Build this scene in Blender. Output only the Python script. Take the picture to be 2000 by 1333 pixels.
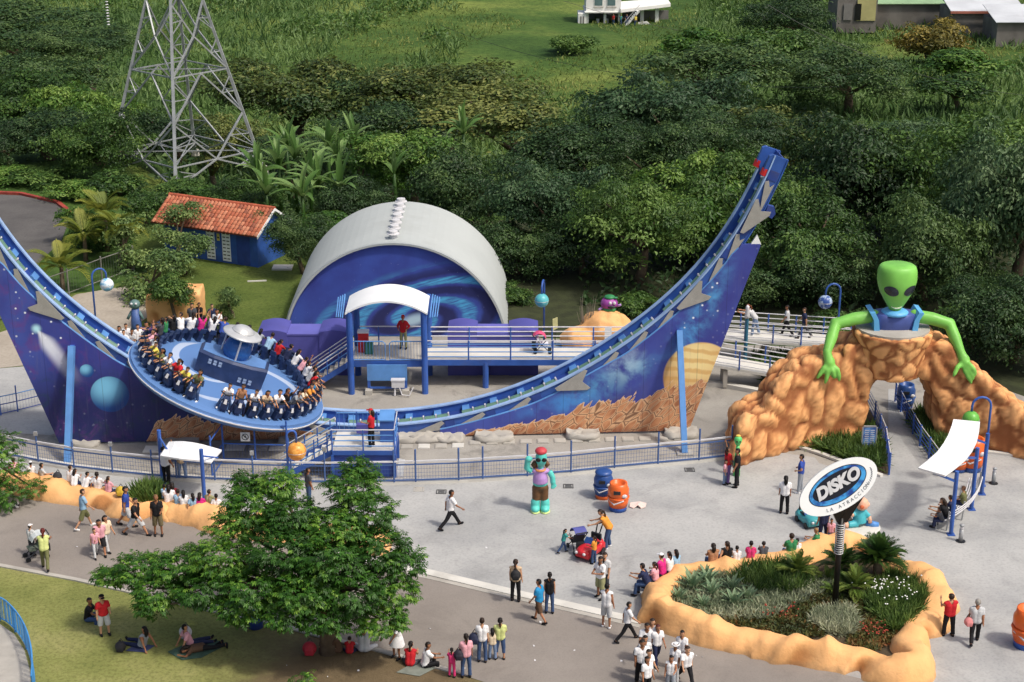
import bpy, bmesh, math, random
import numpy as np
from mathutils import Vector, Matrix, noise
R = math.radians
rnd = random.Random(7)
scene = bpy.context.scene
for o in list(bpy.data.objects): bpy.data.objects.remove(o)
COL = scene.collection

# ------------------------------------------------------------------ camera
FPX, CAMH, PITCH = 3246.0, 30.0, R(19.8)
cam = bpy.data.cameras.new('camera'); camo = bpy.data.objects.new('camera', cam); COL.objects.link(camo)
cam.sensor_width = 36; cam.lens = 36 * FPX / 2000; cam.clip_end = 3000; cam.clip_start = 1
camo.location = (0, 0, CAMH); camo.rotation_euler = (math.pi / 2 - PITCH, 0, 0)
scene.camera = camo
scene.render.resolution_x = 1024; scene.render.resolution_y = 682

# ------------------------------------------------------------------ sky, sun, exposure
SUN_EL, SUN_AZ = 56, 122            # elevation; azimuth clockwise from +Y (sun to the right, a little behind the camera)
w = bpy.data.worlds.new('World'); scene.world = w; w.use_nodes = True
nt = w.node_tree; nt.nodes.clear()
sky = nt.nodes.new('ShaderNodeTexSky'); sky.sky_type = 'NISHITA'; sky.sun_disc = False
sky.sun_elevation = R(SUN_EL); sky.sun_rotation = R(SUN_AZ); sky.dust_density = 6.0; sky.air_density = 1.0; sky.ozone_density = 1.0
bg = nt.nodes.new('ShaderNodeBackground'); bg.inputs[1].default_value = 0.12
wo = nt.nodes.new('ShaderNodeOutputWorld')
nt.links.new(sky.outputs[0], bg.inputs[0]); nt.links.new(bg.outputs[0], wo.inputs[0])
sl = bpy.data.lights.new('sun', 'SUN'); sl.energy = 2.2; sl.angle = R(5.0); sl.color = (1.0, 0.94, 0.84)
so = bpy.data.objects.new('sun', sl); COL.objects.link(so)
_d = Vector((math.sin(R(SUN_AZ)) * math.cos(R(SUN_EL)), math.cos(R(SUN_AZ)) * math.cos(R(SUN_EL)), math.sin(R(SUN_EL))))
so.rotation_euler = _d.to_track_quat('Z', 'Y').to_euler(); so.location = (40, 0, 80)
scene.view_settings.view_transform = 'Standard'; scene.view_settings.look = 'None'
scene.view_settings.gamma = 1; scene.view_settings.use_curve_mapping = False
scene.view_settings.exposure = 0.2

# ------------------------------------------------------------------ survey: photograph pixel -> point of the place
_c, _s = math.cos(PITCH), math.sin(PITCH)
def ray(x, y):
    v = -(y - 666.5) / FPX
    return Vector(((x - 1000) / FPX, _c + v * _s, -_s + v * _c))
def G(x, y, z=0.0):
    d = ray(x, y); return Vector((0, 0, CAMH)) + d * ((z - CAMH) / d.z)
def AT(x, y, Y):
    d = ray(x, y); return Vector((0, 0, CAMH)) + d * (Y / d.y)

# ------------------------------------------------------------------ helpers
def S(r, g, b):
    f = lambda c: (c / 255 / 12.92) if c <= 10 else ((c / 255 + 0.055) / 1.055) ** 2.4
    return (f(r), f(g), f(b))
WM = {}
def tag(o, label=None, cat=None, group=None, kind=None):
    if label: o['label'] = label
    if cat: o['category'] = cat
    if group: o['group'] = group
    if kind: o['kind'] = kind
    return o
def thing(name, label, cat, loc=(0, 0, 0), group=None, rotz=0):
    o = bpy.data.objects.new(name, None); COL.objects.link(o)
    o.empty_display_size = 0.2
    o.location = loc; o.rotation_euler = (0, 0, rotz)
    WM[o] = Matrix.Translation(Vector(loc)) @ Matrix.Rotation(rotz, 4, 'Z')
    return tag(o, label, cat, group)
def inst(mesh, name, parent=None, m=None, color=None):
    """an object showing (shared) mesh data at world matrix m"""
    o = bpy.data.objects.new(name, mesh); COL.objects.link(o)
    m = m or Matrix.Identity(4)
    if parent is not None:
        o.parent = parent; o.matrix_basis = WM[parent].inverted() @ m
    else:
        o.matrix_basis = m
    WM[o] = m
    if color: o.color = (*color, 1)
    return o
class MB:
    """collects shapes in world coordinates; build() links them as ONE mesh object"""
    def __init__(s): s.v = []; s.f = []; s.mi = []; s.cur = 0
    def add(s, vs, fs):
        n = len(s.v); s.v.extend([tuple(q) for q in vs]); s.f.extend([tuple(i + n for i in f) for f in fs]); s.mi.extend([s.cur] * len(fs)); return s
    def box(s, c, d, m=None):
        x, y, z = d[0] / 2, d[1] / 2, d[2] / 2; c = Vector(c)
        vs = [Vector((a * x, b * y, e * z)) for e in (-1, 1) for a, b in ((-1, -1), (1, -1), (1, 1), (-1, 1))]
        vs = [(c + ((m @ q) if m else q)) for q in vs]
        return s.add(vs, [(3, 2, 1, 0), (4, 5, 6, 7), (0, 1, 5, 4), (1, 2, 6, 5), (2, 3, 7, 6), (3, 0, 4, 7)])
    def bar(s, a, b, wd, h, up=(0, 0, 1)):
        a, b = Vector(a), Vector(b); d = b - a; L = d.length
        if L < 1e-6: return s
        y = d / L; x = y.cross(Vector(up))
        if x.length < 1e-4: x = y.cross(Vector((0, 1, 0)))
        x.normalize(); z = x.cross(y)
        m = Matrix((x, y, z)).transposed()
        return s.box((a + b) / 2, (wd, L, h), m)
    def tube(s, pts, r, n=8, closed=False, cap=True):
        pts = [Vector(p) for p in pts]; k = len(pts)
        rr = r if isinstance(r, (list, tuple)) else [r] * k
        vs = []; fs = []; prev = None
        for i, p in enumerate(pts):
            if closed: t = pts[(i + 1) % k] - pts[i - 1]
            else: t = pts[min(i + 1, k - 1)] - pts[max(i - 1, 0)]
            t.normalize()
            if prev is None:
                a = t.orthogonal().normalized()
                if abs(t.z) < .9: a = t.cross(Vector((0, 0, 1))).normalized()
            else:
                a = prev - t * prev.dot(t)
                a = a.normalized() if a.length > 1e-5 else t.orthogonal().normalized()
            prev = a; b = t.cross(a)
            for j in range(n):
                q = 2 * math.pi * j / n
                vs.append(p + (a * math.cos(q) + b * math.sin(q)) * rr[i])
        for i in range(k if closed else k - 1):
            for j in range(n):
                i2 = (i + 1) % k
                fs.append((i * n + j, i * n + (j + 1) % n, i2 * n + (j + 1) % n, i2 * n + j))
        if cap and not closed:
            fs.append(tuple(range(n - 1, -1, -1))); fs.append(tuple((k - 1) * n + j for j in range(n)))
        return s.add(vs, fs)
    def lathe(s, prof, c=(0, 0, 0), n=16, m=None):
        """prof: [(radius, z)]"""
        c = Vector(c); vs = []; fs = []; k = len(prof)
        for r_, z in prof:
            for j in range(n):
                q = 2 * math.pi * j / n; p = Vector((r_ * math.cos(q), r_ * math.sin(q), z))
                vs.append(c + ((m @ p) if m else p))
        for i in range(k - 1):
            for j in range(n):
                fs.append((i * n + j, i * n + (j + 1) % n, (i + 1) * n + (j + 1) % n, (i + 1) * n + j))
        fs.append(tuple(range(n - 1, -1, -1))); fs.append(tuple((k - 1) * n + j for j in range(n)))
        return s.add(vs, fs)
    def ball(s, c, r, nu=12, nv=8, m=None):
        r = (r, r, r) if not isinstance(r, (tuple, list)) else r
        c = Vector(c); vs = []; fs = []
        tr = lambda p: c + ((m @ p) if m else p)
        vs.append(tr(Vector((0, 0, -r[2]))))
        for i in range(1, nv):
            t = -math.pi / 2 + math.pi * i / nv
            for j in range(nu):
                q = 2 * math.pi * j / nu
                vs.append(tr(Vector((r[0] * math.cos(t) * math.cos(q), r[1] * math.cos(t) * math.sin(q), r[2] * math.sin(t)))))
        vs.append(tr(Vector((0, 0, r[2]))))
        for j in range(nu): fs.append((0, 1 + (j + 1) % nu, 1 + j))
        for i in range(nv - 2):
            for j in range(nu):
                a = 1 + i * nu
                fs.append((a + j, a + (j + 1) % nu, a + nu + (j + 1) % nu, a + nu + j))
        a = 1 + (nv - 2) * nu; e = len(vs) - 1
        for j in range(nu): fs.append((a + j, a + (j + 1) % nu, e))
        return s.add(vs, fs)
    def prism(s, poly, off):
        """extrude a 3-D polygon along vector off"""
        poly = [Vector(p) for p in poly]; off = Vector(off); k = len(poly)
        vs = poly + [p + off for p in poly]
        fs = [tuple(range(k)), tuple(range(2 * k - 1, k - 1, -1))]
        for i in range(k): fs.append((i, k + i, k + (i + 1) % k, (i + 1) % k))
        return s.add(vs, fs)
    def mesh(s, name, mats, smooth=False, m=None, fix=False):
        vs = s.v if m is None else [m @ Vector(q) for q in s.v]
        me = bpy.data.meshes.new(name); me.from_pydata([tuple(q) for q in vs], [], s.f)
        for q in (mats if isinstance(mats, (list, tuple)) else [mats]): me.materials.append(q)
        if any(s.mi): me.polygons.foreach_set('material_index', s.mi)
        if smooth: me.polygons.foreach_set('use_smooth', [True] * len(me.polygons))
        if fix:
            bm = bmesh.new(); bm.from_mesh(me); bmesh.ops.recalc_face_normals(bm, faces=bm.faces); bm.to_mesh(me); bm.free()
        me.update(); return me
    def build(s, name, mats, parent=None, smooth=False, fix=True, origin=None):
        base = WM[parent] if parent is not None else Matrix.Translation(Vector(origin or (0, 0, 0)))
        me = s.mesh(name, mats, smooth, base.inverted(), fix)
        return inst(me, name, parent, base)
def smoothangle(o, deg=40):
    me = o.data
    me.polygons.foreach_set('use_smooth', [True] * len(me.polygons))
    bm = bmesh.new(); bm.from_mesh(me)
    for e in bm.edges:
        if len(e.link_faces) == 2 and e.calc_face_angle(0) > R(deg): e.smooth = False
    bm.to_mesh(me); bm.free()
    return o
def remesh(mb, voxel, smooth=2):
    me = mb.mesh('tmp', [], False, None, True)
    o = bpy.data.objects.new('tmp', me); COL.objects.link(o)
    md = o.modifiers.new('r', 'REMESH'); md.mode = 'VOXEL'; md.voxel_size = voxel
    if smooth:
        ms = o.modifiers.new('s', 'SMOOTH'); ms.iterations = smooth; ms.factor = .5
    dg = bpy.context.evaluated_depsgraph_get()
    r_ = bpy.data.meshes.new_from_object(o.evaluated_get(dg))
    bpy.data.objects.remove(o); bpy.data.meshes.remove(me)
    return r_

# ------------------------------------------------------------------ materials
class NT:
    def __init__(s, m): s.t = m.node_tree; s.n = s.t.nodes; s.l = s.t.links
    def new(s, ty, **kw):
        q = s.n.new(ty)
        for k, v in kw.items(): setattr(q, k, v)
        return q
    def put(s, sock, v):
        if hasattr(v, 'links') or isinstance(v, bpy.types.NodeSocket): s.l.new(v, sock)
        else:
            if isinstance(v, (tuple, list)) and len(v) == 3 and sock.type == 'RGBA': v = (*v, 1)
            sock.default_value = v
    def math(s, op, a, b=0.0, c=None, clamp=False):
        q = s.new('ShaderNodeMath', operation=op); q.use_clamp = clamp
        s.put(q.inputs[0], a); s.put(q.inputs[1], b)
        if c is not None: s.put(q.inputs[2], c)
        return q.outputs[0]
    def mix(s, fac, a, b, mode='MIX'):
        q = s.new('ShaderNodeMix', data_type='RGBA', blend_type=mode)
        s.put(q.inputs[0], fac); s.put(q.inputs[6], a); s.put(q.inputs[7], b); return q.outputs[2]
    def noise(s, scale, detail=4, vec=None, rough=.55, dist=0):
        q = s.new('ShaderNodeTexNoise'); q.inputs['Scale'].default_value = scale; q.inputs['Detail'].default_value = detail
        q.inputs['Roughness'].default_value = rough; q.inputs['Distortion'].default_value = dist
        if vec is not None: s.l.new(vec, q.inputs['Vector'])
        return q.outputs[0]
    def voro(s, scale, vec=None, feature='F1', out=0):
        q = s.new('ShaderNodeTexVoronoi', feature=feature); q.inputs['Scale'].default_value = scale
        if vec is not None: s.l.new(vec, q.inputs['Vector'])
        return q.outputs[out]
    def ramp(s, fac, stops):
        q = s.new('ShaderNodeValToRGB'); s.put(q.inputs[0], fac)
        e = q.color_ramp.elements
        while len(e) > 1: e.remove(e[-1])
        e[0].position = stops[0][0]; e[0].color = (*stops[0][1], 1)
        for p, c in stops[1:]:
            k = e.new(p); k.color = (*c, 1)
        return q.outputs[0]
    def smooth(s, v, a, b):
        q = s.new('ShaderNodeMapRange', interpolation_type='SMOOTHSTEP'); s.put(q.inputs[0], v)
        q.inputs[1].default_value = a; q.inputs[2].default_value = b; return q.outputs[0]
    def pos(s):
        return s.new('ShaderNodeTexCoord').outputs['Object']
    def world(s):
        return s.new('ShaderNodeNewGeometry').outputs['Position']
    def xyz(s, v):
        q = s.new('ShaderNodeSeparateXYZ'); s.l.new(v, q.inputs[0]); return q.outputs
    def vec(s, x, y, z):
        q = s.new('ShaderNodeCombineXYZ'); s.put(q.inputs[0], x); s.put(q.inputs[1], y); s.put(q.inputs[2], z); return q.outputs[0]
    def scale(s, v, k):
        q = s.new('ShaderNodeVectorMath', operation='MULTIPLY'); s.l.new(v, q.inputs[0]); q.inputs[1].default_value = k; return q.outputs[0]
    def bump(s, h, strength, dist=.05):
        q = s.new('ShaderNodeBump'); q.inputs['Strength'].default_value = strength; q.inputs['Distance'].default_value = dist
        s.l.new(h, q.inputs['Height']); return q.outputs[0]
def newmat(name, rough=.6, metal=0.0, spec=.4):
    m = bpy.data.materials.new(name); m.use_nodes = True
    b = m.node_tree.nodes['Principled BSDF']
    b.inputs['Roughness'].default_value = rough; b.inputs['Metallic'].default_value = metal
    b.inputs['Specular IOR Level'].default_value = spec
    return m, NT(m), b
def mat(name, col, rough=.6, var=.10, scale=2.0, bump=0.0, metal=0.0, spec=.4, dirt=None, fine=0.0):
    """plain paint / concrete / plastic with uneven tone and a little dirt"""
    m, n, b = newmat(name, rough, metal, spec)
    p = n.world()
    a = n.noise(scale, 5, p); k = tuple(min(1, c * (1 + var)) for c in col); d = tuple(c * (1 - var) for c in col)
    c = n.mix(n.smooth(a, .3, .7), d, k)
    if fine: c = n.mix(n.math('MULTIPLY', n.noise(scale * 14, 3, p), fine), c, tuple(q * .45 for q in col))
    if dirt:
        c = n.mix(n.math('MULTIPLY', n.smooth(n.noise(scale * .6, 6, p, .65), .52, .75), dirt), c, (.12, .10, .08))
    n.put(b.inputs['Base Color'], c)
    n.put(b.inputs['Roughness'], n.math('MULTIPLY_ADD', a, .25, rough - .12))
    if bump: n.put(b.inputs['Normal'], n.bump(n.noise(scale * 6, 5, p), bump))
    return m
def objmat(name, rough=.75, var=.12, scale=9.0, spec=.25):
    """takes each object's own colour"""
    m, n, b = newmat(name, rough, 0, spec)
    oi = n.new('ShaderNodeObjectInfo'); p = n.pos()
    a = n.noise(scale, 4, p)
    c = n.mix(n.math('MULTIPLY', n.smooth(a, .35, .75), var), oi.outputs['Color'], (.02, .02, .02))
    n.put(b.inputs['Base Color'], c); n.put(b.inputs['Normal'], n.bump(a, .35, .03))
    return m
BLUE = S(38, 84, 178); BLUE2 = S(52, 118, 205); NAVY = S(24, 42, 84)
m_blue = mat('blue paint', S(54, 92, 168), .42, .16, 1.3, dirt=.38)
m_bluel = mat('light blue paint', S(92, 142, 202), .42, .10, 1.5, dirt=.15)
m_bluep = mat('deep blue paint', S(46, 70, 142), .45, .16, 1.2, dirt=.38)
m_railw = mat('worn white rail', S(205, 205, 208), .4, .06, 3)
m_white = mat('white sheet', S(236, 238, 238), .45, .03, 1.0, dirt=.06)
m_fence = mat('fence blue', S(70, 98, 150), .5, .12, 2, dirt=.2)
m_steel = mat('galvanised steel', S(165, 168, 170), .5, .15, 2, metal=.35)
m_plate = mat('speckled grey plate', S(176, 174, 168), .7, .10, 3, fine=.9)
m_green = mat('green drive guard', S(92, 128, 112), .5, .15, 3)
m_dark = mat('dark metal', S(38, 40, 44), .5, .2, 3)
m_black = mat('black paint', S(20, 20, 22), .4, .2, 3)
m_red = mat('red paint', S(196, 44, 44), .4, .12, 3)
m_silver = mat('silver shell', S(196, 198, 200), .38, .08, 2, metal=.3)
m_conc = mat('pale concrete', S(172, 168, 160), .85, .12, .8, bump=.15, dirt=.3)
m_concw = mat('white concrete', S(205, 203, 196), .85, .08, .8, bump=.12, dirt=.25)
m_purple = mat('purple plaster', S(80, 80, 154), .7, .10, .8, dirt=.15)
m_trunk = mat('bark', S(104, 90, 74), .9, .3, 3, bump=.6)
m_cloth = objmat('cloth'); m_skin = objmat('skin', .6, .05, 4); m_hair = objmat('hair', .5, .3, 20)
m_any = objmat('moulded plastic', .4, .10, 4, .4)
m_eye = mat('eye', (.02, .015, .012), .3, .1, 3)
# ================================================================== THE SETTING
def sm(a, b, x):
    t = min(1, max(0, (x - a) / (b - a))); return t * t * (3 - 2 * t)
def tz(x, y):
    ye = 106 + 18 * (1 - sm(-30, -20, x)) + 3 * noise.noise((x * .03, 3.1, 0))
    z = -11.5 * sm(ye, ye + 36, y) - 3.0 * sm(170, 300, y) * 1.0
    z += 1.6 * noise.noise((x * .02, y * .02, .5)) * sm(ye + 5, ye + 40, y)
    z += 40 * sm(420, 1200, y)
    return z
def sheet(name, px, z, m, world=False, thick=0):
    pts = [Vector((p[0], p[1], z)) if world else G(p[0], p[1], z) for p in px]
    mb = MB()
    if thick: mb.prism([p - Vector((0, 0, thick)) for p in pts], (0, 0, thick))
    else: mb.add(pts, [tuple(range(len(pts)))])
    o = mb.build(name, m)
    if not thick:
        me = o.data
        if me.polygons[0].normal.z < 0: me.flip_normals()
    return tag(o, kind='structure')
def grassmat(name, a, b, c, sc=.12, bump=.5, fine=6.0):
    m, n, bs = newmat(name, .9, 0, .15); p = n.world()
    col = n.ramp(n.noise(sc, 6, p, .6), [(.3, a), (.5, b), (.72, c)])
    col = n.mix(n.math('MULTIPLY', n.smooth(n.noise(fine, 4, p, .7), .4, .7), .55), col, tuple(q * .45 for q in a))
    n.put(bs.inputs['Base Color'], col)
    n.put(bs.inputs['Normal'], n.bump(n.noise(fine * 1.5, 5, p, .7), bump, .2))
    return m, n, bs, col
m_hill, *_ = grassmat('hill grass', S(50, 76, 36), S(76, 102, 46), S(128, 140, 70), .045, .8, 1.2)
xs = [-900, -600, -420, -300] + list(range(-240, 241, 6)) + [300, 420, 600, 900]
ys = list(range(-60, 30, 15)) + list(range(30, 460, 5)) + [480, 520, 580, 660, 760, 900, 1100, 1400, 1800, 2300]
mb = MB()
vs = [(x, y, tz(x, y) - .03) for y in ys for x in xs]; nx = len(xs)
mb.add(vs, [(j * nx + i, j * nx + i + 1, (j + 1) * nx + i + 1, (j + 1) * nx + i) for j in range(len(ys) - 1) for i in range(nx - 1)])
tag(mb.build('terrain', m_hill, None, True, False), kind='structure')

def pavemat(name, a, b, sc, stain, speck=30, sts=.5, spk=.5):
    m, n, bs = newmat(name, .9, 0, .2); p = n.world()
    col = n.mix(n.smooth(n.noise(sc, 6, p, .65), .3, .7), a, b)
    col = n.mix(n.math('MULTIPLY', n.smooth(n.noise(sts, 7, p, .7, .6), .5, .72), stain), col, tuple(q * .38 for q in a))
    col = n.mix(n.math('MULTIPLY', n.smooth(n.noise(speck, 2, p), .42, .75), spk), col, tuple(q * .55 for q in a))
    n.put(bs.inputs['Base Color'], col)
    n.put(bs.inputs['Normal'], n.bump(n.noise(speck * .6, 4, p), .25, .02))
    return m
m_plaza = pavemat('plaza paving', S(156, 157, 157), S(178, 178, 176), .32, .30, 9, .55, .28)
m_road = pavemat('road surface', S(132, 125, 119), S(146, 139, 132), .2, .28, 18, .35, .22)
m_yard = pavemat('stained yard concrete', S(146, 142, 136), S(166, 162, 154), .3, .7, 14, .42, .25)
m_path = pavemat('beige path', S(158, 149, 136), S(172, 163, 150), .4, .25, 6, .5, .3)
m_asph = pavemat('asphalt', S(84, 82, 82), S(104, 102, 100), .2, .3, 8, .25, .3)

sheet('yard', [(-36, 62), (18, 62), (26, 74), (20, 82), (-6, 84.5), (-12, 83), (-36, 76)], 0.0, m_yard, True)
sheet('back_path', [(-160, 735), (70, 712), (260, 640), (330, 590), (270, 555), (150, 575), (30, 640), (-160, 700)], .006, m_path)
sheet('side_plaza', [(-200, 735), (75, 714), (150, 830), (100, 850), (-200, 835)], .012, m_plaza)
sheet('parking_loop', [(-400, 395), (-60, 378), (40, 382), (110, 398), (140, 420), (120, 470), (60, 530), (-100, 600), (-400, 640)], .006, m_asph)
fence_px = [(-60, 878), (0, 887), (75, 902), (145, 914), (220, 923), (298, 931), (345, 934), (420, 938), (495, 941), (570, 943), (635, 944), (700, 943), (770, 942), (812, 941), (896, 938), (943, 935), (1030, 930), (1115, 923), (1200, 914), (1285, 906), (1365, 899), (1428, 892)]
plaza = [G(*p, .012) for p in fence_px]
plaza += [Vector((10.0, 69.2, .012)), Vector((13.5, 68.0, .012)), G(1600, 905, .012), G(1680, 928, .012), G(1735, 930, .012), G(1735, 760, .012), G(1760, 760, .012), G(1830, 925, .012), G(1920, 885, .012),
          Vector((27, 69.3, .012)), Vector((40, 66, .012)), Vector((40, 38, .012)), Vector((13, 44, .012))]
plaza += [G(p[0], p[1], .012) for p in [(1480, 1275), (1250, 1213), (1000, 1156), (840, 1118), (600, 1070), (420, 1030), (300, 1008), (80, 965), (-100, 945)]]
sheet('plaza', plaza, .012, m_plaza, True)
road_top = [(-200, 930), (80, 966), (300, 1010), (420, 1034), (600, 1074), (840, 1121), (1000, 1159), (1250, 1216), (1480, 1280)]
road_bot = [(980, 1345), (890, 1315), (830, 1297), (740, 1272), (640, 1248), (545, 1222), (440, 1200), (280, 1163), (150, 1134), (0, 1106), (-200, 1075)]
sheet('road', [G(*p) for p in road_top] + [G(1620, 1312), G(1760, 1345), Vector((20, 38, 0)), Vector((4, 38, 0))] + [G(*p) for p in road_bot], .018, m_road, True)
# front lawn with worn earth round the shade tree
m_lawn, n, bs, col = grassmat('front lawn', S(112, 119, 65), S(137, 140, 82), S(158, 154, 103), .3, .35, 7)
p = n.world()
dv = n.new('ShaderNodeVectorMath', operation='DISTANCE'); n.l.new(p, dv.inputs[0]); dv.inputs[1].default_value = (-4.6, 49.8, 0)
msk = n.smooth(n.math('MULTIPLY_ADD', n.noise(.6, 5, p, .7), 5.0, dv.outputs['Value']), 9.2, 5.0)
n.put(bs.inputs['Base Color'], n.mix(msk, col, n.mix(n.noise(3, 5, p), S(120, 104, 80), S(92, 80, 60))))
sheet('front_lawn', [G(*p) for p in road_bot] + [Vector((-40, 60, 0)), Vector((-40, 38, 0)), Vector((4, 38, 0))], .004, m_lawn, True)
m_lawn2, *_ = grassmat('back lawn', S(74, 92, 42), S(94, 110, 52), S(112, 124, 64), .3, .5, 5)
sheet('back_lawn', [(-36, 76.5), (-22, 80), (-12, 83.2), (-6, 84.7), (-.6, 84.2), (-.5, 97), (-10, 106), (-26, 106), (-22, 96), (-24, 92), (-36, 88)], -.008, m_lawn2, True)
m_bed = mat('planting soil', S(72, 62, 46), .95, .3, 2, bump=.6)
# kerbs
def kerb(name, px, wd, h, m, z=0):
    pts = [G(*p, z) for p in px]; mb = MB(); L = []; Q = []
    for i, p in enumerate(pts):
        t = (pts[min(i + 1, len(pts) - 1)] - pts[max(i - 1, 0)]).normalized(); q = Vector((-t.y, t.x, 0)) * wd / 2
        L.append(p + q); Q.append(p - q)
    up = Vector((0, 0, h)); vs = []
    for a, b in zip(L, Q): vs += [a - up * .5, a + up, b + up, b - up * .5]
    k = len(pts); fs = [(0, 1, 2, 3), (4 * k - 1, 4 * k - 2, 4 * k - 3, 4 * k - 4)]
    for i in range(k - 1):
        for j in range(4): fs.append((i * 4 + j, (i + 1) * 4 + j, (i + 1) * 4 + (j + 1) % 4, i * 4 + (j + 1) % 4))
    mb.add(vs, fs); return tag(mb.build(name, m), kind='structure')
kerb('road_kerb', road_top[3:8], .42, .07, m_concw)
kerb('drain_joint', [(p[0], p[1] + 9) for p in road_top[4:8]], .22, .035, m_conc)
kerb('fence_plinth', [(p[0], p[1] + 2) for p in fence_px], .45, .14, m_concw)
kerb('lawn_kerb', road_bot[1:], .2, .06, m_conc)
kerb('parking_kerb', [(-60, 376), (40, 380), (112, 397), (142, 420)], .3, .15, mat('red kerb paint', S(150, 62, 52), .7, .2, 2))
kerb('ramp_kerb', [(1370, 752), (1420, 757), (1480, 768), (1560, 785)], .35, .22, m_concw)
sheet('arch_bed', [(1500, 870), (1570, 880), (1640, 905), (1700, 922), (1738, 926), (1728, 850), (1700, 800), (1560, 840)], .016, m_bed)
sheet('arch_bed', [(1762, 800), (1790, 850), (1832, 922), (1925, 880), (2000, 888), (1990, 840), (1830, 800)], .016, m_bed)
kerb('bed_kerb', [(1548, 872), (1600, 888), (1660, 910), (1722, 932)], .22, .12, m_concw)
kerb('bed_kerb', [(1828, 930), (1880, 905), (1925, 885), (1990, 893)], .22, .12, m_concw)
sheet('forest_floor_painted_shade', [(-.58, 84.2), (20, 82.2), (23.5, 77), (25, 71.5), (60, 66), (60, 112), (-9, 106.5), (-.5, 97.02)], -.012, mat('shade-darkened leaf litter', S(50, 56, 32), .95, .3, 1.2, bump=.6), True)  # dark soil and litter, colour lowered further to stand in for tree shade
# dark drains and pale hatch plates set in the paving
m_drain = mat('drain iron', S(84, 84, 84), .6, .2, 6)
for i, (x, y, nm) in enumerate([(862, 961, 'grey drain grate near the walking man in white shirt'), (1110, 950, 'grey drain grate beside the turquoise alien statue'), (1347, 918, 'grey drain grate near the man in black'), (818, 956, 'faint pale drain cover left of the dark grate')]):
    c = G(x, y, .02); t = thing('drain_grate', nm, 'drain', c, 'drains in the plaza')
    wdt = .2 if i < 3 else .2
    f = MB()
    for sx, sy, lx, ly in ((0, .19, wdt * 2, .04), (0, -.19, wdt * 2, .04), (wdt, 0, .04, .42), (-wdt, 0, .04, .42)): f.box(c + Vector((sx, sy, 0)), (lx, ly, .025))
    f.build('grate_frame', m_drain if i < 3 else m_conc, t)
    for k in range(6):
        MB().box(c + Vector((-wdt + .08 + k * (2 * wdt - .16) / 5, 0, -.003)), (.035, .34, .02)).build('grate_bar', m_drain if i < 3 else m_conc, t)
for i in range(17):
    x = 795 + i * 33.2; y = 868 - i * .75 + (5 if i < 4 else 0)
    c = G(x, y, .02); t = MB()
    t.box(c, (.52, .5, .05)); t.box(c + Vector((0, 0, .03)), (.44, .42, .02))
    o = t.build('floor_hatch', m_concw if i in (1, 3) else m_conc, None, origin=c)
    ords = ['first', 'second', 'third', 'fourth', 'fifth', 'sixth', 'seventh', 'eighth', 'ninth', 'tenth', 'eleventh', 'twelfth', 'thirteenth', 'fourteenth', 'fifteenth', 'sixteenth', 'seventeenth']
    tag(o, f'{"bright" if i in (1, 3) else "dull"} square floor hatch, {ords[i]} from the blue operator platform', 'hatch', 'square hatches in front of the mural')
for i, x in enumerate((300, 345, 460, 505, 545)):
    c = G(x, 884 - (6 if i < 2 else 10), .02); o = MB().box(c, (.85, .7, .06)).box(c + Vector((0, 0, .035)), (.75, .6, .02)).build('floor_slab', m_conc if i % 2 else m_concw, None, origin=c)
    tag(o, f'flat concrete slab on the yard, {ords[i]} from the left below the left mural', 'slab', 'concrete slabs below the left mural')

# ================================================================== THE RIDE: half-pipe track
A0 = G(147, 866); B0 = G(1345, 842)
EX = (B0 - A0).normalized(); NN = Vector((-EX.y, EX.x, 0)); S0 = 13.7
def TP(ds, off, z): return A0 + EX * (S0 + ds) + NN * off + Vector((0, 0, z))
_cd = np.array([0, 3, 5.1, 6.2, 8.5, 10.3, 11.9, 13.2, 14.3, 15.25, 15.95, 16.66, 17.1, 17.5])
_cz = np.array([.62, .83, 1.34, 1.67, 2.68, 3.7, 4.78, 5.85, 7.1, 8.25, 9.25, 10.45, 11.4, 12.5])
_pf = np.polyfit(_cd ** 2, _cz, 4)
def cz(ds): return float(np.polyval(_pf, ds * ds))
_dd = np.linspace(0, 17.72, 400); _zz = np.polyval(_pf, _dd ** 2)
_al = np.concatenate([[0], np.cumsum(np.hypot(np.diff(_dd), np.diff(_zz)))]); ALEN = float(_al[-1])
def arc(a):
    """arc length from the bottom (signed) -> ds, z, tangent(ds, z)"""
    sg = 1 if a >= 0 else -1; a = abs(a)
    d = float(np.interp(a, _al, _dd)); e = .05
    z = cz(d); tx, tzz = 2 * e, cz(d + e) - cz(d - e); l = math.hypot(tx, tzz)
    return sg * d, z, tx / l, sg * tzz / l
def TF(a, off, up):
    """point on the track frame: arc length a, across off, up along the normal"""
    d, z, tx, tzz = arc(a); return TP(d - tzz * up, off, z + tx * up)
def sweep(mb, a0, a1, prof, step=.35):
    """prof: closed list of (off, up)"""
    k = max(2, int(abs(a1 - a0) / step)); n = len(prof); vs = []; fs = []
    for i in range(k + 1):
        a = a0 + (a1 - a0) * i / k
        for o_, u in prof: vs.append(TF(a, o_, u))
    for i in range(k):
        for j in range(n): fs.append((i * n + j, i * n + (j + 1) % n, (i + 1) * n + (j + 1) % n, (i + 1) * n + j))
    fs.append(tuple(range(n - 1, -1, -1))); fs.append(tuple(k * n + j for j in range(n)))
    return mb.add(vs, fs)
def rect(o0, o1, u0, u1): return [(o0, u0), (o1, u0), (o1, u1), (o0, u1)]
track = thing('halfpipe_track', 'long blue half-pipe ride track with painted space murals on both sides', 'ride track', A0 + EX * S0)
GA = 1.7; m_edge = mat('rail edge', S(150, 178, 218), .35, .12, 2)
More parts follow.
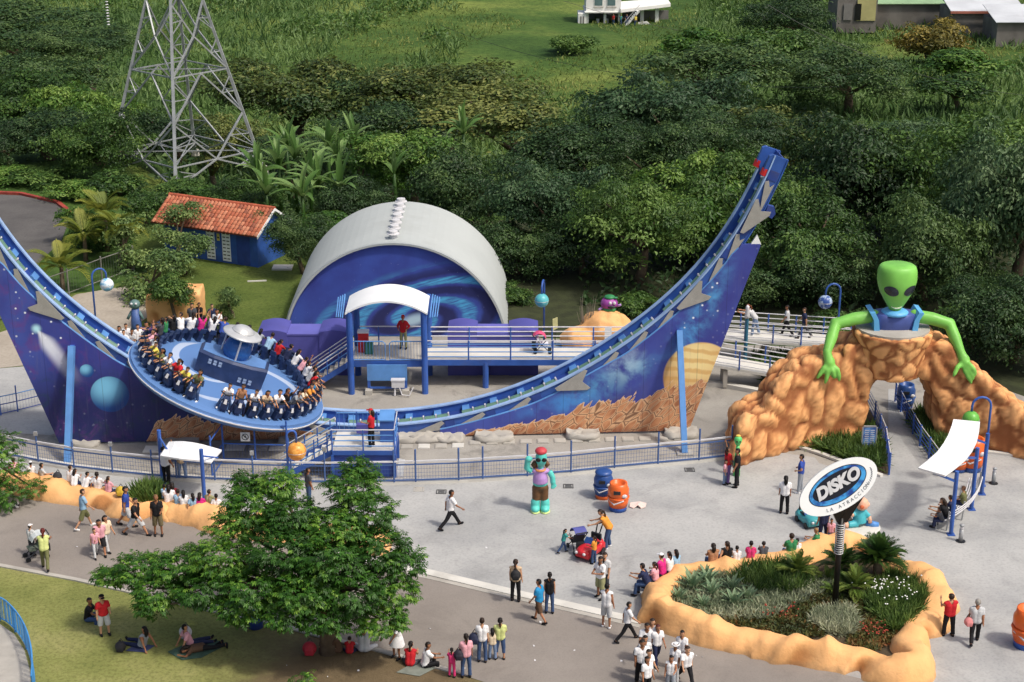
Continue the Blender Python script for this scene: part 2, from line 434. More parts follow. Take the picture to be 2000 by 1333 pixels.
for o_ in (0.0, GA):
    b = sweep(MB(), -ALEN, ALEN, rect(o_ - .06, o_ + .06, -.60, -.04)).build('rail_beam', m_blue, track)
    sweep(MB(), -ALEN, ALEN, rect(o_ - .13, o_ + .13, -.04, .02)).build('top_flange', m_edge, b)
    sweep(MB(), -ALEN, ALEN, rect(o_ - .12, o_ + .12, -.65, -.602)).build('bottom_flange', m_blue, b)
sweep(MB(), -ALEN, ALEN, rect(.07, GA - .07, -.46, -.40)).build('track_bed', m_bluep, track)
a = -ALEN + .6
while a < ALEN - .6:
    q = MB(); sweep(q, a, a + .32, rect(.95, GA - .065, -.398, -.2)); q.build('cross_tie', m_bluel, track); a += 1.32
a = -ALEN + .9; i = 0
while a < ALEN - 1.2:
    i += 1
    if i % 9: 
        q = MB(); sweep(q, a, a + .5, [(.46, -.3), (.74, -.3), (.74, -.12), (.66, -.04), (.54, -.04), (.46, -.12)]); g = q.build('drive_guard', m_green, track)
        sweep(MB(), a + .5, a + .56, rect(.5, .7, -.2, .0)).build('guard_clip', m_railw, g)
    a += .58
sweep(MB(), -ALEN + .6, ALEN - .9, rect(.5, .7, -.395, -.302)).build('drive_channel', m_dark, track)
# speckled gusset plates on the outer face
def plate(a, L, hgt, big, sg):
    if big:
        pts = [(-.5 * L, .0), (-.42 * L, -.12), (.05 * L, .1), (.34 * L, .18), (.30 * L, -.35), (.5 * L, -hgt), (.38 * L, -hgt - .05), (-.05 * L, -hgt * .82), (-.45 * L, -.55 * hgt)]
        pts = [(-.62 * L, -.14), (-.6 * L, -.3), (.2 * L, -hgt), (.31 * L, -hgt * .98), (.2 * L, -.5 * hgt), (.5 * L, -.1), (.44 * L, .0), (.3 * L, -.02)]
    else:
        pts = [(-.6 * L, -hgt), (.32 * L, -hgt), (.2 * L, -.72 * hgt), (.36 * L, -.4 * hgt), (.3 * L, -.06)]
    off = -.20 if big else -.10
    q = MB().prism([TF(sg * (a + x), off - .04, y) for x, y in pts], NN * .035)
    q.build('gusset_plate', m_plate, track)
    if big: return
for sg in (1, -1):
    for a, big in [(2.5, 0), (4.4, 0), (6.6, 0), (9.3, 1), (11.1, 0), (12.7, 0), (14.2, 0), (15.9, 1), (17.4, 0), (18.7, 0), (20.3, 1), (ALEN - 1.7, 0)]:
        plate(a, 1.5 if big else 1.6, .92 if big else .5, big, sg)
        if not big:
            q = MB(); sweep(q, sg * (a + .62), sg * (a + 1.05), rect(-.1, -.061, -.52, -.08)); q.build('stiffener', m_bluep, track)
# end hoods with red buffers
for sg in (1, -1):
    for o_ in (-.08, GA - .16):
        q = MB(); prof = [TF(sg * (ALEN + x), o_, y) for x, y in [(-.9, .02), (-.78, .2), (-.1, .2), (.06, .08), (.08, -.3), (-.1, -.5), (-1.2, -.55), (-1.4, -.3)]]
        q.prism(prof, NN * .24); q.build('end_hood', m_blue, track)
        c = TF(sg * (ALEN - 1.02), o_ + .15, .1); c2 = TF(sg * (ALEN - .7), o_ + .15, .1)
        MB().tube([c, c2], .17, 12).build('buffer', m_red, track)
# the mural panels
mz_d = [2.9, 4.3, 5.74, 7.15, 8.3, 9.9, 11.45, 12.7, 14.2, 15.5, 16.35, 17.27]; mz_z = [.27, .6, 1.0, 1.45, 2.0, 2.98, 3.85, 4.86, 6.21, 7.65, 8.97, 8.97]
def muralmat():
    m, n, b = newmat('mural paint', .45, 0, .4)
    P = n.xyz(n.pos()); x = P[0]; z = P[2]; pv = n.vec(x, 0.0, z)
    base = n.mix(n.smooth(n.noise(.35, 5, pv), .35, .7), S(58, 62, 140), S(70, 86, 168))
    # dark depth on the left half, purple on the outer right
    dk = n.math('MULTIPLY', n.smooth(x, -4.5, -10.5), n.smooth(z, 4.6, 1.6))
    base = n.mix(n.math('MULTIPLY', dk, .85), base, S(32, 36, 84))
    neb = n.math('MULTIPLY', n.smooth(n.noise(.9, 7, pv, .7, 1.2), .5, .68), dk)
    base = n.mix(n.math('MULTIPLY', neb, .5), base, S(28, 66, 70))
    base = n.mix(n.math('MULTIPLY', n.math('MULTIPLY', n.smooth(n.noise(.8, 6, pv, .7, .8), .5, .7), n.smooth(x, -9.5, -13.5)), .55), base, S(110, 60, 130))
    # pale nebula on the right
    def blob(cx, czz, sx, sz, rot=0):
        dx = n.math('SUBTRACT', x, cx); dz = n.math('SUBTRACT', z, czz); c_, s_ = math.cos(rot), math.sin(rot)
        u = n.math('ADD', n.math('MULTIPLY', dx, c_ / sx), n.math('MULTIPLY', dz, s_ / sx))
        v = n.math('ADD', n.math('MULTIPLY', dx, -s_ / sz), n.math('MULTIPLY', dz, c_ / sz))
        return n.math('SQRT', n.math('ADD', n.math('MULTIPLY', u, u), n.math('MULTIPLY', v, v)))
    wsp = n.smooth(n.noise(1.0, 7, pv, .62, .35), .36, .7)
    for cx, czz, sx, sz, rt, colr, st in [(10.6, 2.6, 2.6, .8, .45, S(96, 184, 226), .95), (8.8, 1.6, 2.8, .5, .25, S(70, 140, 214), .9), (11.3, 3.4, 1.2, 1.0, .9, S(190, 214, 230), .7), (11.2, 2.2, 1.6, 1.2, .2, S(84, 80, 120), .5), (14.9, 6.0, 2.8, .6, 1.12, S(90, 170, 226), .85), (14.2, 5.1, 1.6, .9, 1.0, S(90, 170, 226), .6)]:
        f = n.math('MULTIPLY', n.math('MULTIPLY', n.smooth(blob(cx, czz, sx, sz, rt), 1.3, .2), wsp), st)
        base = n.mix(f, base, colr)
    # stars
    st = n.smooth(n.voro(2.5, pv), .17, .06)
    zone = n.math('MAXIMUM', n.smooth(blob(14.9, 6.2, 3.4, .9, 1.12), 1.2, .5), n.smooth(blob(-15.0, 6.2, 3.0, 1.5, -.9), 1.2, .5))
    zone = n.math('MAXIMUM', zone, .12)
    base = n.mix(n.math('MULTIPLY', st, zone), base, S(236, 242, 250))
    # planets
    def planet(col_, cx, czz, r_, lit, dark, hx, hz, bands=None):
        d = blob(cx, czz, r_, r_); ins = n.smooth(d, 1.02, .97)
        sh = n.smooth(blob(cx + hx * r_, czz + hz * r_, r_ * 1.5, r_ * 1.5), .1, .9)
        pc = n.mix(sh, lit, dark)
        if bands:
            wv = n.math('SINE', n.math('MULTIPLY', n.math('ADD', n.math('ADD', z, n.math('MULTIPLY', x, .12)), n.math('MULTIPLY', n.noise(1.6, 4, pv), .35)), 13.0))
            pc = n.mix(n.math('MULTIPLY', n.smooth(wv, -.2, .9), .6), pc, bands)
        return n.mix(ins, col_, pc)
    base = planet(base, -11.89, 2.42, .86, S(128, 200, 234), S(20, 62, 128), -.25, .45)
    base = planet(base, -12.82, 3.57, .31, S(130, 200, 232), S(26, 74, 140), -.25, .4)
    base = planet(base, 14.77, 2.74, 1.68, S(250, 226, 160), S(206, 150, 96), -.1, .5, S(214, 160, 84))
    # comet
    u = n.math('ADD', n.math('MULTIPLY', n.math('SUBTRACT', x, -14.85), .53), n.math('MULTIPLY', n.math('SUBTRACT', z, 5.6), -.85))
    v = n.math('ABSOLUTE', n.math('SUBTRACT', n.math('MULTIPLY', n.math('SUBTRACT', x, -14.85), .85), n.math('MULTIPLY', n.math('SUBTRACT', z, 5.6), -.53)))
    wd = n.math('MULTIPLY_ADD', n.smooth(u, 0.0, .9), .30, .05)
    cm = n.math('MULTIPLY', n.smooth(n.math('DIVIDE', v, wd), 1.4, .2), n.math('MULTIPLY', n.smooth(u, -.05, .1), n.smooth(u, 3.4, .8)))
    base = n.mix(n.math('MULTIPLY', cm, .9), base, S(240, 244, 255))
    base = n.mix(n.smooth(blob(-14.85, 5.6, .3, .3), 1, .1), base, S(190, 240, 255))
    # painted crags along the foot
    sx = n.math('SUBTRACT', x, n.math('MULTIPLY', z, .75)); qv = n.vec(sx, 0.0, n.math('MULTIPLY', z, .3))
    hgt = n.math('ADD', n.math('MULTIPLY', n.noise(1.0, 3, qv, .6), 1.2), n.math('MULTIPLY', n.math('SUBTRACT', .5, n.math('ABSOLUTE', n.math('SUBTRACT', n.noise(2.2, 2, qv, .5), .5))), 1.2))
    lft = n.math('MULTIPLY', n.smooth(x, -10.6, -9.8), n.math('MULTIPLY_ADD', n.smooth(x, -9.0, -3.0), -.35, 1.05))
    lft = n.math('MULTIPLY', lft, n.math('LESS_THAN', x, 0.0))
    rgt = n.math('MULTIPLY', n.smooth(x, 3.4, 15.5), 1.75); rgt = n.math('ADD', rgt, n.math('MULTIPLY', n.smooth(x, 3.6, 4.8), .3))
    top = n.math('MULTIPLY', hgt, n.math('ADD', lft, rgt))
    dpt = n.math('SUBTRACT', top, z); crag = n.smooth(dpt, .0, .03)
    rv = n.vec(n.math('MULTIPLY', sx, 1.5), 0.0, n.math('MULTIPLY', z, 1.0)); rg = n.noise(1.5, 3, rv, .5, .3)
    ed = n.voro(1.9, rv, 'DISTANCE_TO_EDGE')
    cc = n.ramp(rg, [(.3, S(150, 94, 66)), (.45, S(186, 126, 88)), (.58, S(208, 150, 108)), (.7, S(172, 112, 78))])
    cc = n.mix(n.math('MULTIPLY', n.smooth(ed, .16, .06), .75), cc, S(228, 188, 146)); cc = n.mix(n.math('MULTIPLY', n.smooth(ed, .05, .015), .8), cc, S(96, 56, 42))
    cc = n.mix(n.smooth(dpt, .10, .02), cc, S(232, 198, 158))
    cc = n.mix(n.math('MULTIPLY', n.smooth(z, .5, .0), .6), cc, S(110, 58, 44))
    base = n.mix(crag, base, cc)
    base = n.mix(n.math('MULTIPLY', n.smooth(n.noise(2, 5, pv, .7), .6, .8), .18), base, S(150, 150, 160))
    jt = n.math('ABSOLUTE', n.math('SUBTRACT', n.math('FRACT', n.math('DIVIDE', x, 1.22)), .5))
    base = n.mix(n.math('MULTIPLY', n.smooth(jt, .482, .495), .35), base, S(30, 30, 50))
    stk = n.math('MULTIPLY', n.smooth(n.noise(1.0, 6, n.vec(n.math('MULTIPLY', x, 5.0), 0.0, n.math('MULTIPLY', z, .35)), .7), .52, .8), .28)
    base = n.mix(stk, base, S(120, 120, 132))
    n.put(b.inputs['Base Color'], base); return m
m_mural = muralmat()
_k = np.linspace(2.9, 16.3, 50); _mz = np.interp(_k, mz_d, mz_z)
_ker = np.convolve(np.pad(_mz, 1, 'edge'), np.ones(3) / 3, 'valid') + .08
for sg in (1, -1):
    pl = [(2.9, .06)] + list(zip(_k, _ker)) + [(16.42, 9.02), (17.24, 9.02), (17.27, 8.92), (14.38, .1)]
    q = MB().prism([TP(sg * d, -.17, z) for d, z in pl], NN * .09)
    o = q.build('mural_panel', m_mural, track)
    o['label'] = 'painted mural with striped yellow planet and brown crags' if sg > 0 else 'painted mural with comet, two blue planets and brown crags'
    q = MB().tube([TP(sg * d, -.12, z + .01) for d, z in zip(_k, _ker)], .05, 6); q.build('mural_edging', m_bluel, o)
    # steel frame behind the panel
    for d in (5.5, 8, 10.5, 13):
        zt = float(np.interp(d, _k, _ker))
        MB().bar(TP(sg * d, 0.02, -.02), TP(sg * d, 0.02, zt - .05), .12, .14, NN).build('frame_post', m_bluep, track)
        MB().bar(TP(sg * d, GA, -.02), TP(sg * d, GA, cz(d) - .62), .14, .14, NN).build('frame_post', m_bluep, track)
    MB().prism([TP(sg * d, -.165, z) for d, z in [(16.8, 8.95), (17.3, 9.0), (17.1, 9.45)]], NN * .1).build('corner_plate', m_white, track)
    # catwalk box on the outside near the top
    q = MB().prism([TF(sg * (20.9 + x), -.16, y) for x, y in [(-.35, -.72), (.05, -.66), (.1, -.95), (-.15, -1.15), (-.4, -1.1)]], NN * .3); q.build('bracket_box', m_bluep, track)
for px, py, tx, ty in ((132, 906, 140, 676), (1337, 886, 1327, 646)):
    f = G(px, py); f2 = f + Vector((0, 0, .02))
    d = ray(tx, ty); t = ((A0 + NN * (-.3)) - Vector((0, 0, CAMH))).dot(NN) / d.dot(NN); tp = Vector((0, 0, CAMH)) + d * t
    o = MB().bar(f2, tp, .34, .26, (1, 0, 0)).build('brace_post', m_bluel, track)
    MB().box(f + Vector((0, 0, .03)), (.7, .6, .08)).build('base_plate', m_conc, o)
    MB().bar(tp - Vector((0, 0, .1)), tp + NN * .3 - Vector((0, 0, .1)), .2, .2).build('bracket', m_blue, o)
# concrete footings under the track
for i, (x, y, wd, hh) in enumerate([(170, 866, 1.3, .4), (350, 866, 1.9, .45), (590, 862, 2.2, .45), (790, 858, 1.6, .5), (835, 857, 1.5, .5), (878, 858, 1.3, .42), (965, 857, 1.7, .55), (1138, 853, 1.5, .6), (1330, 850, 1.6, .55), (690, 860, 2.2, .5)]):
    c = G(x, y); mb = MB(); hh *= .62; mb.ball((0, 0, hh * .25), (wd * .66, .6, hh * 1.1), 20, 12)
    q = []
    for v in mb.v:
        v = Vector(v); v.z = min(v.z, hh * .8); v.x = max(-wd / 2, min(wd / 2, v.x)); v.z = max(v.z, -.1)
        v += Vector((noise.noise(v * 3 + Vector((i, 0, 0))), noise.noise(v * 3 + Vector((0, i, 5))), noise.noise(v * 4 + Vector((i, 9, 0))))) * .16
        q.append(v + c)
    mb.v = q
    o = mb.build('concrete_footing', m_conc, None, True, origin=c)
    tag(o, f'rough concrete footing under the track, {ords[[0,1,2,4,5,6,7,8,9,3][i]]} from the left', 'footing', 'footings under the track')
# ================================================================== spinning disc
def xf(mb, m): mb.v = [tuple(m @ Vector(q)) for q in mb.v]; return mb
def frame(c, x, z):
    x = Vector(x).normalized(); z = Vector(z).normalized(); y = z.cross(x)
    m = Matrix((x, y, z)).transposed().to_4x4(); m.translation = Vector(c); return m
tl = math.atan(.365); tx_ = (EX * math.cos(tl) - Vector((0, 0, math.sin(tl)))); tn = (EX * math.sin(tl) + Vector((0, 0, math.cos(tl))))
MD = frame(TP(-6.74, .85, 2.70), tx_, tn)
disc = thing('spinning_disc', 'big blue spinning disc with ring of seats riding on the half-pipe track', 'ride disc')
disc.matrix_basis = MD; WM[disc] = MD
def discmat():
    m, n, b = newmat('disc deck paint', .45, 0, .4); P = n.xyz(n.pos()); x, y = P[0], P[1]
    r_ = n.math('SQRT', n.math('ADD', n.math('MULTIPLY', x, x), n.math('MULTIPLY', y, y))); th = n.math('ARCTAN2', y, x)
    u = n.math('FRACT', n.math('ADD', n.math('MULTIPLY', th, 3 / (2 * math.pi)), n.math('MULTIPLY', r_, .42)))
    band = n.smooth(n.math('ABSOLUTE', n.math('SUBTRACT', u, .5)), .085, .07)
    band = n.math('MULTIPLY', band, n.smooth(r_, 3.45, 3.3))
    c = n.mix(n.noise(1.2, 5), S(86, 122, 178), S(100, 138, 192)); c = n.mix(n.math('MULTIPLY', band, .8), c, S(186, 200, 222))
    c = n.mix(n.math('MULTIPLY', n.smooth(n.noise(3, 6, None, .7), .55, .8), .3), c, S(60, 70, 90))
    n.put(b.inputs['Base Color'], c); return m
m_disc = discmat(); m_rim = mat('disc rim', S(92, 130, 184), .4, .1, 2); m_navy = mat('navy moulding', S(42, 58, 96), .4, .15, 3)
xf(MB().lathe([(0.02, .1), (4.15, .1), (4.5, .04), (4.52, -.06)], n=64), MD).build('deck', m_disc, disc)
xf(MB().lathe([(4.2, -.42), (4.42, -.34), (4.56, -.12), (4.56, -.065), (4.44, -.066)], n=64), MD).build('rim', m_rim, disc, True)
xf(MB().lathe([(4.561, -.17), (4.59, -.15), (4.59, -.11), (4.561, -.1)], n=64), MD).build('rim_strip', m_railw, disc)
xf(MB().lathe([(1.0, -1.05), (1.5, -.9), (3.6, -.5), (4.2, -.41)], n=48), MD).build('underbody', m_blue, disc, True)
for sx in (-1.2, 1.2):
    xf(MB().box((sx, -.78, -.75), (.9, .3, .5)).box((sx, .78, -.75), (.9, .3, .5)), MD).build('bogie', m_dark, disc)
# centre pod: bowed box, ball and saucer
pod = [(-1.6, -.55), (-.9, -.78), (0, -.86), (.9, -.78), (1.6, -.55), (1.6, .55), (.9, .78), (0, .86), (-.9, .78), (-1.6, .55)]
mb = MB(); vs = [Vector((x * .97, y * .97, .1)) for x, y in pod] + [Vector((x * 1.0, y, 1.05)) for x, y in pod] + [Vector((x * .94, y * .9, 1.16)) for x, y in pod]
k = len(pod); fs = [tuple(range(2 * k, 3 * k))]
for l in (0, 1):
    for i in range(k): fs.append((l * k + i, l * k + (i + 1) % k, (l + 1) * k + (i + 1) % k, (l + 1) * k + i))
mb.add(vs, fs); podo = xf(mb, MD).build('pod_box', m_navy, disc)
xf(MB().add([(x * .9, y * .86, 1.172) for x, y in pod], [tuple(range(k))]), MD).build('pod_lid', m_rim, podo)
m_decal = mat('decal white', S(150, 168, 196), .5, .1, 5)
for cx, czz in ((-.75, .78), (.75, .35)):
    for j in range(3):
        for half in (0, 1):
            xx = cx - .25 + j * .24; yb = -.86 + abs(xx) * .1 - .0
            yb = -(.78 + (.86 - .78) * (1 - min(1, abs(xx) / .9))) - .008
            xf(MB().box((xx, yb, czz + half * .13), (.15, .012, .10)), MD).build('decal_window', m_decal, podo)
bs_ = xf(MB().ball((0, 0, 1.5), (.66, .66, .66), 24, 14), MD).build('blue_ball', mat('glossy blue ball', S(44, 92, 160), .25, .1, 2), disc, True)
sau = xf(MB().lathe([(r0_, z0_ - .28) for r0_, z0_ in [(.2, 2.34), (.6, 2.4), (.88, 2.52), (.91, 2.56), (.86, 2.6), (.55, 2.68), (.5, 2.7), (.46, 2.8), (.3, 2.9), (.1, 2.94), (.01, 2.945)]], n=32), MD).build('saucer', m_silver, disc, True)
xf(MB().tube([(.5 * math.cos(q * .2618), .5 * math.sin(q * .2618), 2.42) for q in range(24)], .025, 5, True), MD).build('saucer_ring', m_steel, sau)
for q in range(3):
    c_, s_ = math.cos(q * 2.094 + .6), math.sin(q * 2.094 + .6)
    xf(MB().tube([(.75 * c_, .6 * s_, 1.17), (.72 * c_, .72 * s_, 2.18)], .045, 6), MD).build('saucer_leg', m_railw, sau)
# seats: saddle bikes facing outwards
sb = MB().box((0, 0, .12), (.2, .62, .24)).prism([(-.11, -.36, .24), (-.11, .30, .24), (-.11, .44, .62), (-.11, .34, .86), (-.11, .2, .70), (-.11, .08, .56), (-.11, -.36, .52)], (.22, 0, 0))
sb.prism([(-.15, .2, .16), (-.15, .42, .16), (-.15, .5, .5), (-.15, .3, .46)], (.3, 0, 0))
seat_me = sb.mesh('seat', m_navy, fix=True)
sb = MB().tube([(-.3, .24, .9), (-.12, .36, .84), (.12, .36, .84), (.3, .24, .9)], .03, 6); hb_me = sb.mesh('handlebar', m_dark, fix=True)
sb = MB().prism([(-.17, -.36, .5), (.17, -.36, .5), (.13, -.42, .74), (-.13, -.42, .74)], (0, -.09, 0)); bp_me = sb.mesh('back_pad', mat('seat pad', S(44, 60, 96), .5, .2, 4), fix=True)
sb = MB().prism([(-.07, .50, .46), (.07, .50, .46), (.05, .44, .66), (-.05, .44, .66)], (0, .03, .01)); pl_me = sb.mesh('front_badge', m_railw, fix=True)
SEATS = []
for i in range(40): SEATS.append(R(-98 + 10.5 + i * 8.69))
def seatM(ph, r_=3.82): return MD @ Matrix.Rotation(ph, 4, 'Z') @ Matrix.Translation((r_, 0, .1)) @ Matrix.Rotation(-math.pi / 2, 4, 'Z')
for ph in SEATS:
    m = seatM(ph); s_ = inst(seat_me, 'seat', disc, m)
    inst(hb_me, 'handlebar', s_, m); inst(bp_me, 'back_pad', s_, m); inst(pl_me, 'front_badge', s_, m)

# ================================================================== railings
def railing(t, pts, h, rails, mr, mp, every=1.6, r_=.03, pr=.035, post_h=None, mtop=None):
    """rails: list of heights; posts along the polyline; every post and rail its own part"""
    pts = [Vector(p) for p in pts]
    for hh in rails:
        mm = mtop if (mtop and hh == max(rails)) else mr
        MB().tube([p + Vector((0, 0, hh)) for p in pts], r_, 6).build('rail', mm, t)
    for i in range(len(pts) - 1):
        d = (pts[i + 1] - pts[i]); L = d.length; k = max(1, round(L / every))
        for j in range(k + (1 if i == len(pts) - 2 else 0)):
            p = pts[i] + d * (j / k)
            MB().tube([p, p + Vector((0, 0, post_h or h))], pr, 6).build('post', mp, t)

# ---- perimeter fence with wire mesh in front of the ride
fen = thing('perimeter_fence', 'long blue wire-mesh fence with white top rail in front of the ride', 'fence', G(800, 941, .14))
fp = [G(*p, .14) for p in fence_px]
for i, p in enumerate(fp):
    ph = 1.5 if 8 < i else 1.25
    post = MB().tube([p, p + Vector((0, 0, ph))], .04, 8).build('post', m_fence, fen)
    if 1 < i < 12 and i % 2 == 0: MB().box(p + Vector((0, 0, ph + .09)), (.16, .1, .18)).build('post_lamp', m_steel, post)
    if i + 1 < len(fp):
        q = fp[i + 1]
        MB().bar(p + Vector((0, 0, .95)), q + Vector((0, 0, .95)), .06, .07).build('top_rail', m_railw, fen)
        MB().bar(p + Vector((0, 0, .80)), q + Vector((0, 0, .80)), .04, .05).build('mid_rail', m_fence, fen)
        MB().bar(p + Vector((0, 0, .08)), q + Vector((0, 0, .08)), .05, .06).build('bottom_rail', m_fence, fen)
        w_ = MB(); L = (q - p).length; k = int(L / .12)
        for j in range(1, k):
            a = p + (q - p) * (j / k); w_.bar(a + Vector((0, 0, .1)), a + Vector((0, 0, .79)), .008, .008)
        for hh in (.25, .42, .6): w_.bar(p + Vector((0, 0, hh)), q + Vector((0, 0, hh)), .008, .008)
        w_.build('mesh_panel', m_fence, fen)
fen2 = thing('side_fence', 'blue mesh fence on the pale paving left of the mural', 'fence', G(35, 808))
fp = [G(-90, 822), G(2, 812), G(35, 805), G(103, 788), G(150, 800)]
railing(fen2, fp, 1.2, [.1, .55, .95], m_bluep, m_blue, 1.5, .025, .035, 1.35, m_bluel)
for i in range(len(fp) - 1):
    w_ = MB(); p, q = fp[i], fp[i + 1]; k = int((q - p).length / .14)
    for j in range(1, k): a = p + (q - p) * (j / k); w_.bar(a + Vector((0, 0, .1)), a + Vector((0, 0, .95)), .007, .007)
    w_.build('mesh_panel', m_bluep, fen2)
m_oldw = mat('weathered fence', S(112, 112, 106), .8, .2, 2)
fen3 = thing('chain_fence', 'old wire fence with pale posts beside the beige path', 'fence', G(160, 575))
fp = [G(-80, 665), G(5, 625), G(70, 600), G(135, 577), G(200, 552), G(262, 530)]
railing(fen3, fp, 1.6, [.15, 1.45], m_oldw, m_oldw, 2.2, .03, .06, 1.6)
for i in range(len(fp) - 1):
    w_ = MB(); p, q = fp[i], fp[i + 1]; k = int((q - p).length / .2)
    for j in range(1, k): a = p + (q - p) * (j / k); w_.bar(a + Vector((0, 0, .15)), a + Vector((0, 0, 1.45)), .008, .008)
    w_.build('mesh_panel', m_oldw, fen3)
fen4 = thing('blue_railing', 'curved bright blue railing at the bottom left corner of the lawn', 'railing', G(60, 1300))
cp = [(-60, 1205), (0, 1213), (30, 1235), (52, 1268), (64, 1305), (68, 1340), (66, 1380)]
fp = [G(*p) for p in cp]; ff = []
for i in range(len(fp) - 1):
    for j in range(4):
        t = j / 4; p0, p1, p2, p3 = fp[max(i - 1, 0)], fp[i], fp[i + 1], fp[min(i + 2, len(fp) - 1)]
        ff.append(.5 * ((2 * p1) + (p2 - p0) * t + (2 * p0 - 5 * p1 + 4 * p2 - p3) * t * t + (3 * p1 - p0 - 3 * p2 + p3) * t ** 3))
m_cyan = mat('sky blue railing paint', S(66, 140, 205), .4, .1, 2)
for hh in (.12, 1.0): MB().tube([p + Vector((0, 0, hh)) for p in ff], .03, 6).build('rail', m_cyan, fen4)
for i, p in enumerate(ff):
    if i % 4 == 0: MB().tube([p, p + Vector((0, 0, 1.0))], .035, 6).build('post', m_cyan, fen4)
    nx_ = ff[min(i + 1, len(ff) - 1)]
    for t in (.25, .5, .75) if i % 1 == 0 else (): 
        a = p.lerp(nx_, t); MB().tube([a + Vector((0, 0, .12)), a + Vector((0, 0, 1.0))], .014, 5).build('baluster', m_cyan, fen4)
sheet('viewing_slab', [G(*p) for p in [(-80, 1215), (0, 1220), (28, 1240), (48, 1272), (58, 1308), (61, 1345), (-80, 1400)]], .02, m_conc, True)

# ================================================================== boarding station behind the track
st = thing('boarding_station', 'blue boarding station with arched white canopy and stairs behind the track', 'ride station', (-6.1, 77.0, 0))
DZ = 1.6; x0, x1, y0, y1 = -7.85, -4.3, 76.0, 78.3
MB().box(((x0 + x1) / 2, (y0 + y1) / 2 + .1, DZ - .06), (x1 - x0, y1 - y0 - .1, .1)).build('deck_plate', m_conc, st)
MB().box(((x0 + x1) / 2, y0 + .06, DZ - .16), (x1 - x0 + .1, .1, .3)).build('deck_beam', m_blue, st)
for px_, py_ in ((-7.85, 75.7), (-4.25, 75.75), (-7.75, 78.3), (-4.15, 78.3)):
    MB().tube([(px_, py_, 0), (px_, py_, 4.25)], .16, 12).build('canopy_post', m_blue, st)
# arched canopy
mb = MB(); nn_ = 16; top = []; 
for j in range(2):
    for i in range(nn_ + 1):
        u = i / nn_ * 2 - 1; top.append(Vector((-6.05 + u * 1.98, 75.55 + j * 2.5, 4.22 + .62 * (1 - u * u) + j * .05)))
vs = top + [p - Vector((0, 0, .09)) for p in top]; n1 = nn_ + 1; fs = []
for i in range(nn_):
    fs.append((i, i + 1, n1 + i + 1, n1 + i)); b_ = 2 * n1; fs.append((b_ + i, b_ + n1 + i, b_ + n1 + i + 1, b_ + i + 1))
    fs.append((i, b_ + i, b_ + i + 1, i + 1)); fs.append((n1 + i, n1 + i + 1, b_ + n1 + i + 1, b_ + n1 + i))
fs.append((0, n1, b_ + n1, b_)); fs.append((nn_, b_ + nn_, b_ + n1 + nn_, n1 + nn_))
smoothangle(mb.add(vs, fs).build('canopy_roof', m_white, st))
for sx in (-1, 1):
    for k in range(4):
        x = -6.05 + sx * (2.1 + k * .11); MB().tube([(x, 75.5 + .1 * k, 4.0 - .02 * k), (x + sx * .06, 77.6, 4.5 - .05 * k)], .035, 6).build('side_louvre', m_bluel, st)
# gates with rounded tops
for gx in (-7.0, -5.15):
    L = [(gx - .82, 76.05, DZ + .05), (gx - .82, 76.05, DZ + .88), (gx - .7, 76.05, DZ + 1.0), (gx + .7, 76.05, DZ + 1.0), (gx + .82, 76.05, DZ + .88), (gx + .82, 76.05, DZ + .05)]
    g = MB().tube(L, .03, 6, True).build('gate', m_bluel, st)
    for k in range(1, 11): x = gx - .82 + k * .149; MB().tube([(x, 76.05, DZ + .06), (x, 76.05, DZ + .98)], .010, 5).build('gate_bar', m_bluel, g)
# control desk, red pillar
cd = MB().box((-7.35, 77.4, DZ + .5), (.5, .4, 1.0)).build('control_desk', m_red, st)
MB().box((-7.35, 77.4, DZ + 1.05), (.56, .46, .08)).build('desk_top', m_railw, cd); MB().box((-7.05, 77.1, DZ + .3), (.4, .3, .6)).build('desk_cabinet', mat('green cabinet', S(50, 110, 90), .5, .1, 3), cd)
# drive panel below the deck
MB().box((-6.1, 75.86, 1.05), (1.95, .08, .82)).build('drive_panel', m_bluel, st)
for x in (-7.0, -5.2):
    MB().box((x, 75.9, .42), (.14, .14, .8)).build('frame_leg', m_blue, st); MB().box((x - .02 * 0, 75.75, .12), (.34, .6, .24)).build('plinth', m_conc, st)
MB().box((-6.1, 75.8, .28), (1.7, .1, .08)).build('frame_tie', m_blue, st)
MB().box((-5.55, 75.5, .62), (.62, .3, .34)).box((-5.55, 75.5, .82), (.68, .36, .05)).build('motor_box', m_railw, st)
MB().tube([(-5.7, 75.45, .45), (-5.72, 75.4, .02)], .05, 6).tube([(-5.5, 75.4, .5), (-5.35, 75.25, .12), (-5.0, 75.2, .1), (-4.8, 75.3, .5)], .03, 6).build('hose', m_railw, st)
# stairs to the left
for k in range(8):
    MB().box((-7.9 - .28 * (k + .5), 76.75, DZ - .2 * (k + .9)), (.3, 1.3, .05)).build('stair_tread', m_conc, st)
for yy in (76.08, 77.42):
    MB().bar((-7.9, yy, DZ - .15), (-10.15, yy, .0), .06, .26, (0, 0, 1)).build('stringer', m_blue, st)
    for hh, mm in ((.5, m_bluel), (.95, m_railw), (.75, m_railw)): MB().tube([(-7.9, yy, DZ + hh), (-10.2, yy, hh)], .028, 6).build('stair_rail', mm, st)
    for k in range(5): u = k / 4; MB().tube([(-7.9 - 2.3 * u, yy, DZ * (1 - u)), (-7.9 - 2.3 * u, yy, DZ * (1 - u) + .95)], .03, 6).build('stair_post', m_blue, st)
railing(st, [(-7.85, 78.25, DZ), (-4.3, 78.25, DZ)], 1.0, [.5, 1.0], m_bluel, m_blue, 1.2, .03, .035, 1.0, m_railw)
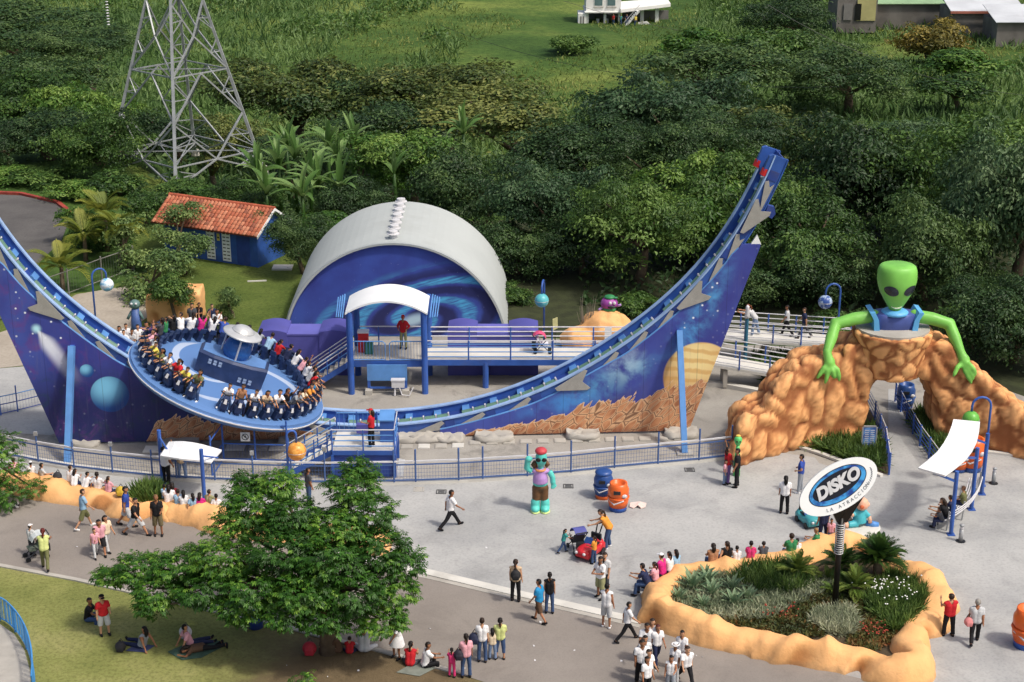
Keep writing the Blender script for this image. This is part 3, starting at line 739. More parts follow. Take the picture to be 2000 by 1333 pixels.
# walkway to the right with four white rails
wk = thing('access_walkway', 'raised blue walkway with white handrails leading right from the station', 'walkway', (0, 77.2, 0))
MB().box((2.0, 77.35, 1.42), (12.5, 1.7, .14)).build('walkway_deck', m_concw, wk)
MB().box((2.0, 76.47, 1.34), (12.5, .06, .28)).build('edge_beam', m_blue, wk); MB().box((2.0, 78.23, 1.34), (12.5, .06, .28)).build('edge_beam', m_blue, wk)
for x in (-1.3, 2.9, 7.4):
    for yy in (76.55, 78.1): MB().tube([(x, yy, 0), (x, yy, 1.34)], .15, 10).build('support_post', m_blue, wk)
railing(wk, [(-4.2, 76.5, 1.49), (8.2, 76.5, 1.49)], 1.0, [.15, .4, .65, .8, .98], m_bluel, m_blue, 2.05, .026, .04, 1.0, m_railw)
railing(wk, [(-4.2, 78.2, 1.49), (8.2, 78.2, 1.49)], 1.0, [.3, .62, .86, 1.1], m_railw, m_blue, 2.05, .032, .04, 1.1, m_railw)
# switchback ramp on the right
rp = thing('switchback_ramp', 'grey switchback ramp with blue and white railings behind the mural end', 'ramp', (12.5, 78.5, 0))
runs = [((8.2, 77.3, 1.46), (17.0, 76.2, .25), 1.5), ((9.0, 80.6, 1.46), (17.5, 80.0, 1.1), 1.7)]
for (a, b, wd) in runs:
    a, b = Vector(a), Vector(b); q = Vector((0, wd / 2, 0))
    MB().bar(a, b, wd, .14).build('ramp_slab', m_concw, rp)
    for s_ in (-1, 1):
        railing(rp, [a + q * s_, b + q * s_], 1.0, [.25, .5, .75, 1.0], m_railw, m_blue, 1.5, .026, .04, 1.0, m_railw)
MB().box((8.6, 79, 1.4), (1.2, 5.0, .13)).build('landing_slab', m_concw, rp)
for x in (10.5, 13, 15.5):
    MB().box((x, 80.3, .5), (.2, 1.3, 1.1)).build('ramp_pier', m_conc, rp)
    MB().box((x, 77.0 - (x - 10) * .12, (1.46 - (x - 8.2) * .137) / 2 - .05), (.2, 1.2, max(.2, 1.2 - (x - 8.2) * .137))).build('ramp_pier', m_conc, rp)
t = thing('pipe_post', 'thick teal post with white cap standing by the ramp railing', 'post', (11.9, 79.6, 0))
MB().tube([(11.9, 79.55, 0), (11.9, 79.55, 2.6)], .1, 10).build('post_shaft', mat('teal post', S(50, 104, 130), .5, .1, 3), t)
MB().lathe([(.13, 2.6), (.13, 2.75), (.09, 3.1), (.1, 3.2), (.02, 3.3)], (11.9, 79.55, 0), 10).build('post_cap', m_railw, t, True)

# ================================================================== operator platform in front
op = thing('operator_platform', 'blue operator platform with railing and stairs at the front fence', 'platform', G(710, 938))
ox0, ox1, oy0, oy1, oz = -7.72, -5.05, 65.55, 67.6, 1.36
MB().box(((ox0 + ox1) / 2, (oy0 + oy1) / 2, oz / 2 + .07), (ox1 - ox0 - .1, oy1 - oy0 - .1, oz - .18)).build('platform_body', m_bluep, op)
MB().box(((ox0 + ox1) / 2, (oy0 + oy1) / 2, oz + .02), (ox1 - ox0, oy1 - oy0, .08)).build('platform_deck', m_concw, op)
for a, b in (((ox0, oy0), (ox1, oy0)), ((ox1, oy0), (ox1, oy1)), ((ox0, oy1), (ox1, oy1))):
    MB().bar((a[0], a[1], oz - .06), (b[0], b[1], oz - .06), .08, .2).build('edge_beam', m_blue, op)
for a in ((ox0, oy0), (ox1, oy0), (ox1, oy1)): MB().box((a[0], a[1], oz / 2), (.12, .12, oz - .3)).build('corner_post', m_blue, op)
railing(op, [(ox0, oy0, oz), (ox1, oy0, oz), (ox1, oy1, oz)], 1.0, [.25, .5, .75, 1.0], m_bluel, m_blue, 1.3, .026, .035, 1.0, m_railw)
railing(op, [(ox0, oy1, oz), (ox1, oy1, oz)], 1.0, [.1, .95], m_bluel, m_blue, .9, .026, .035, 1.0, m_bluel)
for k in range(12): x = ox0 + .12 + k * .21; MB().tube([(x, oy1, oz + .1), (x, oy1, oz + .95)], .012, 5).build('baluster', m_bluel, op)
cb = MB().box((-5.42, 66.75, oz + .55), (.6, .7, 1.0)).build('control_console', m_blue, op)
MB().prism([(-5.75, 66.35, oz + 1.06), (-5.1, 66.35, oz + 1.06), (-5.1, 67.1, oz + 1.26), (-5.75, 67.1, oz + 1.26)], (0, 0, .05)).build('console_lid', m_bluel, cb)
MB().box((-6.5, 67.2, oz + .4), (.6, .3, .4)).build('tool_crate', m_purple, op)
for k in range(7): MB().box((ox0 - .3 * (k + .5), 66.4, oz - .19 * (k + .9)), (.32, 1.3, .05)).build('stair_tread', m_concw, op)
for yy in (65.75, 67.1):
    MB().bar((ox0, yy, oz - .12), (ox0 - 2.25, yy, .03), .06, .24).build('stringer', m_blue, op)
    for hh, mm in ((.3, m_bluel), (.62, m_bluel), (.95, m_railw)): MB().tube([(ox0, yy, oz + hh), (ox0 - 2.3, yy, hh)], .028, 6).build('stair_rail', mm, op)
    for k in range(4): u = (k + .4) / 4; MB().tube([(ox0 - 2.3 * u, yy, oz * (1 - u)), (ox0 - 2.3 * u, yy, oz * (1 - u) + .95)], .032, 6).build('stair_post', m_blue, op)
MB().add([Vector((-5.0, 65.62, .16)), Vector((-4.72, 65.62, .16)), Vector((-4.6, 65.62, .95)), Vector((-4.86, 65.62, 1.0))], [(0, 1, 2, 3)]).build('side_panel', m_white, op)
# queue gate pen with no-entry style sign
pen = thing('queue_pen', 'blue railed queue pen with white notice left of the operator platform', 'railing', G(490, 925))
pp = [G(415, 935), AT(437, 895, 67.6), AT(562, 900, 67.4), G(566, 940)]
pp = [Vector((p.x, p.y, 0)) for p in pp]
railing(pen, pp, 1.9, [.12, .85, 1.75], m_blue, m_blue, 1.45, .035, .045, 2.0)
for i in range(3):
    w_ = MB(); p, q = pp[i], pp[i + 1]; k = int((q - p).length / .14)
    for j in range(1, k): a = p + (q - p) * (j / k); w_.bar(a + Vector((0, 0, .12)), a + Vector((0, 0, .85)), .007, .007)
    w_.build('mesh_panel', m_bluep, pen)
c = pp[1].lerp(pp[2], .36) + Vector((0, -.05, 1.22)); sg_ = MB().box(c, (.42, .03, .42)).build('notice', m_white, pen)
MB().tube([c + Vector((.14 * math.cos(q * .3927), -.022, .14 * math.sin(q * .3927))) for q in range(16)], .016, 5, True).build('notice_ring', m_black, sg_)
MB().bar(c + Vector((-.1, -.024, .1)), c + Vector((.1, -.024, -.1)), .012, .03).build('notice_slash', m_black, sg_)
MB().box(c + Vector((.0, -.02, .02)), (.06, .012, .1)).build('notice_figure', m_black, sg_)
# ================================================================== dome hangar
dm = thing('dome_hangar', 'white corrugated barrel-roofed hangar with galaxy mural front', 'building', (-6.25, 84, 0))
dx, RA, RB, hA = -6.25, 5.95, 5.45, 5.3
def archpts(a, h, n=40, zmin=0):
    Rr = (a * a + h * h) / (2 * h); zc = h - Rr; out = []
    q0 = math.asin(min(1, (zmin - zc) / Rr))
    for i in range(n + 1):
        q = math.pi - q0 - (math.pi - 2 * q0) * i / n
        out.append((Rr * math.cos(q), zc + Rr * math.sin(q)))
    return out
outer = archpts(5.95, 5.25); inner = archpts(5.83, 5.14)
# corrugated barrel roof: ribs run round the arch
mb = MB(); nr = 30; vs = []; fs = []; k = len(outer)
for j in range(nr + 1):
    y = 84.1 + 8.3 * j / nr; e = .085 * (1 if j % 2 else -1)
    for x, z in outer:
        l = math.hypot(x, z + .6); vs.append((dx + x * (1 + e / l), y, z + e * .8))
for j in range(nr):
    for i in range(k - 1): fs.append((j * k + i, j * k + i + 1, (j + 1) * k + i + 1, (j + 1) * k + i))
m_corr = mat('corrugated sheet', S(168, 174, 174), .55, .03, .4, dirt=.12)
mb.add(vs, fs).build('barrel_roof', m_corr, dm, False, False)
# front rim
vs = []; fs = []
for (p, q) in zip(outer, inner):
    for (x, z), y in ((p, 83.95), (q, 83.95), (q, 84.35), (p, 84.35)): vs.append((dx + x * 1.004, y, z))
for i in range(k - 1):
    for j in range(4): fs.append((i * 4 + j, i * 4 + (j + 1) % 4, (i + 1) * 4 + (j + 1) % 4, (i + 1) * 4 + j))
smoothangle(MB().add(vs, fs).build('front_rim', m_corr, dm), 30)
def galaxymat():
    m, n, b = newmat('galaxy mural', .5, 0, .4); P = n.xyz(n.pos()); x = n.math('SUBTRACT', P[0], 1.0); z = n.math('SUBTRACT', P[2], .9)
    c_, s_ = math.cos(R(16)), math.sin(R(16))
    u = n.math('ADD', n.math('MULTIPLY', x, c_), n.math('MULTIPLY', z, s_)); v = n.math('MULTIPLY', n.math('SUBTRACT', n.math('MULTIPLY', z, c_), n.math('MULTIPLY', x, s_)), 2.3)
    pv = n.vec(P[0], 0.0, P[2]); wob = n.math('MULTIPLY', n.math('SUBTRACT', n.noise(1.2, 5, pv, .6), .5), 1.3)
    r_ = n.math('SQRT', n.math('ADD', n.math('MULTIPLY', u, u), n.math('MULTIPLY', v, v))); th = n.math('ARCTAN2', v, u)
    ph = n.math('ADD', n.math('ADD', n.math('MULTIPLY', th, 2.0), n.math('MULTIPLY', r_, 2.7)), wob)
    a = n.math('MULTIPLY_ADD', n.math('SINE', ph), .5, .5)
    fade = n.math('MULTIPLY', n.smooth(r_, 7.0, 4.6), n.smooth(r_, .3, 1.0))
    st = n.noise(2.2, 6, n.scale(n.vec(u, 0.0, v), (.35, 1, 1.6)), .7)
    base = n.mix(n.smooth(n.noise(.5, 5, pv), .3, .7), S(54, 64, 140), S(62, 84, 168))
    base = n.mix(n.math('MULTIPLY', fade, n.math('MULTIPLY', n.smooth(a, .55, .1), .85)), base, S(34, 36, 78))
    arm = n.math('MULTIPLY', n.math('MULTIPLY', n.smooth(a, .58, .95), fade), n.smooth(st, .3, .62))
    base = n.mix(n.math('MULTIPLY', arm, .95), base, S(84, 176, 222))
    base = n.mix(n.math('MULTIPLY', n.smooth(r_, 1.1, .2), .8), base, S(190, 220, 230))
    base = n.mix(n.math('MULTIPLY', n.smooth(n.voro(4, pv), .06, .02), .5), base, S(230, 240, 250))
    n.put(b.inputs['Base Color'], base); return m
MB().add([(dx + x, 84.15, z) for x, z in inner], [tuple(range(len(inner)))]).build('mural_wall', galaxymat(), dm)
MB().add([(dx + x, 92.35, z) for x, z in outer], [tuple(range(len(outer)))]).build('rear_wall', m_bluep, dm)
for i in range(7):
    y = 84.9 + i * 1.1; c = Vector((dx - .05, y, 5.2))
    v_ = MB().lathe([(.2, 0), (.2, .26), (.34, .27), (.34, .31), (.25, .32), (.24, .46), (.05, .48)], c, 14).build('roof_vent', m_railw, dm)
    MB().lathe([(.26, -.02), (.22, .08)], c, 12).build('vent_collar', m_corr, v_)
# ================================================================== purple walls
def pwall(x0, x1, lab):
    t = thing('purple_wall', lab, 'wall', ((x0 + x1) / 2, 78.6, 0)); L = x1 - x0; h = 2.15
    b = MB().box(((x0 + x1) / 2, 79.0, h / 2), (L, 1.5, h)).build('wall_body', m_purple, t)
    for a, e in ((x0 - .12, x0 + 1.35), (x1 - 1.35, x1 + .12)):
        mb = MB(); n_ = 8; prof = []
        for i in range(n_ + 1): u = i / n_; prof.append((a + (e - a) * u, 78.2, h + .12 + .14 * math.sin(math.pi * u)))
        prof += [(e, 78.2, 0), (a, 78.2, 0)]
        smoothangle(MB().prism(prof, (0, 1.9, 0)).build('end_pier', m_purple, t), 30)
    MB().box(((x0 + x1) / 2, 79.0, h + .02), (L - 2.7, 1.56, .08)).build('wall_cap', mat('lilac top', S(100, 100, 178), .7, .08, 1) if 'lilac top' not in bpy.data.materials else bpy.data.materials['lilac top'], t)
pwall(-12.6, -8.3, 'purple plaster wall with raised ends left of the boarding station')
pwall(-3.1, 1.2, 'purple plaster wall with raised ends behind the walkway')

# ================================================================== tile-roofed shed
sc = Vector((-15.4, 96.5, 0)); sf = Vector((-.904, .428, 0)).normalized(); sd = Vector((.428, .904, 0))
sh = thing('blue_shed', 'blue shed with red clay tile roof near the pylon', 'shed', sc + sf * 3.4)
SL, SD, SH_ = 6.9, 3.0, 2.15
def sp(u, v, z): return sc + sf * u + sd * v + Vector((0, 0, z))
rot = Matrix((sf, sd, Vector((0, 0, 1)))).transposed()
MB().prism([sp(0, 0, 0), sp(SL, 0, 0), sp(SL, SD, 0), sp(0, SD, 0)], (0, 0, SH_)).build('wall', m_blue, sh)
for u in (0, SL - .08):
    MB().prism([sp(u, 0, SH_ + .002), sp(u, SD, SH_ + .002), sp(u, SD / 2, SH_ + 1.05)], sf * .08).build('gable', m_blue, sh)
for u0, u1 in ((1.95, 2.55), (3.1, 3.7)):
    q = MB().prism([sp(u0, -.03, .12), sp(u1, -.03, .12), sp(u1, -.03, SH_ - .1), sp(u0, -.03, SH_ - .1)], sd * .028).build('vent_block_panel', m_white, sh)
    for r_ in range(8):
        for c_ in range(2):
            uu = u0 + .06 + c_ * .28; zz = .25 + r_ * .225
            MB().prism([sp(uu, -.036, zz), sp(uu + .2, -.036, zz), sp(uu + .2, -.036, zz + .06), sp(uu, -.036, zz + .06)], sd * .008).build('vent_slot', m_dark, q)
MB().prism([sp(.55, -.02, .05), sp(1.5, -.02, .05), sp(1.5, -.02, SH_ - .2), sp(.55, -.02, SH_ - .2)], sd * .018).build('door', m_bluep, sh)
q = MB().prism([sp(2.72, -.02, 1.35), sp(2.92, -.02, 1.35), sp(2.92, -.02, 1.8), sp(2.72, -.02, 1.8)], sd * .015).build('notice', mat('yellow notice', S(226, 206, 110), .5, .1, 4), sh)
MB().prism([sp(2.76, -.028, 1.5), sp(2.88, -.028, 1.5), sp(2.88, -.028, 1.6), sp(2.76, -.028, 1.6)], sd * .008).build('notice_mark', m_black, q)
rz = SH_ + 1.2; ev, ez = -.5, SH_ - .05
m_tile = objmat('clay tile', .85, .22, 5, .2)
rf = MB().prism([sp(-.35, ev, ez - .06), sp(-.35, SD / 2, rz - .06), sp(-.35, SD - ev, ez - .06), sp(-.35, SD - ev, ez), sp(-.35, SD / 2, rz), sp(-.35, ev, ez)], sf * (SL + .9)).build('roof', mat('roof underlay', S(120, 62, 44), .9, .1, 2), sh)
MB().prism([sp(-.40, ev - .02, ez - .14), sp(-.40, SD / 2, rz - .12), sp(-.40, SD - ev, ez - .14), sp(-.40, SD - ev, ez + .03), sp(-.40, SD / 2, rz + .06), sp(-.40, ev - .02, ez + .03)], sf * .045).build('barge_board', m_white, rf)
sl_v = (sp(0, SD / 2, rz) - sp(0, ev, ez)); SLN = sl_v.length; sv = sl_v.normalized(); sn = sf.cross(sv); sn = sn if sn.z > 0 else -sn
tl_ = MB(); vs = []; fs = []
for i, yy in enumerate((0, .44)):
    rr = .135 if i == 0 else .115
    for j in range(6): q = math.pi * j / 5; vs.append(Vector((rr * math.cos(q), yy, rr * .75 * math.sin(q) + (.035 if i == 0 else .0))))
for j in range(5): fs.append((j, j + 1, 6 + j + 1, 6 + j))
fs.append((5, 4, 3, 2, 1, 0))
tile_me = tl_.add(vs, fs).mesh('tile', m_tile, True)
NCOL, NROW = 29, 7
for c_ in range(NCOL):
    for r_ in range(NROW):
        u = -.22 + c_ * (SL + .6) / (NCOL - 1)
        p = sp(u, ev, ez) + sv * (r_ * (SLN - .05) / NROW - .02) + sn * (.012 + rnd.uniform(0, .012))
        m = Matrix((-sf, sv, sn)).transposed().to_4x4(); m.translation = p
        m = m @ Matrix.Rotation(rnd.uniform(-.03, .03), 4, 'Z')
        k = rnd.random(); colr = S(*[(214, 138, 106), (204, 122, 92), (222, 150, 118), (192, 112, 86), (168, 106, 86)][min(4, int(k * 4.6))])
        inst(tile_me, 'tile', rf, m, colr)
mb = MB(); sv2 = (sp(0, SD / 2, rz) - sp(0, SD - ev, ez)).normalized(); sn2 = Vector((-sn.x, -sn.y, sn.z))
for c_ in range(NCOL):
    u = -.22 + c_ * (SL + .6) / (NCOL - 1); p = sp(u, SD - ev, ez); mb.tube([p, p + sv2 * (SLN - .1)], .1, 6)
tag(mb.build('rear_tiles', mat('rear tiles', S(184, 96, 68), .85, .2, 2), rf), kind='stuff')
MB().tube([sp(-.38, SD / 2, rz + .04), sp(SL + .5, SD / 2, rz + .04)], .13, 8).build('ridge_tiles', mat('ridge tiles', S(176, 92, 66), .85, .25, 2), rf)
c = G(552, 524); o = MB().box(c, (1.2, .9, .18)).build('concrete_pad', m_concw, None, origin=c); tag(o, 'small pale concrete pad on the grass right of the blue shed', 'slab')
c = G(500, 550, .02); o = MB().bar(c + Vector((-.5, 0, 0)), c + Vector((.6, .15, 0)), .12, .06).build('plank', m_concw, None, origin=c); tag(o, 'pale plank lying on the lawn behind the spinning disc', 'plank')

# ================================================================== lattice pylon
tb = G(330, 372); tw = thing('lattice_pylon', 'tall grey lattice steel power pylon behind the blue shed', 'pylon', tb)
def tc(z):
    return (5.75 - .296 * z) if z < 15 else max(.35, 1.31 - (z - 15) * .05)
cen = tb + Vector((.15, 5.75, 0))
def leg(i, z):
    q = -math.pi / 2 + i * math.pi / 2 + .06
    return Vector((cen.x + tc(z) * math.cos(q), cen.y + tc(z) * math.sin(q), z))
lv = [0, 1.5, 4.4, 7.6, 10.2, 12.6, 15, 17, 19, 21, 23, 25]
m_pyl = mat('pylon steel', S(158, 162, 164), .5, .14, 1.2, metal=.25)
def strut(a, b, w_, nm='brace'): return MB().bar(a, b, w_, w_).build(nm, m_pyl, tw)
for i in range(4):
    MB().tube([leg(i, z) for z in (-.3, 15, 25)], [.16, .12, .08], 4).build('leg', m_pyl, tw)
    MB().lathe([(.35, -.2), (.3, .25), (.25, .3)], (leg(i, 0).x, leg(i, 0).y, 0), 8).build('footing', m_conc, tw)
for i in range(4):
    j = (i + 1) % 4
    for k in range(len(lv) - 1):
        z0, z1 = lv[k], lv[k + 1]; w_ = .11 if k < 6 else .08
        if k in (0, 2): strut(leg(i, z1 if k else 1.5), leg(j, z1 if k else 1.5), .09, 'girt')
        if k in (1, 4): 
            m_ = (leg(i, z0) + leg(j, z0)) / 2
            strut(m_, leg(i, z1), w_); strut(m_, leg(j, z1), w_)
            strut(m_.lerp(leg(i, z1), .5), leg(i, z0 + (z1 - z0) * .45), .06); strut(m_.lerp(leg(j, z1), .5), leg(j, z0 + (z1 - z0) * .45), .06)
            strut(m_.lerp(leg(i, z1), .5), leg(i, z0 + (z1 - z0) * .1), .06); strut(m_.lerp(leg(j, z1), .5), leg(j, z0 + (z1 - z0) * .1), .06)
        else:
            m_ = (leg(i, z1) + leg(j, z1)) / 2
            if k < 6:
                strut(leg(i, z0), m_, w_); strut(leg(j, z0), m_, w_)
                strut(leg(i, z0).lerp(m_, .5), leg(i, z0 + (z1 - z0) * .5), .06); strut(leg(j, z0).lerp(m_, .5), leg(j, z0 + (z1 - z0) * .5), .06)
                strut(leg(i, z0).lerp(m_, .5), leg(i, z0 + (z1 - z0) * .85), .06); strut(leg(j, z0).lerp(m_, .5), leg(j, z0 + (z1 - z0) * .85), .06)
            else: strut(leg(i, z0), leg(j, z1), w_); strut(leg(j, z0), leg(i, z1), w_)
    strut(leg(i, 1.5), leg((i + 2) % 4, 1.5), .07, 'diaphragm') if i < 2 else None
    strut(leg(i, 7.6), leg((i + 2) % 4, 7.6), .07, 'diaphragm') if i < 2 else None
for z in (16.6, 20.2, 23.6):
    for s_ in (-1, 1):
        tip = Vector((cen.x + s_ * 4.4, cen.y - .6, z + .2)); L = [leg(i, z) for i in range(4)]; U = [leg(i, z + 1.1) for i in range(4)]
        for q in (0, 1 if s_ > 0 else 3, 2): strut(L[q], tip, .1, 'cross_arm'); strut(U[q], tip, .08, 'cross_arm')
        for q in range(1): 
            mb = MB(); 
            for k in range(14): mb.lathe([(.03, -.2 * k), (.14, -.2 * k - .05), (.03, -.2 * k - .08)], tip, 8)
            mb.build('insulator', m_railw, tw)
            if z < 17:
                mb = MB()
                for k in range(20): mb.lathe([(.03, -.2 * k), (.13, -.2 * k - .05), (.03, -.2 * k - .08)], AT(203 if s_ < 0 else 470, -60, cen.y - 3), 8)
                # lower string hangs free beside the tower
                if s_ < 0:
                    a_ = AT(203, -60, cen.y - 3); MB().tube([tip, a_ + Vector((0, 0, .1))], .03, 5).build('jumper_wire', m_dark, tw); mb.build('insulator', m_railw, tw)

# ================================================================== globe lamps
def lamp(base, ang, gcol, lab, h=4.1, gm=None, r_=.39, gz=.95, gr=.36):
    t = thing('globe_lamp', lab, 'lamp', base, 'arched globe lamps'); b = Vector(base); d = Vector((math.cos(ang), math.sin(ang), 0))
    pts = [b, b + Vector((0, 0, h - r_))]
    for k in range(1, 9): q = math.pi * (1 - k / 8); pts.append(b + d * (r_ + r_ * math.cos(q)) + Vector((0, 0, h - r_ + r_ * math.sin(q))))
    gc = b + d * 2 * r_ + Vector((0, 0, h - gz)); pts.append(gc + Vector((0, 0, gr * .9)))
    MB().tube(pts, .05, 8).build('pole', m_blue, t, True)
    MB().lathe([(.14, 0), (.14, .04), (.06, .12)], b, 10).build('base_flange', m_blue, t)
    o = MB().ball(gc, gr, 24, 14).build('globe', gm or mat('globe ' + lab[:24], gcol, .35, .1, 2), t, True)
    MB().tube([gc + Vector((gr * 1.01 * math.cos(q * .3142), gr * 1.01 * math.sin(q * .3142), 0)) for q in range(20)], .012, 4, True).build('seam', m_steel, o)
    return t
def spotmat(name, a, b, sc, lo=.45, hi=.55):
    m, n, bs = newmat(name, .35, 0, .4); n.put(bs.inputs['Base Color'], n.mix(n.smooth(n.noise(sc, 5, n.pos(), .6), lo, hi), a, b)); return m
lamp(G(191, 672), R(35), None, 'arched blue lamp with pale blue cloudy globe by the beige path', gm=spotmat('cloudy globe', S(120, 180, 216), S(216, 228, 234), 2.5))
lamp(G(1062, 690) + Vector((0, 0, 0)), R(-100), S(92, 178, 186), 'arched blue lamp with plain turquoise globe in front of the dark trees')
lamp(Vector((16.75, 80.6, 0)), R(190), None, 'arched lamp with blue earth-like globe in front of the dark trees', gm=spotmat('earth globe', S(56, 84, 150), S(170, 190, 214), 3.5))
lamp(G(566, 985), R(20), None, 'arched blue lamp with orange globe by the operator stairs', gm=spotmat('orange globe', S(214, 140, 60), S(230, 168, 84), 4), h=3.3, r_=.2, gz=.95, gr=.4)
lamp(G(1919, 950), R(178), S(104, 178, 74), 'arched blue lamp with ringed green globe beside the rock arch', gz=1.0)

# ================================================================== painted rockwork
def rockmat(name, c0, c1, c2, k=1.0):
    m, n, b = newmat(name, .75, 0, .25); p = n.world()
    at = n.new('ShaderNodeAttribute', attribute_name='seam')
    c = n.mix(n.smooth(n.noise(.8, 5, p), .3, .7), c0, c1)
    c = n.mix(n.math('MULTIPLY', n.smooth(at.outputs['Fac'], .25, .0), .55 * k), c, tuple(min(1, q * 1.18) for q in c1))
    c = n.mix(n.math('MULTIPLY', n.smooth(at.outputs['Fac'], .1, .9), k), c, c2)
    c = n.mix(n.math('MULTIPLY', n.smooth(n.noise(1.1, 7, n.scale(p, (1, 1, .3)), .75), .52, .72), .3), c, tuple(q * .6 for q in c0))
    c = n.mix(n.math('MULTIPLY', n.smooth(n.noise(1.6, 6, p, .7), .58, .8), .25), c, tuple(q * .55 for q in c0))
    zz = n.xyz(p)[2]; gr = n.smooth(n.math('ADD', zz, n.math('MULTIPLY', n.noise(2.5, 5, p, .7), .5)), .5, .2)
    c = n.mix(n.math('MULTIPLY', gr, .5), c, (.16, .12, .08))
    n.put(b.inputs['Base Color'], c); n.put(b.inputs['Normal'], n.bump(n.noise(7, 5, p), .35, .06)); return m
m_rock = rockmat('airbrushed orange rock', S(210, 148, 94), S(226, 170, 114), S(136, 78, 46), .85)
m_rocks = rockmat('smooth orange rock', S(218, 162, 104), S(228, 176, 120), S(176, 116, 66), .8)
def bulge(me, amp, sc, vor=True, seed=0, stretch=(1, 1, 1)):
    n_ = len(me.vertices); me.update(); att = me.attributes.get('seam') or me.attributes.new('seam', 'FLOAT', 'POINT'); vals = np.zeros(n_); old = np.zeros(n_, np.float32); att.data.foreach_get('value', old); off = Vector((seed * 7.1, seed * 3.3, seed))
    nor = [Vector(v.normal) for v in me.vertices]
    for i, v in enumerate(me.vertices):
        p = Vector((v.co.x * stretch[0], v.co.y * stretch[1], v.co.z * stretch[2])) * sc + off
        p += Vector((noise.noise(p * 1.3), noise.noise(p * 1.3 + Vector((5, 5, 5))), noise.noise(p * 1.3 + Vector((9, 1, 4))))) * .35
        if vor:
            d = noise.voronoi(p)[0]; e = min(1, (d[1] - d[0]) * 2.2); h = e ** .6 - .45
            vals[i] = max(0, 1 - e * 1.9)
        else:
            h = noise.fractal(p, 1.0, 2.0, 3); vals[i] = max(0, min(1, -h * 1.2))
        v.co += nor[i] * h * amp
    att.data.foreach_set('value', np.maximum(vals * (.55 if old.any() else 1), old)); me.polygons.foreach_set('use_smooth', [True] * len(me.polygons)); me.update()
ac = Vector((17.0, 70, 0)); ar = thing('rock_arch', 'orange sculpted rock archway under the giant green alien', 'arch', ac)
outl = [(1440, 915), (1424, 868), (1436, 818), (1455, 797), (1488, 790), (1502, 752), (1538, 718), (1565, 700), (1600, 692), (1632, 690), (1650, 668), (1672, 658), (1740, 660), (1812, 658), (1850, 660), (1868, 695), (1905, 716), (1945, 752), (1990, 790), (2050, 840), (2110, 900)]
poly = [AT(x, y, 71.2 - .062 * ((x - 1745) / 44.0) ** 2) for x, y in outl]
zb = -.15
op_l, op_r, op_t = AT(1684, 800, 71.2).x, AT(1810, 800, 71.2).x, 3.0
pl = [(p.x, max(p.z, zb)) for p in poly]
pl[0] = (pl[0][0], zb); pl[-1] = (pl[-1][0], zb)
pl += [(op_r + .35, zb), (op_r + .05, 1.6), (op_r - .2, 2.7), (op_r - .7, op_t + .1), ((op_l + op_r) / 2, op_t + .15), (op_l + .7, op_t + .05), (op_l + .15, 2.6), (op_l - .05, 1.5), (op_l - .1, zb)]
mb = MB().prism([(x, 68.4, z) for x, z in pl], (0, 2.5, 0))
me = remesh(mb, .13, 10); me.materials.append(m_rock)
for v in me.vertices:
    x = v.co.x - 17; zz = max(0, v.co.z)
    v.co.y = 71.3 + (v.co.y - 69.65) * (1.15 - .06 * zz) - .062 * min(x * x, 60)
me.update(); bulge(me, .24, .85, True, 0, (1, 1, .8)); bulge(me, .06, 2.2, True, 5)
me.transform(Matrix.Translation(-ac)); inst(me, 'arch_body', ar, Matrix.Translation(ac))
# stone cup holding the alien
DV = AT(1745, 600, 71.0) - AT(1745, 600, 69.75); cc = Vector((16.92, 69.75, 0)) + DV; mb = MB().lathe([(1.45, 3.4), (1.62, 4.6), (1.8, 5.3), (1.86, 5.5)], cc, 28); me = remesh(mb, .1, 3); me.materials.append(m_rock); bulge(me, .08, 1.4, True, 3)
me.transform(Matrix.Translation(-ac)); cup = inst(me, 'stone_cup', ar, Matrix.Translation(ac))
MB().lathe([(1.66, 5.46), (1.66, 5.60), (.05, 5.61)], cc, 32).build('cup_filling', m_conc, cup)
# ---- giant alien
m_alien = mat('alien green', S(122, 190, 84), .45, .14, .9, dirt=.22); m_tun = mat('alien tunic', S(70, 86, 150), .5, .15, 1.2); m_strap = mat('alien trim', S(96, 170, 222), .45, .08, 2)
al = thing('giant_alien', 'giant green alien bust with black eyes leaning over the rock arch', 'statue', (16.92, 69.75, 5.54))
hc = Vector((16.9, 69.5, 0)); mb = MB(); n_ = 28
prof = [(0, .05), (.02, .13), (.08, .24), (.2, .41), (.32, .57), (.45, .74), (.58, .84), (.7, .89), (.8, .885), (.88, .87), (.94, .82), (.97, .75), (.99, .62), (1.0, .05)]
vs = []; fs = []
for t_, r_ in prof:
    for j in range(n_):
        q = 2 * math.pi * j / n_; e = 1.0 if math.sin(q) < 0 else 1.05
        x = r_ * (abs(math.cos(q)) ** .9) * (1 if math.cos(q) > 0 else -1); y = r_ * .86 * math.sin(q) * e
        vs.append(hc + Vector((x, y + .1 * (1 - t_) * -1.5 + .1, 6.28 + 2.3 * t_)))
for i in range(len(prof) - 1):
    for j in range(n_): fs.append((i * n_ + j, i * n_ + (j + 1) % n_, (i + 1) * n_ + (j + 1) % n_, (i + 1) * n_ + j))
fs.append(tuple(range(n_ - 1, -1, -1))); fs.append(tuple((len(prof) - 1) * n_ + j for j in range(n_)))
hd = MB().add(vs, fs).build('head', m_alien, al, True)
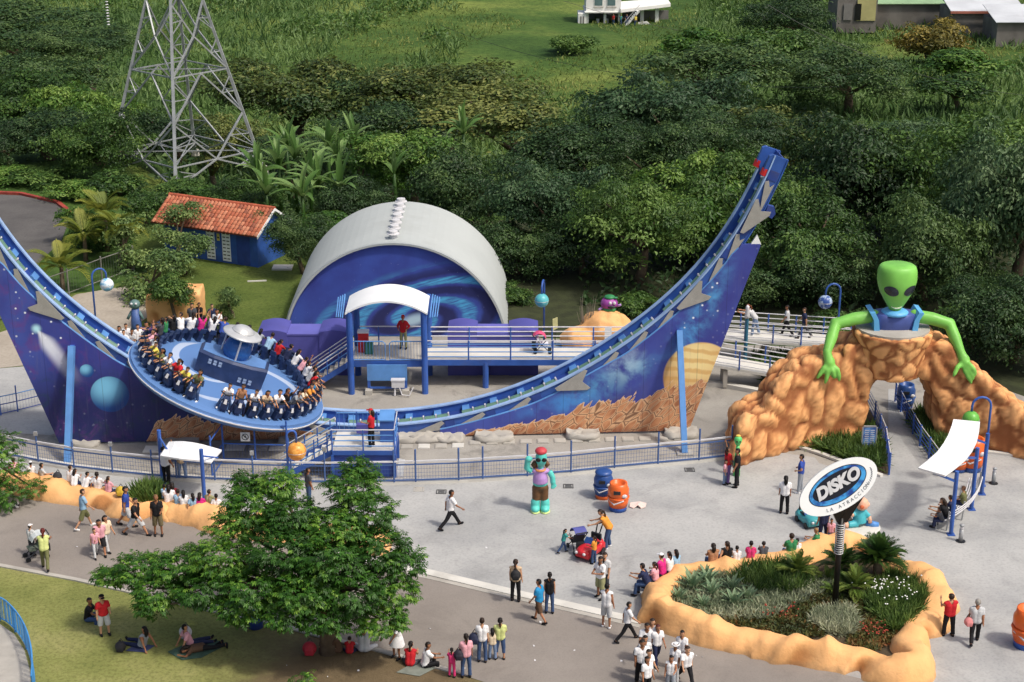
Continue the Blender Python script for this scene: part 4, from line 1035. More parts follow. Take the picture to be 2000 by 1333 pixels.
# almond eyes set on the face
def surf_y(x, z):
    t_ = (z - 6.28) / 2.3; r_ = float(np.interp(t_, [q[0] for q in prof], [q[1] for q in prof])); u = max(-.98, min(.98, x / max(r_, .01)))
    return hc.y - .86 * r_ * math.sqrt(max(0.02, 1 - abs(u) ** 2.2)) + .1 * (1 - t_) * -1.5 + .1
for s_ in (-1, 1):
    mb = MB(); ring = []; ctr = (.08 + s_ * .43, 7.50); vs = []
    for sc_ in (1.0, .6, .02):
        for k in range(20):
            q = 2 * math.pi * k / 20; u = .33 * math.cos(q) * sc_; v = (.23 * math.sin(q) * (1 - .35 * math.cos(q) * -1 * 0) * abs(math.sin(q)) ** .15) * sc_
            rx, rz_ = u * math.cos(.42) - v * math.sin(.42), u * math.sin(.42) + v * math.cos(.42)
            x = ctr[0] + s_ * rx; z = ctr[1] + rz_; vs.append(Vector((hc.x + x, surf_y(x, z) - .015 - .05 * (1 - sc_), z)))
    fs = [(l * 20 + k, l * 20 + (k + 1) % 20, (l + 1) * 20 + (k + 1) % 20, (l + 1) * 20 + k) for l in range(2) for k in range(20)]
    MB().add(vs, fs).build('eye', mat('alien eye', S(44, 48, 60), .25, .1, 2) if 'alien eye' not in bpy.data.materials else bpy.data.materials['alien eye'], hd, True)
MB().tube([Vector((hc.x + x, surf_y(x, 6.62 + x * x * 1.2 + .02 * x) - .01, 6.62 + x * x * 1.2 + .02 * x)) for x in [-.24 + .06 * k for k in range(9)]], [.012, .025, .032, .036, .038, .036, .032, .025, .012], 6).build('mouth', mat('mouth', S(206, 214, 190), .5, .1, 3), hd)
MB().lathe([(.34, 5.9), (.3, 6.2), (.26, 6.5)], hc + Vector((0, .1, 0)), 16).build('neck', m_alien, al, True)
tor = MB(); vs = []; fs = []; lev = [(5.54, .92, .55), (5.8, .97, .6), (6.1, 1.0, .6), (6.28, .92, .55), (6.36, .5, .4)]
for z, a_, b_ in lev:
    for j in range(20): q = 2 * math.pi * j / 20; f = lambda v: (abs(v) ** .6) * (1 if v > 0 else -1); vs.append((16.92 + a_ * f(math.cos(q)), 69.65 + b_ * f(math.sin(q)), z))
for i in range(4):
    for j in range(20): fs.append((i * 20 + j, i * 20 + (j + 1) % 20, (i + 1) * 20 + (j + 1) % 20, (i + 1) * 20 + j))
fs.append(tuple(80 + j for j in range(20)))
to = smoothangle(MB().add(vs, fs).build('torso', m_tun, al), 50)
MB().lathe([(.62, 6.26), (.6, 6.36), (.42, 6.46), (.3, 6.47)], hc + Vector((.02, .05, 0)), 20).build('collar', m_strap, to, True)
for s_ in (-1, 1):
    smoothangle(MB().prism([(16.92 + s_ * x, 69.02, z) for x, z in [(.72, 5.56), (.98, 5.56), (1.02, 6.1), (1.2, 6.42), (.98, 6.46), (.8, 6.1)]], (0, 1.2, 0)).build('shoulder_strap', m_strap, to), 40)
def alienarm(pts, rad, wr, fing, nm):
    mb = MB().tube(pts, rad, 14)
    mb.ball(wr, (.26, .2, .34), 14, 10)
    for f in fing: mb.tube(f, [.13, .12, .105, .06], 10); mb.ball(f[-1], .05, 8, 6)
    for p, r_ in zip(pts, rad): mb.ball(p, r_ * .99, 12, 8)
    me = remesh(mb, .05, 4); me.materials.append(m_alien); me.polygons.foreach_set('use_smooth', [True] * len(me.polygons))
    o_ = Vector((16.92, 69.75, 5.54)); me.transform(Matrix.Translation(-o_)); return inst(me, nm, al, Matrix.Translation(o_))
Yf = 68.55
sL, sR = Vector((16.0, 69.6, 6.12)), Vector((17.85, 69.6, 6.12))
eL = AT(1630, 634, 69.4); wL = AT(1613, 690, 68.45); hL = AT(1618, 712, 68.25)
alienarm([sL, sL.lerp(eL, .5) + Vector((0, 0, .06)), eL, eL.lerp(wL, .5), wL, hL], [.3, .3, .29, .27, .2, .24], hL, [[hL, AT(1606, 722, 68.1), AT(1598, 735, 68.05), AT(1593, 742, 68.05)], [hL, AT(1615, 728, 68.05), AT(1612, 742, 68), AT(1609, 752, 68)], [hL, AT(1634, 725, 68.05), AT(1637, 738, 68), AT(1637, 747, 68)], [hL, AT(1624, 728, 68.0), AT(1626, 738, 68), AT(1627, 742, 68)]], 'arm')
eR = AT(1856, 634, 69.4); wR = AT(1878, 688, 68.6); hR = AT(1886, 708, 68.4)
alienarm([sR, sR.lerp(eR, .5) + Vector((0, 0, .06)), eR, eR.lerp(wR, .5), wR, hR], [.3, .3, .29, .27, .2, .24], hR, [[hR, AT(1872, 720, 68.2), AT(1867, 732, 68.1), AT(1864, 738, 68.05)], [hR, AT(1888, 728, 68.1), AT(1895, 742, 68), AT(1900, 752, 68)], [hR, AT(1898, 716, 68.1), AT(1906, 726, 68.0), AT(1909, 735, 68)], [hR, AT(1893, 722, 68.1), AT(1902, 736, 68.0), AT(1904, 744, 68)]], 'arm')
al.location = Vector(al.location) + DV
# free rocks
def rock(name, lab, c, boxes, seed, amp=.12, vox=.1):
    mb = MB()
    for q in boxes:
        if len(q) == 2: mb.ball(c + Vector(q[0]), q[1], 16, 10)
        else: mb.box(c + Vector(q[0]), q[1])
    me = remesh(mb, vox, 6); me.materials.append(m_rocks); bulge(me, amp, .9, False, seed); me.transform(Matrix.Translation(-c))
    return tag(inst(me, name, None, Matrix.Translation(c)), lab, 'rock')
rock('orange_rock', 'big blocky orange rock behind the riders at the left', G(345, 622), [((0, 0, .8), (3.0, 1.6, 1.7), 0), ((.5, .1, .9), (2.0, 1.4, 1.8), 0)], 1, .1)
rock('orange_rock', 'rounded orange rock carrying the small purple creature figure', G(1165, 672), [((-1.0, -.2, .3), (1.0, .9, .8)), ((.5, .3, .6), (1.5, 1.2, 1.15)), ((1.2, .3, .3), (1.0, .9, 1.0))], 2, .16)
# ================================================================== orange planter wall and bench wall
def spline(pts, k=5, closed=False):
    n_ = len(pts); out = []
    for i in range(n_ if closed else n_ - 1):
        p0, p1, p2, p3 = (pts[(i - 1) % n_], pts[i], pts[(i + 1) % n_], pts[(i + 2) % n_]) if closed else (pts[max(i - 1, 0)], pts[i], pts[i + 1], pts[min(i + 2, n_ - 1)])
        for j in range(k):
            t = j / k; out.append(.5 * ((2 * p1) + (p2 - p0) * t + (2 * p0 - 5 * p1 + 4 * p2 - p3) * t * t + (3 * p1 - p0 - 3 * p2 + p3) * t ** 3))
    if not closed: out.append(pts[-1])
    return out
def rockwall(name, lab, cat, path, closed, wd, hh, seed, amp=.16):
    """sculpted wall: rounded section swept along a path, with folds running down its sides"""
    sp_ = spline(path, 16, closed); n_ = len(sp_); sec = [(-.66, -.1), (-.58, .2), (-.48, .5), (-.36, .8), (-.2, .98), (0, 1.0), (.16, .97), (.3, .8), (.4, .5), (.48, .22), (.55, -.1)]
    vs = []; fs = []; seam = []; k = len(sec); al_ = [0]
    for i in range(1, n_): al_.append(al_[-1] + (sp_[i] - sp_[i - 1]).length)
    def fd(s_, sd): v = noise.noise((s_ * .5, sd * 9.7 + seed, 0)) + .3 * noise.noise((s_ * 1.3, sd * 5.1, seed)); return 1 - 2.9 * min(abs(v), .62)
    for i, p in enumerate(sp_):
        t = (sp_[(i + 1) % n_] - sp_[i - 1]) if closed else (sp_[min(i + 1, n_ - 1)] - sp_[max(i - 1, 0)])
        t.z = 0; t.normalize(); q = Vector((-t.y, t.x, 0)); h_ = hh * (1 + .3 * noise.noise(p * .55 + Vector((seed, 0, 0)))) * (1 + .34 * fd(al_[i], 2)) * (1 if closed else min(1, .35 + .25 * min(i, n_ - 1 - i)))
        for j, (a, b) in enumerate(sec):
            fold = fd(al_[i] + .35 * b * (1 if a > 0 else -1), 1 if a > 0 else 0) * .8
            w_ = abs(a) ** .5 * (1 if a > 0 else -1) * fold * amp + noise.noise(Vector((p.x * 2.6, p.y * 2.6, b * 2 + a))) * .09
            vs.append(Vector((p.x, p.y, 0)) + q * (a * wd + w_) + Vector((0, 0, b * h_ + noise.noise(p * 1.9 + Vector((a * 3, seed, 0))) * .09)))
            seam.append(max(0, min(1, -fold * 1.6)) * (1 if abs(a) > .3 else .3))
    for i in range(n_ if closed else n_ - 1):
        for j in range(k - 1):
            i2 = (i + 1) % n_; fs.append((i * k + j, i * k + j + 1, i2 * k + j + 1, i2 * k + j))
    if not closed: fs.append(tuple(range(k))); fs.append(tuple((n_ - 1) * k + j for j in range(k)))
    c = Vector((sum(p.x for p in sp_) / n_, sum(p.y for p in sp_) / n_, 0)); mb = MB().add(vs, fs)
    me = mb.mesh(name, m_rocks, True, Matrix.Translation(-c), True)
    at_ = me.attributes.new('seam', 'FLOAT', 'POINT'); at_.data.foreach_set('value', seam)
    return tag(inst(me, name, None, Matrix.Translation(c)), lab, cat)
ring_px = [(1282, 1196), (1292, 1150), (1335, 1122), (1420, 1108), (1510, 1098), (1600, 1075), (1665, 1062), (1722, 1082), (1762, 1116), (1815, 1140), (1838, 1170), (1822, 1205), (1790, 1232), (1782, 1268), (1785, 1300), (1740, 1308), (1680, 1284), (1610, 1278), (1545, 1270), (1480, 1250), (1420, 1240), (1350, 1222)]
ring = [G(x, y, .35) for x, y in ring_px]
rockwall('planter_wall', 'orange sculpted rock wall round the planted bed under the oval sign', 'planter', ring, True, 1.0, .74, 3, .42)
tag(MB().add([Vector((p.x, p.y, .3)) for p in spline(ring, 4, True)], [tuple(range(len(ring) * 4))]).build('planter_soil', m_bed), kind='structure')
b1 = [G(x, y, .25) for x, y in [(-60, 930), (30, 938), (110, 955), (190, 968), (245, 985), (285, 1003)]]
b2 = [G(x, y, .25) for x, y in [(300, 1000), (330, 990), (400, 1006), (480, 1026), (580, 1040), (690, 1052), (765, 1055)]]
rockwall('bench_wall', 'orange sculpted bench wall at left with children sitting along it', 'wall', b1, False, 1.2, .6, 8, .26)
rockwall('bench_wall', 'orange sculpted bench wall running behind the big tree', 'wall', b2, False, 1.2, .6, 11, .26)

# ================================================================== lettering helper
def text_mesh(s_, size, ext, shear=0.0, space=1.0, bold=0.0):
    cu = bpy.data.curves.new('t', 'FONT'); cu.body = s_; cu.size = size; cu.extrude = ext; cu.shear = shear; cu.align_x = 'CENTER'; cu.align_y = 'CENTER'; cu.space_character = space; cu.offset = bold
    o = bpy.data.objects.new('t', cu); COL.objects.link(o); dg = bpy.context.evaluated_depsgraph_get()
    me = bpy.data.meshes.new_from_object(o.evaluated_get(dg)); bpy.data.objects.remove(o); bpy.data.curves.remove(cu); return me
# ---- oval ride sign
sb_ = G(1630, 1205); sg = thing('oval_sign', 'tilted white oval DISKO sign on a black pole in the planter', 'sign', sb_)
top_ = Vector((sb_.x + .02, sb_.y, 4.0)); nrm = Vector((0, -_c, _s))
xx = Vector((math.cos(R(31)), math.sin(R(31)) * _s, math.sin(R(31)) * _c)); cS = AT(1637, 951, sb_.y - .25); MS = frame(cS, xx, nrm)
def oval(a, b, z0, z1, n_=56, cx=0, cy=0):
    return [(a * math.cos(2 * math.pi * k / n_) + cx, b * math.sin(2 * math.pi * k / n_) + cy, z0) for k in range(n_)], (0, 0, z1 - z0)
A_, B_ = 1.52, .80
q, o_ = oval(A_, B_, -.07, .07); pla = smoothangle(xf(MB().prism(q, o_), MS).build('oval_plate', m_white, sg), 40)
m_sb = spotmat('sign blue', S(28, 60, 140), S(70, 160, 222), 2.2, .35, .6)
for a, b, z, mm, nm, cy in ((1.14, .56, .074, m_black, 'oval_outline', .06), (1.11, .53, .078, m_sb, 'blue_oval', .06), (.97, .40, .082, mat('sign black', S(18, 20, 34), .4, .1, 3), 'black_oval', .10), ):
    q, o_ = oval(a, b, z - .004, z, cy=cy); xf(MB().prism(q, o_), MS).build(nm, mm, pla)
me = text_mesh('DISKO', .56, .02, .3, 1.0, .03)
me.transform(Matrix.Scale(1.05, 4, (1, 0, 0))); me.materials.append(m_railw); inst(me, 'main_lettering', pla, MS @ Matrix.Translation((0, .10, .105)))
m_grey = mat('sign grey letters', S(92, 96, 104), .5, .1, 4)
line = 'LA ATRACCION'; bm = bmesh.new()
for i, ch in enumerate(line):
    if ch == ' ': continue
    u = -2.2 + i * (1.4 / (len(line) - 1)); x, y = 1.30 * math.cos(u), .64 * math.sin(u); tg = math.atan2(.64 * math.cos(u), -1.30 * math.sin(u))
    lm = text_mesh(ch, .17, .004, .1); lm.transform(Matrix.Translation((x, y, .076)) @ Matrix.Rotation(tg, 4, 'Z')); bm.from_mesh(lm); bpy.data.meshes.remove(lm)
me = bpy.data.meshes.new('arc_lettering'); bm.to_mesh(me); bm.free(); me.materials.append(m_grey); inst(me, 'arc_lettering', pla, MS)
mb = MB()
for i in range(9):
    u = -.70 + i * .085; x, y = 1.31 * math.cos(u), .65 * math.sin(u); mb.box((x, y, .074), (.025, .075, .006), Matrix.Rotation(u + .5, 3, 'Z'))
xf(mb, MS).build('small_lettering', m_grey, pla)
# black bracket and pole
bk = [MS @ Vector(p) for p in [(-.55, -.78, -.16), (1.2, -.46, -.16), (1.28, -.62, -.16), (.5, -.95, -.16)]]
pt = Vector((top_.x, sb_.y + .12, 3.85))
MB().prism([MS @ Vector((-.6, -.55, -.17)), MS @ Vector((1.0, -.40, -.17)), MS @ Vector((1.06, -.56, -.17)), pt + Vector((.3, 0, .12)), pt + Vector((.17, 0, -.1)), pt + Vector((-.17, 0, -.1)), pt + Vector((-.3, 0, .15))], nrm * .09).build('bracket', m_black, sg)
MB().tube([sb_ + Vector((0, .1, .25)), sb_ + Vector((0, .12, 3.95))], .11, 14).build('pole', m_black, sg, True)
for k in range(14):
    c = sb_ + Vector((0, .12, 2.55 + k * .088)); MB().tube([c + Vector((.15 * math.cos(q * .4488), .15 * math.sin(q * .4488), 0)) for q in range(14)], .02, 6, True).build('pole_ring', m_silver, sg, True)

# ================================================================== shelters
def shelter(lab, posts, ph, left, right, z, npan, loc):
    t = thing('shelter', lab, 'shelter', loc)
    for p in posts:
        po = MB().tube([p, p + Vector((0, 0, ph))], .085, 10).build('post', m_blue, t); MB().box(p + Vector((0, 0, .02)), (.3, .3, .04)).build('foot_plate', m_blue, po)
    L = spline([Vector(p) for p in left], 2); Rr = spline([Vector(p) for p in right], 2); m_ = len(L)
    st_ = 1
    for i in range(0, m_ - 1, st_):
        j = min(i + st_, m_ - 1)
        vs = [L[i], L[j], Rr[j], Rr[i]]; g = (L[j] - L[i]) * .006; vs = [L[i] + g, L[j] - g, Rr[j] - g, Rr[i] + g]
        MB().prism(vs, (0, 0, .07)).build('roof_panel', m_white, t)
    return t
z = 2.85
rs = shelter('white curved bench shelter on blue posts in front of the rock arch', [G(1857, 1045), G(1897, 996), G(1917, 966)], 2.8,
        [G(1862, 822, z + .5), G(1852, 852, z + .3), G(1830, 886, z + .1), G(1793, 917, z)], [G(1914, 827, z + .5), G(1908, 864, z + .3), G(1886, 900, z + .1), G(1845, 932, z)], z, 2, G(1880, 1000))
for a, b in (((1857, 1045), (1820, 918)), ((1897, 996), (1868, 890)), ((1917, 966), (1890, 850))):
    p = G(*a); MB().bar(p + Vector((0, 0, 2.35)), G(*b, z + .1) + Vector((0, 0, -.08)), .07, .09).build('roof_arm', m_blue, rs)
z = 1.8
ls = shelter('white curved shelter roof on blue posts over the orange bench wall', [G(318, 945), G(400, 985)], 2.5,
        [G(313, 893, z - .1), G(350, 899, z + .02), G(382, 902, z + .0), G(412, 906, z - .1)], [G(330, 866, z - .05), G(358, 865, z + .12), G(395, 871, z + .12), G(433, 882, z)], z, 1, G(360, 965))
MB().tube([G(318, 945) + Vector((0, 0, 2.2)), G(330, 880, z) + Vector((0, 0, -.1))], .04, 6).build('roof_arm', m_blue, ls); MB().tube([G(400, 985) + Vector((0, 0, 2.2)), G(425, 890, z) + Vector((0, 0, -.1))], .04, 6).build('roof_arm', m_blue, ls)
# curved tubular bench under the right shelter
bn = thing('tube_bench', 'curved white tubular bench under the right shelter', 'bench', G(1860, 1000))
bp = spline([G(x, y, .42) for x, y in [(1826, 1018), (1850, 1004), (1872, 984), (1886, 960), (1893, 934)]], 5)
for k in range(5):
    off = Vector((.09, -.03, .0)) * k; MB().tube([p + off + Vector((0, 0, .02 * k if k > 3 else 0)) for p in bp], .028, 6).build('seat_tube', m_railw, bn)
for k in range(3): MB().tube([p + Vector((.5 + .02 * k, -.16, .18 + .12 * k)) for p in bp], .025, 6).build('back_tube', m_railw, bn)
for p in bp[1::6]:
    MB().bar(Vector((p.x, p.y, 0)), p, .06, .06).bar(Vector((p.x + .4, p.y - .12, 0)), p + Vector((.45, -.14, .45)), .06, .06).build('bench_leg', m_steel, bn)
# bollard lights
for x, y, lb in ((1940, 945, 'short grey bollard light right of the green globe lamp'), (1876, 1058, 'short grey bollard light beside the front post of the right shelter')):
    c = G(x, y); t = thing('bollard_light', lb, 'bollard', c, 'bollard lights')
    MB().lathe([(.09, 0), (.09, .55)], c, 10).build('shaft', m_steel, t, True); MB().lathe([(.075, .55), (.075, .68)], c, 10).build('lens', m_railw, t, True); MB().lathe([(.1, .68), (.1, .74), (.03, .78)], c, 10).build('cap', m_steel, t)
    MB().lathe([(.2, .012), (.2, .03)], c, 12).build('foot', m_dark, t)
# path railings through the arch
ap = thing('arch_path_railing', 'blue railing on the left of the path through the arch', 'railing', G(1735, 900))
railing(ap, [G(1736, 928), G(1728, 876), G(1708, 825), G(1690, 790)], 1.05, [.2, .4, .6, .8, 1.0], m_bluep, m_blue, 1.5, .022, .045, 1.05, m_railw)
ap = thing('arch_path_railing', 'blue railing on the right of the path through the arch', 'railing', G(1780, 870))
railing(ap, [G(1832, 922), G(1796, 872), G(1770, 826), G(1748, 785)], 1.05, [.2, .4, .6, .8, 1.0], m_bluep, m_blue, 1.5, .022, .045, 1.05, m_railw)
# rules board
c = G(1695, 888); t = thing('notice_board', 'grey-framed blue notice board standing in the bed left of the arch path', 'sign', c)
mbd = spotmat('board print', S(58, 92, 158), S(96, 140, 196), 3)
bo = MB().box(c + Vector((0, 0, .82)), (.56, .05, 1.0)).build('board', mbd, t)
for s_ in (-1, 1): MB().box(c + Vector((s_ * .31, 0, .66)), (.06, .07, 1.32)).build('board_leg', m_steel, t)
for zz in (.29, 1.36): MB().box(c + Vector((0, 0, zz)), (.56, .07, .06)).build('board_bar', m_steel, t)
for k in range(9):
    for s_ in (0, 1): MB().box(c + Vector((-.12 + s_ * .25, -.03, .42 + k * .095)), (.16 + .06 * ((k * 7 + s_ * 3) % 3) / 3, .006, .03)).build('print_line', m_railw, bo)
c = G(1084, 672, 0); t = thing('small_sign', 'small pale yellow sign on a thin post by the dark trees', 'sign', c)
MB().bar(c + Vector((0, 0, 0)), c + Vector((0, 0, 1.4)), .05, .05).build('post', m_dark, t); MB().prism([c + Vector((-.12, -.04, .75)), c + Vector((.14, -.04, .9)), c + Vector((.12, -.04, 1.5)), c + Vector((-.14, -.04, 1.4))], (0, .03, 0)).build('panel', mat('pale yellow', S(222, 220, 160), .6, .1, 3), t)
c = G(1187, 690); t = thing('notice_sign', 'white notice panel standing in front of the rounded orange rock', 'sign', c)
MB().box(c + Vector((0, 0, 1.1)), (.36, .04, .6)).build('panel', m_white, t); MB().box(c + Vector((-.14, .03, .5)), (.04, .04, 1.2)).build('leg', m_dark, t); MB().box(c + Vector((.14, .03, .5)), (.04, .04, 1.2)).build('leg', m_dark, t)

# ================================================================== figures and bins
def remeshed(parts, name, parent, m, vox=.035, sm_=3):
    mb = MB()
    for p in parts: p(mb)
    me = remesh(mb, vox, sm_); me.materials.append(m); me.polygons.foreach_set('use_smooth', [True] * len(me.polygons))
    me.transform(WM[parent].inverted()); return inst(me, name, parent, WM[parent].copy())
m_teal = mat('turquoise paint', S(92, 200, 190), .4, .1, 3); m_lil = mat('lilac shirt paint', S(178, 140, 200), .45, .1, 4); m_brn = mat('brown paint', S(104, 72, 44), .5, .2, 4)
m_redcap = mat('cap red', S(190, 66, 74), .5, .1, 3); m_lime = mat('pale yellow sole', S(206, 226, 150), .5, .1, 3)
c = G(1055, 998); t = thing('alien_figure', 'turquoise alien figure with red cap, sunglasses and lilac shirt', 'statue', c)
V = lambda x, y, z: c + Vector((x, y, z))
for s_ in (-1, 1):
    lg = remeshed([lambda mb, s=s_: mb.tube([V(s * .2, 0, .1), V(s * .2, 0, .42), V(s * .17, 0, .6)], [.2, .2, .15], 12), lambda mb, s=s_: mb.ball(V(s * .2, -.1, .15), (.2, .28, .16), 12, 8)], 'boot', t, m_teal)
    MB().ball(V(s_ * .2, -.1, .04), (.22, .3, .06), 12, 6).build('sole', m_lime, lg, True)
remeshed([lambda mb: mb.tube([V(-.17, 0, .5), V(-.16, 0, 1.1)], [.17, .19], 10), lambda mb: mb.tube([V(.17, 0, .5), V(.16, 0, 1.1)], [.17, .19], 10), lambda mb: mb.ball(V(0, 0, 1.12), (.33, .25, .16), 12, 8)], 'trousers', t, m_brn)
remeshed([lambda mb: mb.ball(V(0, 0, 1.3), (.33, .27, .22), 14, 10)], 'belly', t, m_teal)
bd = remeshed([lambda mb: mb.tube([V(0, 0, 1.3), V(0, 0, 1.55), V(0, 0, 1.8)], [.33, .31, .22], 14), lambda mb: mb.ball(V(0, 0, 1.82), (.4, .22, .14), 14, 8)], 'shirt', t, m_lil)
MB().tube([V(.2 * math.cos(q * .4488), .2 * math.sin(q * .4488) - .02, 1.9) for q in range(14)], .05, 6, True).build('neck_scarf', mat('scarf orange', S(210, 140, 90), .5, .1, 4), bd)
remeshed([lambda mb: mb.tube([V(.36, 0, 1.8), V(.5, -.05, 1.55), V(.52, -.1, 1.3)], [.13, .12, .12], 10), lambda mb: mb.tube([V(.52, -.1, 1.3), V(.66, -.1, 1.14)], [.08, .05], 8), lambda mb: mb.tube([V(.52, -.1, 1.3), V(.56, -.12, 1.05)], [.08, .05], 8), lambda mb: mb.tube([V(.52, -.1, 1.3), V(.46, -.14, 1.06)], [.08, .05], 8)], 'arm', t, m_teal)
remeshed([lambda mb: mb.tube([V(-.36, 0, 1.8), V(-.56, -.02, 1.95), V(-.52, -.05, 2.3)], [.13, .14, .13], 10), lambda mb: mb.ball(V(-.48, -.08, 2.38), (.16, .14, .13), 10, 8), lambda mb: mb.tube([V(-.48, -.08, 2.4), V(-.34, -.14, 2.46)], [.07, .04], 8)], 'arm', t, m_teal)
hd = remeshed([lambda mb: mb.ball(V(.03, -.02, 2.4), (.24, .24, .38), 16, 12), lambda mb: mb.tube([V(0, 0, 1.9), V(.02, 0, 2.1)], .12, 10)], 'head', t, m_teal)
for s_ in (-1, 1): MB().ball(V(.03 + s_ * .12, -.24, 2.4), (.11, .05, .09), 12, 8).build('sunglass_lens', m_black, hd, True)
MB().ball(V(.02, 0, 2.7), (.25, .26, .16), 14, 8).box(V(.02, .22, 2.66), (.34, .3, .05)).build('cap', m_redcap, hd, True)
MB().tube([V(-.2, .06, 2.2), V(-.26, .08, 2.05), V(-.2, .04, 1.95)], [.1, .14, .1], 8).tube([V(.24, .06, 2.2), V(.3, .05, 2.08), V(.22, .04, 1.98)], [.08, .1, .07], 8).build('dark_hair', m_brn, hd, True)
# barrels
def barrel(c, body, band, lab, hgt=1.25):
    t = thing('barrel_bin', lab, 'bin', c, 'barrel-shaped litter bins'); k = hgt / 1.25
    MB().lathe([(.36 * k, 0), (.36 * k, .24 * k)], c, 20).build('base', band, t, True)
    b = MB().lathe([(.37 * k, .2 * k), (.43 * k, .42 * k), (.44 * k, .6 * k), (.38 * k, .66 * k), (.44 * k, .74 * k), (.44 * k, .98 * k), (.38 * k, 1.1 * k), (.36 * k, 1.25 * k), (.28 * k, 1.24 * k), (.27 * k, 1.1 * k), (.02, 1.1 * k)], c, 24).build('body', body, t, True)
    MB().tube([c + Vector((.43 * k * math.cos(q * .3142), .43 * k * math.sin(q * .3142), .62 * k)) for q in range(20)], .045 * k, 6, True).build('waist_band', body, b, True)
    MB().box(c + Vector((-.08, -.41 * k, .95 * k)), (.28 * k, .1, .14 * k)).build('slot', m_dark, b)
    MB().ball(c + Vector((.22 * k, -.38 * k, .78 * k)), (.13 * k, .06, .09 * k), 10, 6).build('badge', m_railw, b, True)
    MB().tube([c + Vector((-.42 * k, -.1, .55 * k)), c + Vector((-.2 * k, -.42 * k, .42 * k)), c + Vector((.2 * k, -.42 * k, .6 * k))], .035 * k, 6).build('swoosh', m_railw, b, True)
    return t
m_or = mat('orange plastic', S(226, 104, 44), .35, .1, 3); m_bb = mat('blue plastic', S(44, 78, 140), .35, .15, 3); m_bd = mat('blue base', S(46, 84, 160), .4, .1, 3)
bt = barrel(G(1178, 972), m_bb, m_or, 'dark blue barrel bin with closed domed lid behind the orange one', 1.15)
MB().ball(G(1178, 972) + Vector((0, 0, 1.16)), (.37, .37, .16), 18, 8).build('lid', m_bb, bt, True)
barrel(G(1207, 996), m_or, m_bd, 'orange barrel bin with blue base beside the pink plate')
barrel(G(1767, 798), m_bb, m_bd, 'dark blue barrel bin seen through the rock arch')
barrel(G(1897, 918), m_or, m_bb, 'orange barrel bin behind the right shelter', 1.5)
barrel(G(1872, 920), m_or, m_bb, 'orange barrel bin half hidden under the right shelter roof', 1.1)
barrel(G(2003, 1262), m_or, m_bd, 'orange barrel bin cut by the right picture edge', 1.5)
c = G(1246, 990, .02); o = MB().prism([c + Vector(p) for p in [(-.36, -.1, .02), (-.2, -.2, 0), (-.02, -.1, .1), (.12, -.22, 0), (.3, -.16, .04), (.36, .1, .08), (.1, .22, .1), (-.3, .2, .06)]], (0, 0, .04)).build('bent_plate', mat('pinkish plate', S(224, 204, 196), .6, .08, 3), None, origin=c)
tag(o, 'bent pale pink plate lying on the plaza beside the orange bin', 'plate')
# seated baby figure
c = G(1678, 1030); t = thing('baby_figure', 'seated baby figure in turquoise suit on a round white base behind the sign', 'statue', c)
m_bskin = mat('figure skin', S(226, 176, 148), .5, .1, 3); m_bs = mat('baby suit', S(72, 176, 190), .45, .1, 3); m_bblu = mat('baby blue', S(84, 140, 206), .45, .1, 3)
MB().lathe([(.85, 0), (.85, .05), (.8, .07), (.02, .071)], c, 28).build('round_base', m_concw, t)
remeshed([lambda mb: mb.tube([V(0, .05, .22), V(0, .05, .5), V(.0, .05, .78)], [.3, .27, .18], 14), lambda mb: mb.tube([V(.1, .05, .75), V(.36, -.05, .5)], [.12, .1], 10), lambda mb: mb.tube([V(-.1, .05, .75), V(-.34, -.2, .62)], [.12, .1], 10), lambda mb: mb.tube([V(-.1, -.05, .2), V(-.5, -.2, .2)], [.17, .13], 10)], 'suit', t, m_bs)
hd = remeshed([lambda mb: mb.ball(V(.05, -.02, 1.05), (.26, .27, .28), 16, 12), lambda mb: mb.ball(V(.31, -.02, 1.02), (.06, .08, .09), 8, 6)], 'head', t, m_bskin)
MB().ball(V(.0, -.25, 1.02), (.1, .06, .1), 10, 8).build('dummy', mat('dummy orange', S(214, 110, 70), .5, .1, 3), hd, True)
MB().tube([V(-.34, -.2, .62), V(-.5, -.25, .76)], [.09, .1], 8).ball(V(-.52, -.26, .8), .1, 10, 8).build('hand', m_bskin, t, True); MB().tube([V(.36, -.05, .5), V(.42, -.08, .24)], [.08, .08], 8).build('hand', m_bskin, t, True)
MB().tube([V(-.5, -.2, .2), V(-.66, -.2, .2)], [.12, .12], 10).ball(V(-.7, -.2, .22), (.12, .14, .14), 10, 8).build('foot', m_bskin, t, True); MB().ball(V(-.4, .25, .22), (.16, .14, .14), 10, 8).build('foot', m_bskin, t, True)
MB().tube([V(.3, .1, .12), V(.55, .0, .12), V(.78, -.02, .12)], [.14, .15, .1], 10).build('blanket', m_bblu, t, True); MB().tube([V(-.8, -.1, .14), V(-.6, .2, .2), V(-.35, .3, .38)], [.08, .11, .1], 10).build('blanket', m_bblu, t, True)
